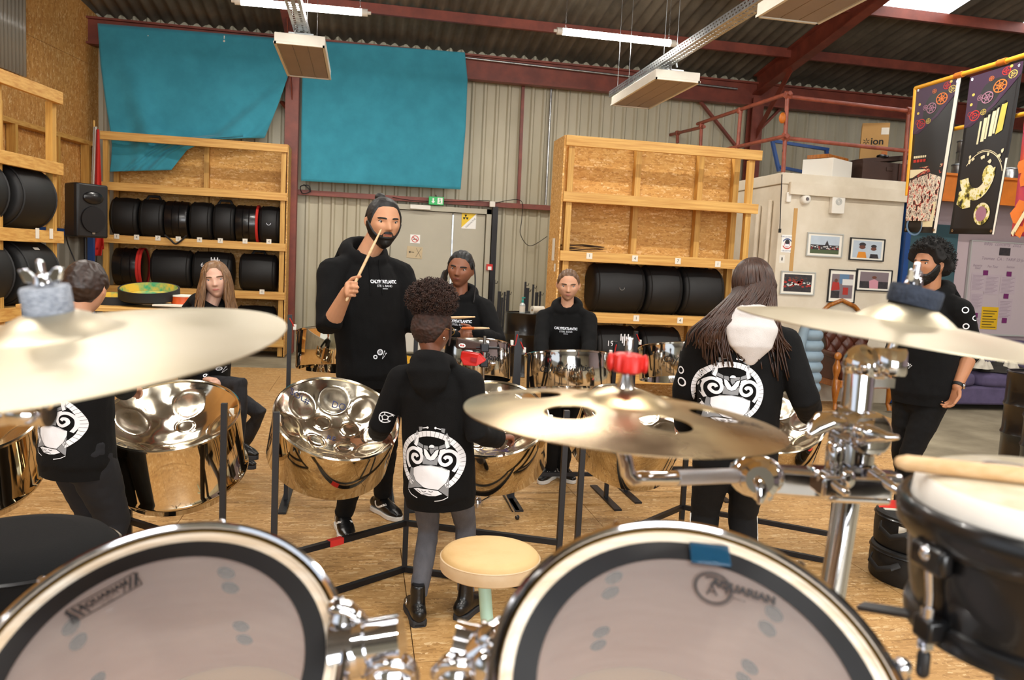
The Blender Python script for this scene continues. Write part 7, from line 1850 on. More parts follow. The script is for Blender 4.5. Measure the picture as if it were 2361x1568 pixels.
wt = thing('wrist_watch', 'silver watch with black strap on the wrist of the walking person', 'watch', wr)
mb = MB(frame(wr - ax * .012, ax)); mb.lathe([(.027, -.011), (.034, -.010), (.034, .010), (.027, .011)], 28); mb.build('strap', 'black_case', wt)
mb = MB(frame(wr - ax * .012 + (RHv * .8 - FHv * .6).normalized() * .034, RHv * .8 - FHv * .6)); mb.lathe([(0, .008), (.014, .008), (.019, .006), (.019, -.002), (0, -.002)], 24); mb.build('dial', 'chrome', wt)
P = ringp(0, 0, .014, .02, 18) + ringp(.055, -.05, .012, .017, 18) + ringp(.005, -.10, .012, .019, 18)
print_on(A_p, 'sleeve_emblem', 'white_print', *polys2mesh(P), 2226, 715, -ray(2226, 715), RT)
hip_marks(A_p, 2092, 840, .012, -FHv - RHv * .5, RHv - FHv * .5)
mb = MB(); P_ = [A_p['nek'] + (f8 * math.cos(a) + f8.cross(Z) * math.sin(a)) * .066 + Z * (.0 - .012 * math.cos(a)) for a in [rad(-70 + 14 * i) for i in range(11)]]; mb.tube(P_, .008, 8); mb.build('tee_collar', 'shoe_white', A_p['root'])
for s in 'RL': sneaker(A_p, s, .29, 'boot_leather', 'shoe_white', .07)
# ================================================================ DRUM KIT IN FRONT
RH = V((RT.x, RT.y, 0)).normalized(); FH = V((FW.x, FW.y, 0)).normalized()
def cymbal_prof(R, bow=.022, bell_r=.062, bell_h=.024, th=.0012):
    top = []
    for i in range(25):
        q = i / 24
        r = R * q
        z = bow * (1 - (max(r - bell_r, 0) / (R - bell_r)) ** 1.7)
        if r < bell_r: z = bow + bell_h * (1 - (r / bell_r) ** 2.2)
        top.append((r, z))
    top[0] = (.006, top[0][1])
    return top
def cymbal(label, c, n, R, mat, bell_r=.055, bell_h=.022, bow=.022, holes=None, hole_r=.027, hole_at=.55, x=None, n_seg=128):
    M = frame(c, n, x or RH)
    t = thing('cymbal', label, 'cymbal', c)
    top = cymbal_prof(R, bow, bell_r, bell_h)
    prof = top + [(R, -.0012)] + [(r, z - .0013) for r, z in top[::-1]] + [top[0]]
    mb = MB(); mb.lathe(prof, n_seg); me = mb.mesh('disc'); fixn(me)
    if holes:
        o1 = bpy.data.objects.new('tmp', me); COL.objects.link(o1)
        cb = MB()
        for a in holes: cb.lathe([(0, -.1), (hole_r, -.1), (hole_r, .1), (0, .1)], 40, Matrix.Translation((hole_at * R * math.cos(a), hole_at * R * math.sin(a), 0)))
        m2 = cb.mesh('tmp2'); fixn(m2); o2 = bpy.data.objects.new('tmp2', m2); COL.objects.link(o2)
        b = o1.modifiers.new('b', 'BOOLEAN'); b.object = o2; b.operation = 'DIFFERENCE'; b.solver = 'EXACT'
        dg = bpy.context.evaluated_depsgraph_get(); me2 = bpy.data.meshes.new_from_object(o1.evaluated_get(dg)); me2.name = 'disc'
        bpy.data.objects.remove(o1); bpy.data.objects.remove(o2); me = me2
    me.transform(M)
    link('disc', me, mat, t, 30)
    return t, M
# --- left crash
nL = (Z - RH * .105 - FH * .13).normalized(); cL = atd(130, 808, .73)
cyL, ML = cymbal('big pale cymbal with grey felt filling the left foreground', cL, nL, .205, 'cymbal', bell_r=.055, bell_h=.022, bow=.016)
zt = .016 + .022
ft = thing('cymbal_felt', 'thick grey felt washer on the left cymbal', 'felt', ML @ V((0, 0, zt)))
mb = MB(ML); mb.lathe([(.008, zt - .006), (.0195, zt - .006), (.0208, zt - .003), (.0208, zt + .019), (.0195, zt + .0215), (.008, zt + .0215)], 40); mb.build('washer', 'felt_grey', ft)
def wingnut(label, M, z, mat='chrome', s=1.0, rot=0.0):
    t = thing('wing_nut', label, 'wing nut', M @ V((0, 0, z)))
    Q = M @ Matrix.Translation((0, 0, z)) @ Matrix.Rotation(rot, 4, 'Z') @ Matrix.Scale(s, 4)
    mb = MB(Q); mb.lathe([(0, 0), (.0075, 0), (.0085, .002), (.007, .009), (.005, .011), (0, .011)], 20); mb.build('hub', mat, t)
    for sg in (-1, 1):
        mb = MB(Q); mb.add([(sg * .004, -.002, .001), (sg * .016, -.003, .004), (sg * .0205, -.0025, .016), (sg * .012, -.002, .0165), (sg * .005, -.002, .009), (sg * .004, .002, .001), (sg * .016, .003, .004), (sg * .0205, .0025, .016), (sg * .012, .002, .0165), (sg * .005, .002, .009)], [(0, 1, 2, 3, 4), (9, 8, 7, 6, 5)] + [(i, (i + 1) % 5, 5 + (i + 1) % 5, 5 + i) for i in range(5)])
        mb.build('wing', mat, t, bevel=.0012)
    mb = MB(Q); mb.tube([(0, 0, .005), (0, 0, .021)], .0034, 14, rnd=True); mb.build('threaded_rod', mat, t)
    return t
wingnut('chrome wing nut on top of the grey felt', ML, zt + .022)
sL = thing('cymbal_stand', 'chrome cymbal stand under the left cymbal', 'stand', (cL.x - .5, cL.y, 0))
part('tilter_tube', 'chrome', sL, lambda m: m.tube([ML @ V((0, 0, .03)), ML @ V((0, 0, -.03))], .006, 14))
part('lower_felt', 'felt_dark', sL, lambda m: m.lathe([(0, .012), (.02, .012), (.02, -.004), (0, -.004)], 28, ML))
k0 = atd(70, 948, .74)
part('tilter_head', 'chrome', sL, lambda m: (m.tube([k0 + RH * .018, k0 - RH * .018], .014, 22), m.tube([ML @ V((0, 0, -.02)), k0 + Z * .01 + RH * .012, k0], [.007, .010, .010], 16)))
part('wing_screw', 'chrome', sL, lambda m: (m.sphere(k0 + FH * -.02 + RH * .004, (.014, .006, .010), 14), m.tube([k0 - FH * .02, k0], .005, 10)))
part('boom_arm', 'chrome', sL, lambda m: m.tube([k0, k0 - RH * .2 - Z * .05 + FH * .02, k0 - RH * .5 - Z * .15 + FH * .05], .0095, 16))
q = k0 - RH * .5 - Z * .15 + FH * .05
part('stand_pole', 'chrome', sL, lambda m: m.tube([q, V((q.x, q.y, .02))], .013, 14))
for a in (0, 2.1, 4.2): part('tripod_leg', 'chrome_soft', sL, lambda m: m.tube([V((q.x, q.y, .45)), V((q.x + .3 * math.cos(a), q.y + .3 * math.sin(a), .012))], .01, 8))
# --- middle cymbal with six holes
nM = (Z + RH * .033).normalized(); cM = atd(1435, 962, .90)
front_a = math.atan2(-(FH.dot(FH)), 0)
hl = [rad(-90 + d) for d in (18, -42, -102, 78, 138, 198)]
cyM, MM = cymbal('bronze cymbal with six large holes and a red wing nut', cM, nM, .180, 'cymbal_warm', bell_r=.054, bell_h=.016, bow=.018, holes=hl)
zt = .018 + .016
bm_ = bvhtree.BVHTree.FromPolygons([tuple(MM @ V((r * math.cos(a), r * math.sin(a), z))) for r, z in cymbal_prof(.18, .018, .054, .016) for a in [2 * math.pi * i / 64 for i in range(64)]], [(i * 64 + j, i * 64 + (j + 1) % 64, (i + 1) * 64 + (j + 1) % 64, (i + 1) * 64 + j) for i in range(24) for j in range(64)])
vs, fs = text_mesh('ozone', .026, shear=.3)
ov, of = drape([(p.x, p.y * 1.6) for p in vs], fs, MM @ Matrix.Translation((.118, -.03, .08)) @ Matrix.Rotation(rad(22), 4, 'Z'), bm_, .0006)
b = MB(); b.add(ov, of); pmat('cymbal_ink', '#4a3d33', .5); b.build('printed_word', 'cymbal_ink', cyM, smooth=0, recalc=False)
kn = thing('red_wing_nut', 'ribbed red plastic wing nut on the cymbal with holes', 'wing nut', MM @ V((0, 0, zt + .02)))
zk = zt + .017
prof = [(0, zk), (.014, zk), (.0165, zk + .002), (.0175, zk + .006), (.0175, zk + .016), (.0165, zk + .020), (.013, zk + .022), (0, zk + .022)]
mb = MB(MM)
mb.lathe(prof, 48); ctr = MM @ V((0, 0, 0)); ax = nM
vv = []
for p in mb.v:
    d = p - ctr; h_ = d.dot(ax); rr = d - ax * h_; an = math.atan2(rr.dot(MM.to_3x3() @ V((0, 1, 0))), rr.dot(MM.to_3x3() @ V((1, 0, 0))))
    vv.append(ctr + ax * h_ + rr * (1 + (.05 * (1 if int(an / (2 * math.pi) * 16 + 32) % 2 else -1) if rr.length > .0145 else 0)))
mb.v = vv; mb.build('knob', 'red_plastic', kn, smooth=25)
for sg in (-1, 1): part('knob_lug', 'red_plastic', kn, lambda m: m.sphere(MM @ V((sg * .0195, 0, zk + .011)), (.004, .006, .011), 10))
part('rod_tip', 'chrome', kn, lambda m: m.tube([MM @ V((0, 0, zk + .02)), MM @ V((0, 0, zk + .036))], .004, 14, rnd=True))
part('steel_washer', 'chrome_soft', kn, lambda m: m.lathe([(0, zt - .006), (.010, zt - .006), (.0115, zt), (.0085, zt + .006), (.006, zk), (0, zk)], 24, MM))
# --- right cymbal
nR = (Z + RH * .094 - FH * .04).normalized(); cR = atd(2082, 770, .98)
cyR, MR = cymbal('pale cymbal with dark felt at the right, tilted down to the right', cR, nR, .200, 'cymbal', bell_r=.058, bell_h=.024, bow=.016)
zt = .016 + .024
ft = thing('cymbal_felt', 'dark grey felt washer on the right cymbal', 'felt', MR @ V((0, 0, zt)))
mb = MB(MR @ Matrix.Rotation(rad(6), 4, 'Y')); mb.lathe([(.008, zt - .004), (.0295, zt - .004), (.031, zt), (.031, zt + .016), (.0295, zt + .019), (.008, zt + .019)], 40); mb.build('washer', 'felt_dark', ft)
wingnut('chrome wing nut on the dark felt of the right cymbal', MR, zt + .019, s=1.25, rot=.9)
# --- chrome boom stand carrying the two cymbals
st = thing('cymbal_stand', 'chrome double cymbal stand with clamps in the right foreground', 'stand', (atd(1930, 1320, 1.0).x, atd(1930, 1320, 1.0).y, 0))
D = 1.0; A_ = lambda px, py, dd=D: atd(px, py, dd)
def cyl(m, a, b, r, n=24): m.tube([a, b], r, n)
part('cymbal_rod', 'chrome', st, lambda m: cyl(m, MR @ V((0, 0, zt + .02)), A_(2040, 850, .99), .0055, 14))
part('rod_sleeve', 'chrome', st, lambda m: m.lathe([(0, 0), (.019, 0), (.021, .004), (.021, .03), (.019, .034), (0, .034)], 24, frame(A_(2048, 866, .99), (A_(2052, 800, .99) - A_(2048, 866, .99)))))
part('tilter_yoke', 'chrome', st, lambda m: (m.sphere(A_(1985, 842), (.022, .022, .026), 24), m.tube([A_(1985, 845), A_(2040, 850, .99)], [.016, .014], 18), m.cbox(A_(2010, 880), (.05, .02, .012), Matrix.Rotation(-.1, 3, 'Z'))))
part('yoke_bolt', 'chrome', st, lambda m: m.sphere(A_(1990, 845, .972), .006, 12))
part('upper_tube', 'chrome', st, lambda m: cyl(m, A_(1983, 850), A_(1972, 965), .0185))
part('hinge_barrel', 'chrome', st, lambda m: (m.tube([A_(1920, 975, 1.0), A_(2005, 1000, .985)], .0235, 32), m.lathe([(0, 0), (.026, 0), (.0275, .003), (.0275, .011), (.025, .014), (.015, .016), (0, .016)], 36, frame(A_(1998, 1000, .985), A_(2040, 1003, .94) - A_(1990, 1000, .985)))))
part('hinge_lever', 'chrome', st, lambda m: (m.tube([A_(1925, 975, .98), A_(1900, 972, .975), A_(1878, 990, .97), A_(1868, 1000, .965)], [(.02, .014), (.018, .012), (.012, .01), (.006, .006)], 16, rnd=True)))
part('hinge_wing_nut', 'chrome', st, lambda m: (m.tube([A_(1985, 1000, .96), A_(2015, 1002, .95), A_(2045, 1008, .945), A_(2068, 1008, .94)], [(.009, .015), (.009, .010), (.008, .006), (.005, .0035)], 16, rnd=True), m.tube([A_(1990, 1003, .965), A_(1978, 990, .95)], [.012, .007], 14, rnd=True)))
part('lower_barrel', 'chrome', st, lambda m: (cyl(m, A_(1972, 1005), A_(1965, 1065), .025, 32), m.lathe([(.02, 0), (.027, 0), (.028, .01), (.02, .012)], 32, frame(A_(1964, 1085), Z))))
part('memory_lock', 'chrome', st, lambda m: (cyl(m, A_(1964, 1064), A_(1962, 1090), .0225, 28), m.tube([A_(1928, 1032, .99), A_(1924, 1078, .99)], .012, 14, rnd=True)))
pmat('grey_steel', '#6f757c', .3, metal=.8)
M2 = frame(A_(1890, 1108, .985), (A_(1890, 1108, .985) - CAM), RH)
part('clamp_plate', 'chrome', st, lambda m: (m.cbox(A_(1880, 1092, 1.0), (.21, .03, .014), Matrix.Rotation(math.atan2(RH.y, RH.x), 3, 'Z')), m.cbox(A_(1830, 1112, .985), (.13, .024, .032), Matrix.Rotation(math.atan2(RH.y, RH.x), 3, 'Z') @ Matrix.Rotation(.03, 3, 'Y')), m.cbox(A_(1955, 1112, .98), (.085, .06, .028), Matrix.Rotation(math.atan2(RH.y, RH.x), 3, 'Z')), m.cbox(A_(1960, 1138, .98), (.075, .06, .01), Matrix.Rotation(math.atan2(RH.y, RH.x), 3, 'Z'))), bevel=.004)
for a, b in (((1895, 1095), (1950, 1135)), ((2010, 1090), (2068, 1130))):
    part('clamp_bolt', 'chrome', st, lambda m: (m.tube([A_(*a, .965), A_(*b, .94)], .0055, 14, rnd=True), m.tube([A_(*a, .968), A_(a[0] + (b[0] - a[0]) * .35, a[1] + (b[1] - a[1]) * .35, .958)], .009, 16)))
part('clamp_wing', 'chrome', st, lambda m: (m.sphere(A_(2030, 1140, .96), (.008, .008, .014), 12), m.sphere(A_(1955, 1105, .95), (.01, .006, .012), 12)))
part('arm_clamp', 'chrome', st, lambda m: (m.sphere(A_(1745, 1098, .965), (.034, .022, .026), 24, Matrix.Rotation(math.atan2(RH.y, RH.x), 4, 'Z')), m.tube([A_(1720, 1085, .975), A_(1760, 1140, .955)], [.018, .012], 18, rnd=True), m.lathe([(0, 0), (.02, 0), (.022, .008), (.016, .014), (0, .014)], 26, frame(A_(1752, 1108, .945), CAM - A_(1752, 1108, .945)))))
part('arm_wing', 'chrome', st, lambda m: m.tube([A_(1752, 1108, .935), A_(1757, 1130, .93), A_(1752, 1158, .93)], [(.009, .005), (.009, .005), (.004, .003)], 14, rnd=True))
part('arm_wing_upper', 'chrome', st, lambda m: m.tube([A_(1752, 1108, .935), A_(1778, 1085, .94)], [(.008, .004), (.003, .003)], 14, rnd=True))
# bent arm of the middle cymbal
R0 = atd(1441, 905, .90)
Cb = atd(1442, 1060, .905); Cc_ = atd(1447, 1090, .91); Cd = atd(1475, 1103, .915); Ce = atd(1560, 1102, .925); Cf = atd(1705, 1096, .96)
part('bent_arm', 'chrome', st, lambda m: m.tube([MM @ V((0, 0, .05)), MM @ V((0, 0, -.03)), Cb, Cc_, (Cc_ + Cd) / 2 + (Cc_ - Cd) * .0 - Z * .004, Cd, Ce, Cf], [.004, .008, .0085, .0085, .0085, .0085, .0085, .0085], 18))
pmat('knurl', '#c8c9cc', .35, metal=1.0, bump=.6, bscale=900)
part('knurled_grip', 'knurl', st, lambda m: m.tube([Ce, Ce.lerp(Cf, .5), Cf], .0092, 20))
pp0 = A_(1955, 1135); pp1 = A_(1925, 1330, 1.0)
dp = (pp1 - pp0).normalized(); pf = pp0 + dp * ((pp0.z - .02) / -dp.z)
part('main_pole', 'chrome', st, lambda m: m.tube([pp0, pf], .016, 28))
for a in (-.35, 1.9, 4.0):
    d = RH * math.cos(a) + FH * math.sin(a); g = V((pf.x, pf.y, 0))
    part('tripod_leg', 'grey_steel', st, lambda m: (m.bar(g + Z * .32 + d * .02, g + d * .40 + Z * .015, .024, .006), m.bar(g + Z * .08 + d * .02, g + d * .22 + Z * .17, .02, .005)), smooth=0)
lg = atz(2130, 1420, .45)
# --- the two rack toms, batter heads tilted towards the photographer
pmat('tom_ply', '#efe3d3', .5, col2='#d9c3a8', vscale=3, stretch=(1, 1, 30)); pmat('tom_inside', '#f4dacd', .6, col2='#e6c2b2', vscale=5, stretch=(1, 1, 5), det=6)
pmat('ring_black', '#0d0f14', .45, var=.3, vscale=6); pmat('bolt_dark', '#1d2026', .4, metal=.2)
pmat('tom_shell', '#b09070', .35, coat=.4)
fm = bpy.data.materials.new('clear_film'); fm.use_nodes = True; nt = fm.node_tree; nt.nodes.clear()
out = N(nt, 'OutputMaterial'); tr = N(nt, 'BsdfTransparent'); gl = N(nt, 'BsdfGlossy'); df = N(nt, 'BsdfDiffuse'); mx = N(nt, 'MixShader'); mx2 = N(nt, 'MixShader'); fr_ = N(nt, 'Fresnel')
gl.inputs['Roughness'].default_value = .06; df.inputs['Color'].default_value = (.85, .80, .78, 1); fr_.inputs['IOR'].default_value = 1.45
mx2.inputs[0].default_value = .2
nt.links.new(fr_.outputs[0], mx.inputs[0]); nt.links.new(tr.outputs[0], mx2.inputs[1]); nt.links.new(df.outputs[0], mx2.inputs[2]); nt.links.new(mx2.outputs[0], mx.inputs[1]); nt.links.new(gl.outputs[0], mx.inputs[2]); nt.links.new(mx.outputs[0], out.inputs[0]); MAT['clear_film'] = fm
hm = bpy.data.materials.new('resonant_film'); hm.use_nodes = True; nt = hm.node_tree; nt.nodes.clear()
out = N(nt, 'OutputMaterial'); tr = N(nt, 'BsdfTranslucent'); df = N(nt, 'BsdfDiffuse'); mx = N(nt, 'MixShader'); tr.inputs['Color'].default_value = (.8, .78, .76, 1); df.inputs['Color'].default_value = (.6, .55, .53, 1)
mx.inputs[0].default_value = .5; nt.links.new(tr.outputs[0], mx.inputs[1]); nt.links.new(df.outputs[0], mx.inputs[2]); nt.links.new(mx.outputs[0], out.inputs[0]); MAT['resonant_film'] = hm
def tom(label, c, n, Ro, spin):
    M = frame(c, n, RH) @ Matrix.Rotation(spin, 4, 'Z')
    s = Ro / .163; t = thing('tom_drum', label, 'drum', c - Z * .25, 0, 'rack toms in the foreground')
    S = lambda pr: [(r * s, z) for r, z in pr]
    mb = MB(M); mb.lathe(S([(.1535, -.004), (.1545, .008), (.157, .0105), (.1605, .0095), (.163, .004), (.163, -.006), (.1605, -.012), (.160, -.022), (.1635, -.026), (.1635, -.03), (.156, -.03), (.155, -.01), (.1535, -.004)]), 96); mb.build('hoop', 'chrome', t)
    mb = MB(M); mb.lathe(S([(.1535, -.003), (.152, .003), (.150, .0035), (.1485, .002), (.148, 0)]), 96); mb.build('head_collar', 'tom_ply', t)
    mb = MB(M); mb.lathe(S([(.1535, .0005), (.1525, .0042), (.1518, .0015)]), 96); mb.build('gold_line', 'tom_gold', t)
    mb = MB(M); mb.lathe(S([(.1482, .0006), (.1415, .0008)]), 96); mb.build('bearing_edge', 'tom_ply', t)
    mb = MB(M); mb.lathe(S([(.1418, .0012), (.1418, .0018), (.1235, .0018), (.1235, .0012), (.1418, .0012)]), 96); mb.build('black_ring', 'ring_black', t)
    mb = MB(M); mb.lathe(S([(0, .0004), (.1482, .0004)]), 96); hd = mb.build('clear_head', 'clear_film', t, smooth=0)
    L_ = .23
    mb = MB(M); mb.lathe(S([(.1475, -.002), (.1475, -L_)]), 96); mb.build('shell_inside', 'tom_inside', t)
    mb = MB(M); mb.lathe(S([(.1475, -.0015), (.1535, -.006), (.1535, -L_ + .004), (.1475, -L_)]), 96); mb.build('shell', 'tom_shell', t)
    mb = MB(M); mb.lathe(S([(0, -L_ - .001), (.150, -L_ - .001)]), 64); mb.build('bottom_head', 'resonant_film', t, smooth=0)
    mb = MB(M); mb.lathe(S([(.151, -L_ + .012), (.163, -L_ + .01), (.163, -L_ - .012), (.1505, -L_ - .012)]), 96); mb.build('bottom_hoop', 'chrome', t)
    for k in range(6):
        a = 2 * math.pi * k / 6 + .35
        for z in (-.055, -.08, -.15, -.175):
            p = V((.1468 * s * math.cos(a), .1468 * s * math.sin(a), z)); mb = MB(M @ frame(p, (-math.cos(a), -math.sin(a), 0))); mb.lathe([(0, .004), (.004, .0035), (.0085, .0015), (.0095, 0)], 16); mb.build('lug_bolt', 'bolt_dark', t)
        mb = MB(M); q0, q1 = (V((.1625 * s * math.cos(a), .1625 * s * math.sin(a), -.004)), V((.161 * s * math.cos(a), .161 * s * math.sin(a), -.07)))
        mb.tube([q0 + V((0, 0, .012)), q0 + V((0, 0, .0)), q1], [.0045, .004, .0035], 10); mb.cbox(V((.16 * s * math.cos(a), .16 * s * math.sin(a), -.085)), (.022, .022, .04), Matrix.Rotation(a, 3, 'Z')); mb.build('tension_lug', 'chrome', t, bevel=.002)
    return t, M, hd
N1 = (Z * .857 - FH * .515).normalized(); c1 = atd(362, 1556, .68)
t1, M1, h1 = tom('left tom with clear head, black ring and striped maker label', c1, N1, .163, .15)
N2 = (Z * .84 - FH * .54 + RH * .02).normalized(); c2 = atd(1612, 1606, .627)
t2, M2_, h2 = tom('right tom with clear head, round maker logo and blue gel pad', c2, N2, .170, .5)
def onplane(px, py, c, n):
    d = ray(px, py); return CAM + d * ((c - CAM).dot(n) / d.dot(n))
def inkframe(px, py, px2, py2, c, n, off=.0028):
    a, b = onplane(px, py, c, n), onplane(px2, py2, c, n); return frame(a + n * off, n, b - a), (b - a).length
MAT['ink_tom'] = pmat('ink_tom', '#2c2a2c', .6)
F, Ln = inkframe(243, 1381, 330, 1332, c1, N1)
w, hh = Ln * 2 * .9, Ln * .52
text('AQUARIAN', w * .135, F @ Matrix.Translation((0, hh * .13, 0)), 'ink_tom', t1, bold=.0004); text('Performance II', w * .075, F @ Matrix.Translation((-.002, -hh * .13, 0)), 'ink_tom', t1); text('12" clear', w * .05, F @ Matrix.Translation((0, -hh * .34, 0)), 'ink_tom', t1)
bd_ = [rect(-w / 2, hh / 2 - .0012, w / 2, hh / 2), rect(-w / 2, -hh / 2, w / 2, -hh / 2 + .0012), rect(-w / 2, -hh / 2, -w / 2 + .0012, hh / 2), rect(w / 2 - .0012, -hh / 2, w / 2, hh / 2)]
for sg in (-1, 1):
    for i, wd in enumerate((.0035, .0025, .0015)):
        x = sg * (w * .46 - i * .0055); bd_.append([(x - wd / 2 - .003 * sg, -hh * .38), (x + wd / 2 - .003 * sg, -hh * .38), (x + wd / 2 + .003 * sg, hh * .38), (x - wd / 2 + .003 * sg, hh * .38)])
decal(F, 0, 'ink_tom', t1, 'label_frame', bd_)
F, Ln = inkframe(1712, 1368, 1790, 1392, c2, N2)
w = Ln * 2
text('AQUARIAN', w * .185, F, 'ink_tom', t2, bold=.0006); text('STUDIO-X', w * .06, F @ Matrix.Translation((-.005, -.010, 0)), 'ink_tom', t2)
F2, _ = inkframe(1643, 1360, 1700, 1372, c2, N2)
decal(F2, 0, 'ink_tom', t2, 'logo_ring', ringp(0, 0, .0145, .0165, 36) + ringp(0, 0, .011, .0125, 30, a0=-.3, a1=2.2) + ringp(0, 0, .0175, .018, 36))
text('A', .016, F2 @ Matrix.Translation((-.001, -.003, 0)), 'ink_tom', t2)
gp = bpy.data.materials.new('gel_blue'); gp.use_nodes = True; g_ = gp.node_tree.nodes['Principled BSDF']; g_.inputs['Base Color'].default_value = C('#1d4a66'); g_.inputs['Roughness'].default_value = .12; g_.inputs['Alpha'].default_value = .8; MAT['gel_blue'] = gp
F3, _ = inkframe(1634, 1287, 1690, 1293, c2, N2, .0035)
mb = MB(F3); mb.box(-.0185, -.0115, 0, .0185, .0115, .004); mb.build('gel_pad', 'gel_blue', bevel=.0018, label='translucent blue gel damper on the black ring of the right tom', cat='gel pad')
# tom mounts
def mount(label, base, S, pts):
    t = thing('tom_mount', label, 'mount', base, 0, 'chrome tom mounts')
    for nm, fn in pts: part(nm, 'chrome', t, fn, bevel=.0)
    return t
B_ = lambda px, py, d=.72: atd(px, py, d)
eye = lambda m, p, r, rt: m.tube([p + (RH * math.cos(a) + (Z * .8 - FH * .6) * math.sin(a)) * r for a in [2 * math.pi * i / 20 for i in range(20)]], rt, 10, closed=True)
mount('chrome tom mount with wing bolt on the right side of the left tom', B_(850, 1500), 1, (
    ('base_plate', lambda m: (m.tube([B_(775, 1505), B_(832, 1495)], [.030, .026], 28),)),
    ('clamp_barrel', lambda m: m.tube([B_(826, 1492), B_(850, 1488), B_(851, 1488), B_(928, 1476)], [.026, .026, .0235, .0235], 32)),
    ('collar', lambda m: m.tube([B_(842, 1490), B_(852, 1488)], .0275, 32)),
    ('wing_bolt', lambda m: (m.tube([B_(772, 1398), B_(800, 1404), B_(830, 1425), B_(845, 1432)], [(.012, .007), (.011, .008), (.008, .006), (.004, .003)], 18, rnd=True), m.tube([B_(790, 1412), B_(796, 1455)], .0065, 14))),
    ('wing_boss', lambda m: m.lathe([(0, 0), (.011, 0), (.013, .006), (.009, .016), (0, .016)], 20, frame(B_(792, 1440), Z))),
    ('eye_clamp', lambda m: (m.sphere(B_(905, 1556), (.024, .018, .022), 24), eye(m, B_(905, 1556, .70), .02, .005))),
    ('bracket_rib', lambda m: m.tube([B_(790, 1452), B_(808, 1478), B_(825, 1470)], .006, 12))))
mount('chrome tom mount on the left side of the right tom', B_(1100, 1520), -1, (
    ('base_plate', lambda m: m.tube([B_(1175, 1475, .69), B_(1118, 1515, .7)], [.022, .024], 28)),
    ('clamp_barrel', lambda m: m.tube([B_(1118, 1508, .71), B_(1096, 1502, .71), B_(1095, 1502, .71), B_(1042, 1490, .71)], [.026, .026, .0235, .0235], 32)),
    ('collar', lambda m: m.tube([B_(1108, 1504, .71), B_(1098, 1502, .71)], .0275, 32)),
    ('eye_clamp', lambda m: (m.sphere(B_(1058, 1556, .69), (.022, .018, .022), 24), eye(m, B_(1058, 1556, .68), .02, .005))),
    ('wing_bolt', lambda m: (m.sphere(B_(1128, 1540, .66), (.016, .012, .018), 20), m.tube([B_(1108, 1535, .66), B_(1125, 1510, .66)], [.007, .005], 12, rnd=True))),
    ('top_plate', lambda m: m.tube([B_(1165, 1455, .69), B_(1130, 1475, .69)], .014, 18, rnd=True))))
mb = MB(); mb.tube([B_(905, 1556) + Z * -.0, B_(905, 1556) - Z * .25, V((*B_(980, 1556, .8).xy, .5))], .014, 18); mb.tube([B_(1058, 1556, .69), B_(1058, 1556, .69) - Z * .25, V((*B_(980, 1556, .8).xy, .5))], .014, 18)
ts = thing('tom_holder', 'chrome post carrying both toms, below the picture', 'stand', V((*B_(980, 1556, .8).xy, 0))); mb.build('arms', 'chrome', ts)
part('post', 'chrome', ts, lambda m: m.tube([V((*B_(980, 1556, .8).xy, .52)), V((*B_(980, 1556, .8).xy, 0))], .02, 18))
mb = MB(); p = onplane(2085, 1530, c2, N2); mb.sphere(p - N2 * .03, (.016, .016, .02), 16); mb.tube([p - N2 * .005, p - N2 * .05], .008, 14, rnd=True)
mb.build('side_bracket', 'chrome', t2)

# --- black bongo-like drum at the right edge with a stick on it
bc_ = atd(2448, 1150, .68); nb = (Z + RH * -.015 + FH * -.02).normalized(); MBg = frame(bc_, nb, RH)
bg = thing('bongo', 'black hand drum with natural skin head cut by the right edge', 'drum', bc_ - Z * .16)
pmat('skin_head', '#d9cfbb', .7, col2='#c3b597', vscale=22, det=5, ramp=(.35, .6)); pmat('skin_side', '#eeeae2', .6, var=.04)
mb = MB(MBg); mb.lathe([(0, .013), (.09, .0125), (.107, .010)], 64); mb.build('skin', 'skin_head', bg)
mb = MB(MBg); mb.lathe([(.107, .010), (.113, .004), (.1155, -.012), (.1155, -.02)], 64); mb.build('skin_edge', 'skin_side', bg)
mb = MB(MBg); mb.lathe([(.1155, -.014), (.118, -.008), (.1225, -.008), (.126, -.012), (.127, -.022), (.125, -.034), (.119, -.042), (.115, -.042)], 72); mb.build('rim', 'black_shiny', bg)
mb = MB(MBg); mb.lathe([(.113, -.03), (.1145, -.04), (.113, -.07), (.110, -.09), (.108, -.104), (.112, -.106), (.1135, -.112), (.112, -.124), (.106, -.127), (.10, -.122), (.10, -.03)], 72); mb.build('shell', 'black_shiny', bg)
F, _ = inkframe(2325, 1113, 2361, 1117, bc_, nb, .0137); decal(F, 0, 'ink_faint', bg, 'stamp_ring', ringp(0, 0, .021, .024, 32)); text('LP', .02, F, 'ink_faint', bg)
for a in (-169, -79, 11, 101):
    d = V((math.cos(rad(a)), math.sin(rad(a)), 0)); Rk = MBg.to_3x3() @ Matrix.Rotation(rad(a), 3, 'Z')
    P_ = lambda r, z: MBg @ (d * r + Z * z)
    part('tension_rod', 'chrome', bg, lambda m: (m.tube([P_(.124, -.045), P_(.1195, -.08), P_(.1195, -.137)], [.0042, .0035, .0035], 12), m.sphere(P_(.125, -.043), .0075, 14), m.tube([P_(.1195, -.09), P_(.1195, -.099)], .006, 12), m.tube([P_(.1195, -.118), P_(.1195, -.126)], .0068, 6)))
    part('lug_box', 'black_shiny', bg, lambda m: m.cbox(P_(.116, -.109), (.02, .022, .02), Rk), bevel=.003)
    part('rubber_tip', 'black_plastic', bg, lambda m: m.tube([P_(.1195, -.133), P_(.1195, -.148)], .0055, 14, rnd=True))
    part('rim_ear', 'black_shiny', bg, lambda m: m.cbox(P_(.122, -.047), (.014, .04, .024), Rk), bevel=.005)
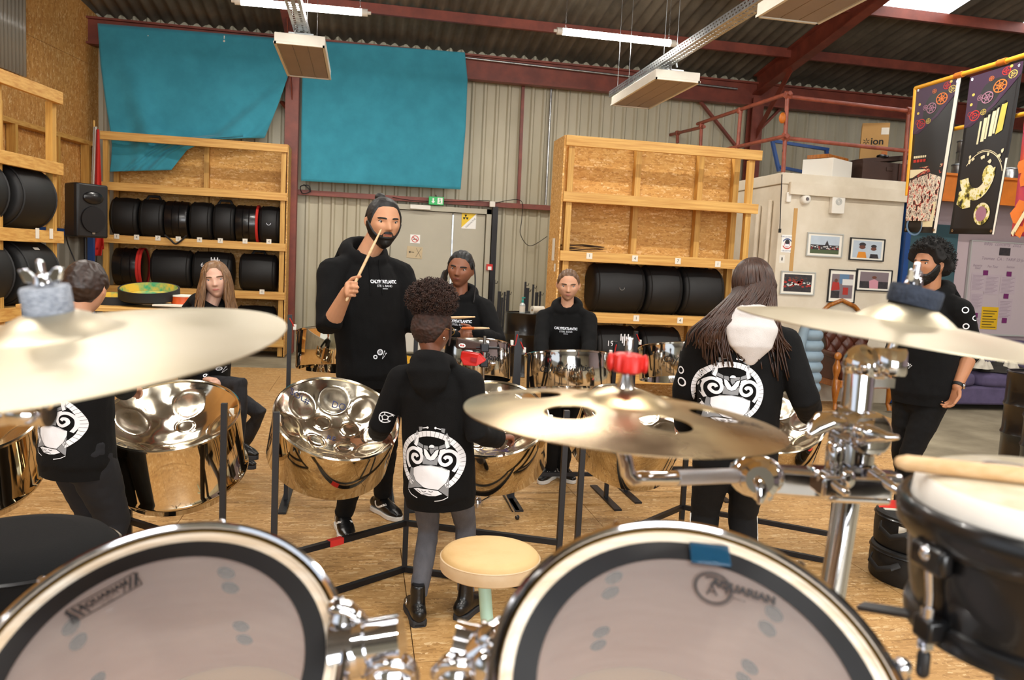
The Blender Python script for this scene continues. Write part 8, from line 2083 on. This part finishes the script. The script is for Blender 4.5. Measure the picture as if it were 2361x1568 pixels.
for a in (-118,):
    d = V((math.cos(rad(a)), math.sin(rad(a)), 0)); P_ = lambda r, z: MBg @ (d * r + Z * z)
    for z in (-.112, -.117): part('jingle', 'chrome_soft', bg, lambda m: m.lathe([(0, 0), (.018, 0), (.02, .001), (0, .002)], 24, frame(P_(.104, z), nb)))
part('mount_bar', 'black_metal', bg, lambda m: m.tube([MBg @ V((-.075, -.06, -.125)), MBg @ V((-.06, -.075, -.145)), MBg @ V((-.03, -.08, -.15)), MBg @ V((.2, -.03, -.155)), MBg @ V((.4, .05, -.165))], [(.012, .005)] * 5, 10))
part('support_arm', 'grey_steel', bg, lambda m: m.bar(atd(1985, 1397, .76), atd(2150, 1424, .70), .013, .004, Z - FH * .3), smooth=0)
part('stand_pole', 'black_metal', bg, lambda m: m.tube([MBg @ V((.4, .05, -.16)), V((*(MBg @ V((.4, .05, 0))).xy, 0))], .014, 12))
e0 = onplane(2078, 1066, bc_ + nb * .020, nb); e1 = onplane(2361, 1097, bc_ + nb * .020, nb); dd = (e1 - e0).normalized()
e0 = e0; e1 = e0 + dd * .39
ds = thing('drumstick', 'pale wooden drumstick lying across the black hand drum', 'drumstick', (e0 + e1) / 2)
part('shaft', 'stick_wood', ds, lambda m: m.tube([e0, e0 + dd * .004, e0 + dd * .3, e1 - dd * .05], [.0058, .0072, .0072, .0045], 18, rnd=True))
part('tip', 'stick_wood', ds, lambda m: m.tube([e1 - dd * .05, e1 - dd * .015, e1 - dd * .008, e1], [.0045, .003, .005, .003], 14, rnd=True))

# --- stool beyond the kit
sc_ = atd(1131, 1275, 2.63); seat_n = (Z + FH * -.0).normalized()
so = thing('drum_stool', 'round cream vinyl stool with mint-green post', 'stool', (sc_.x, sc_.y, 0))
pmat('vinyl_cream', '#cfae78', .55, col2='#c09a62', vscale=4, det=6, ramp=(.3, .6), bump=.05, bscale=120); pmat('vinyl_side', '#cfb795', .55, col2='#bfa27c', vscale=6, det=6)
Mq = Matrix.Translation(sc_)
mb = MB(Mq); mb.lathe([(0, .016), (.08, .0155), (.13, .0125), (.152, .006), (.160, -.002), (.1635, -.010)], 64); mb.build('seat_top', 'vinyl_cream', so)
mb = MB(Mq); mb.lathe([(.1635, -.010), (.1655, -.014), (.166, -.035), (.164, -.052), (.155, -.058), (0, -.058)], 64); mb.build('seat_side', 'vinyl_side', so)
mb = MB(Mq); mb.lathe([(.162, -.008), (.1665, -.011), (.164, -.014)], 64); mb.build('seam_piping', 'vinyl_side', so)
part('under_plate', 'black_metal', so, lambda m: m.lathe([(0, -.058), (.09, -.058), (.09, -.066), (0, -.066)], 32, Mq))
pt = atd(1117, 1350, 2.63); pe = atd(1122, 1420, 2.63); pg = atd(1130, 1475, 2.63)
part('post', 'mint_paint', so, lambda m: m.tube([V((pt.x, pt.y, sc_.z - .05)), pt, pe, pg, V((pg.x + .02, pg.y, .3)), V((pg.x + .01, pg.y, .04))], .0215, 20))
for a in (0.5, 2.6, 4.7): part('base_leg', 'mint_paint', so, lambda m: m.tube([V((pg.x + .01, pg.y, .12)), V((pg.x + .01 + .15 * math.cos(a), pg.y + .15 * math.sin(a), .06)), V((pg.x + .01 + .25 * math.cos(a), pg.y + .25 * math.sin(a), .014))], .014, 12, rnd=True))

# --- black padded seat behind the left tom
bs = atd(40, 1290, 1.75)
bt = thing('black_stool', 'black padded stool seat glimpsed behind the left tom', 'stool', (bs.x, bs.y, 0))
part('cushion', 'hoodie', bt, lambda m: m.lathe([(0, .06), (.12, .058), (.18, .045), (.205, .02), (.205, -.03), (.18, -.055), (0, -.06)], 40, Matrix.Translation(bs)))
part('piping', 'black_shiny', bt, lambda m: m.lathe([(.203, .016), (.21, .02), (.203, .024)], 40, Matrix.Translation(bs)))
part('column', 'black_metal', bt, lambda m: m.tube([bs - Z * .05, V((bs.x, bs.y, .1))], .02, 14))
for a in (.4, 2.5, 4.6): part('leg', 'black_metal', bt, lambda m: m.tube([V((bs.x, bs.y, .3)), V((bs.x + .26 * math.cos(a), bs.y + .26 * math.sin(a), .012))], .012, 10))
bpy.data.scenes.remove(TMP)
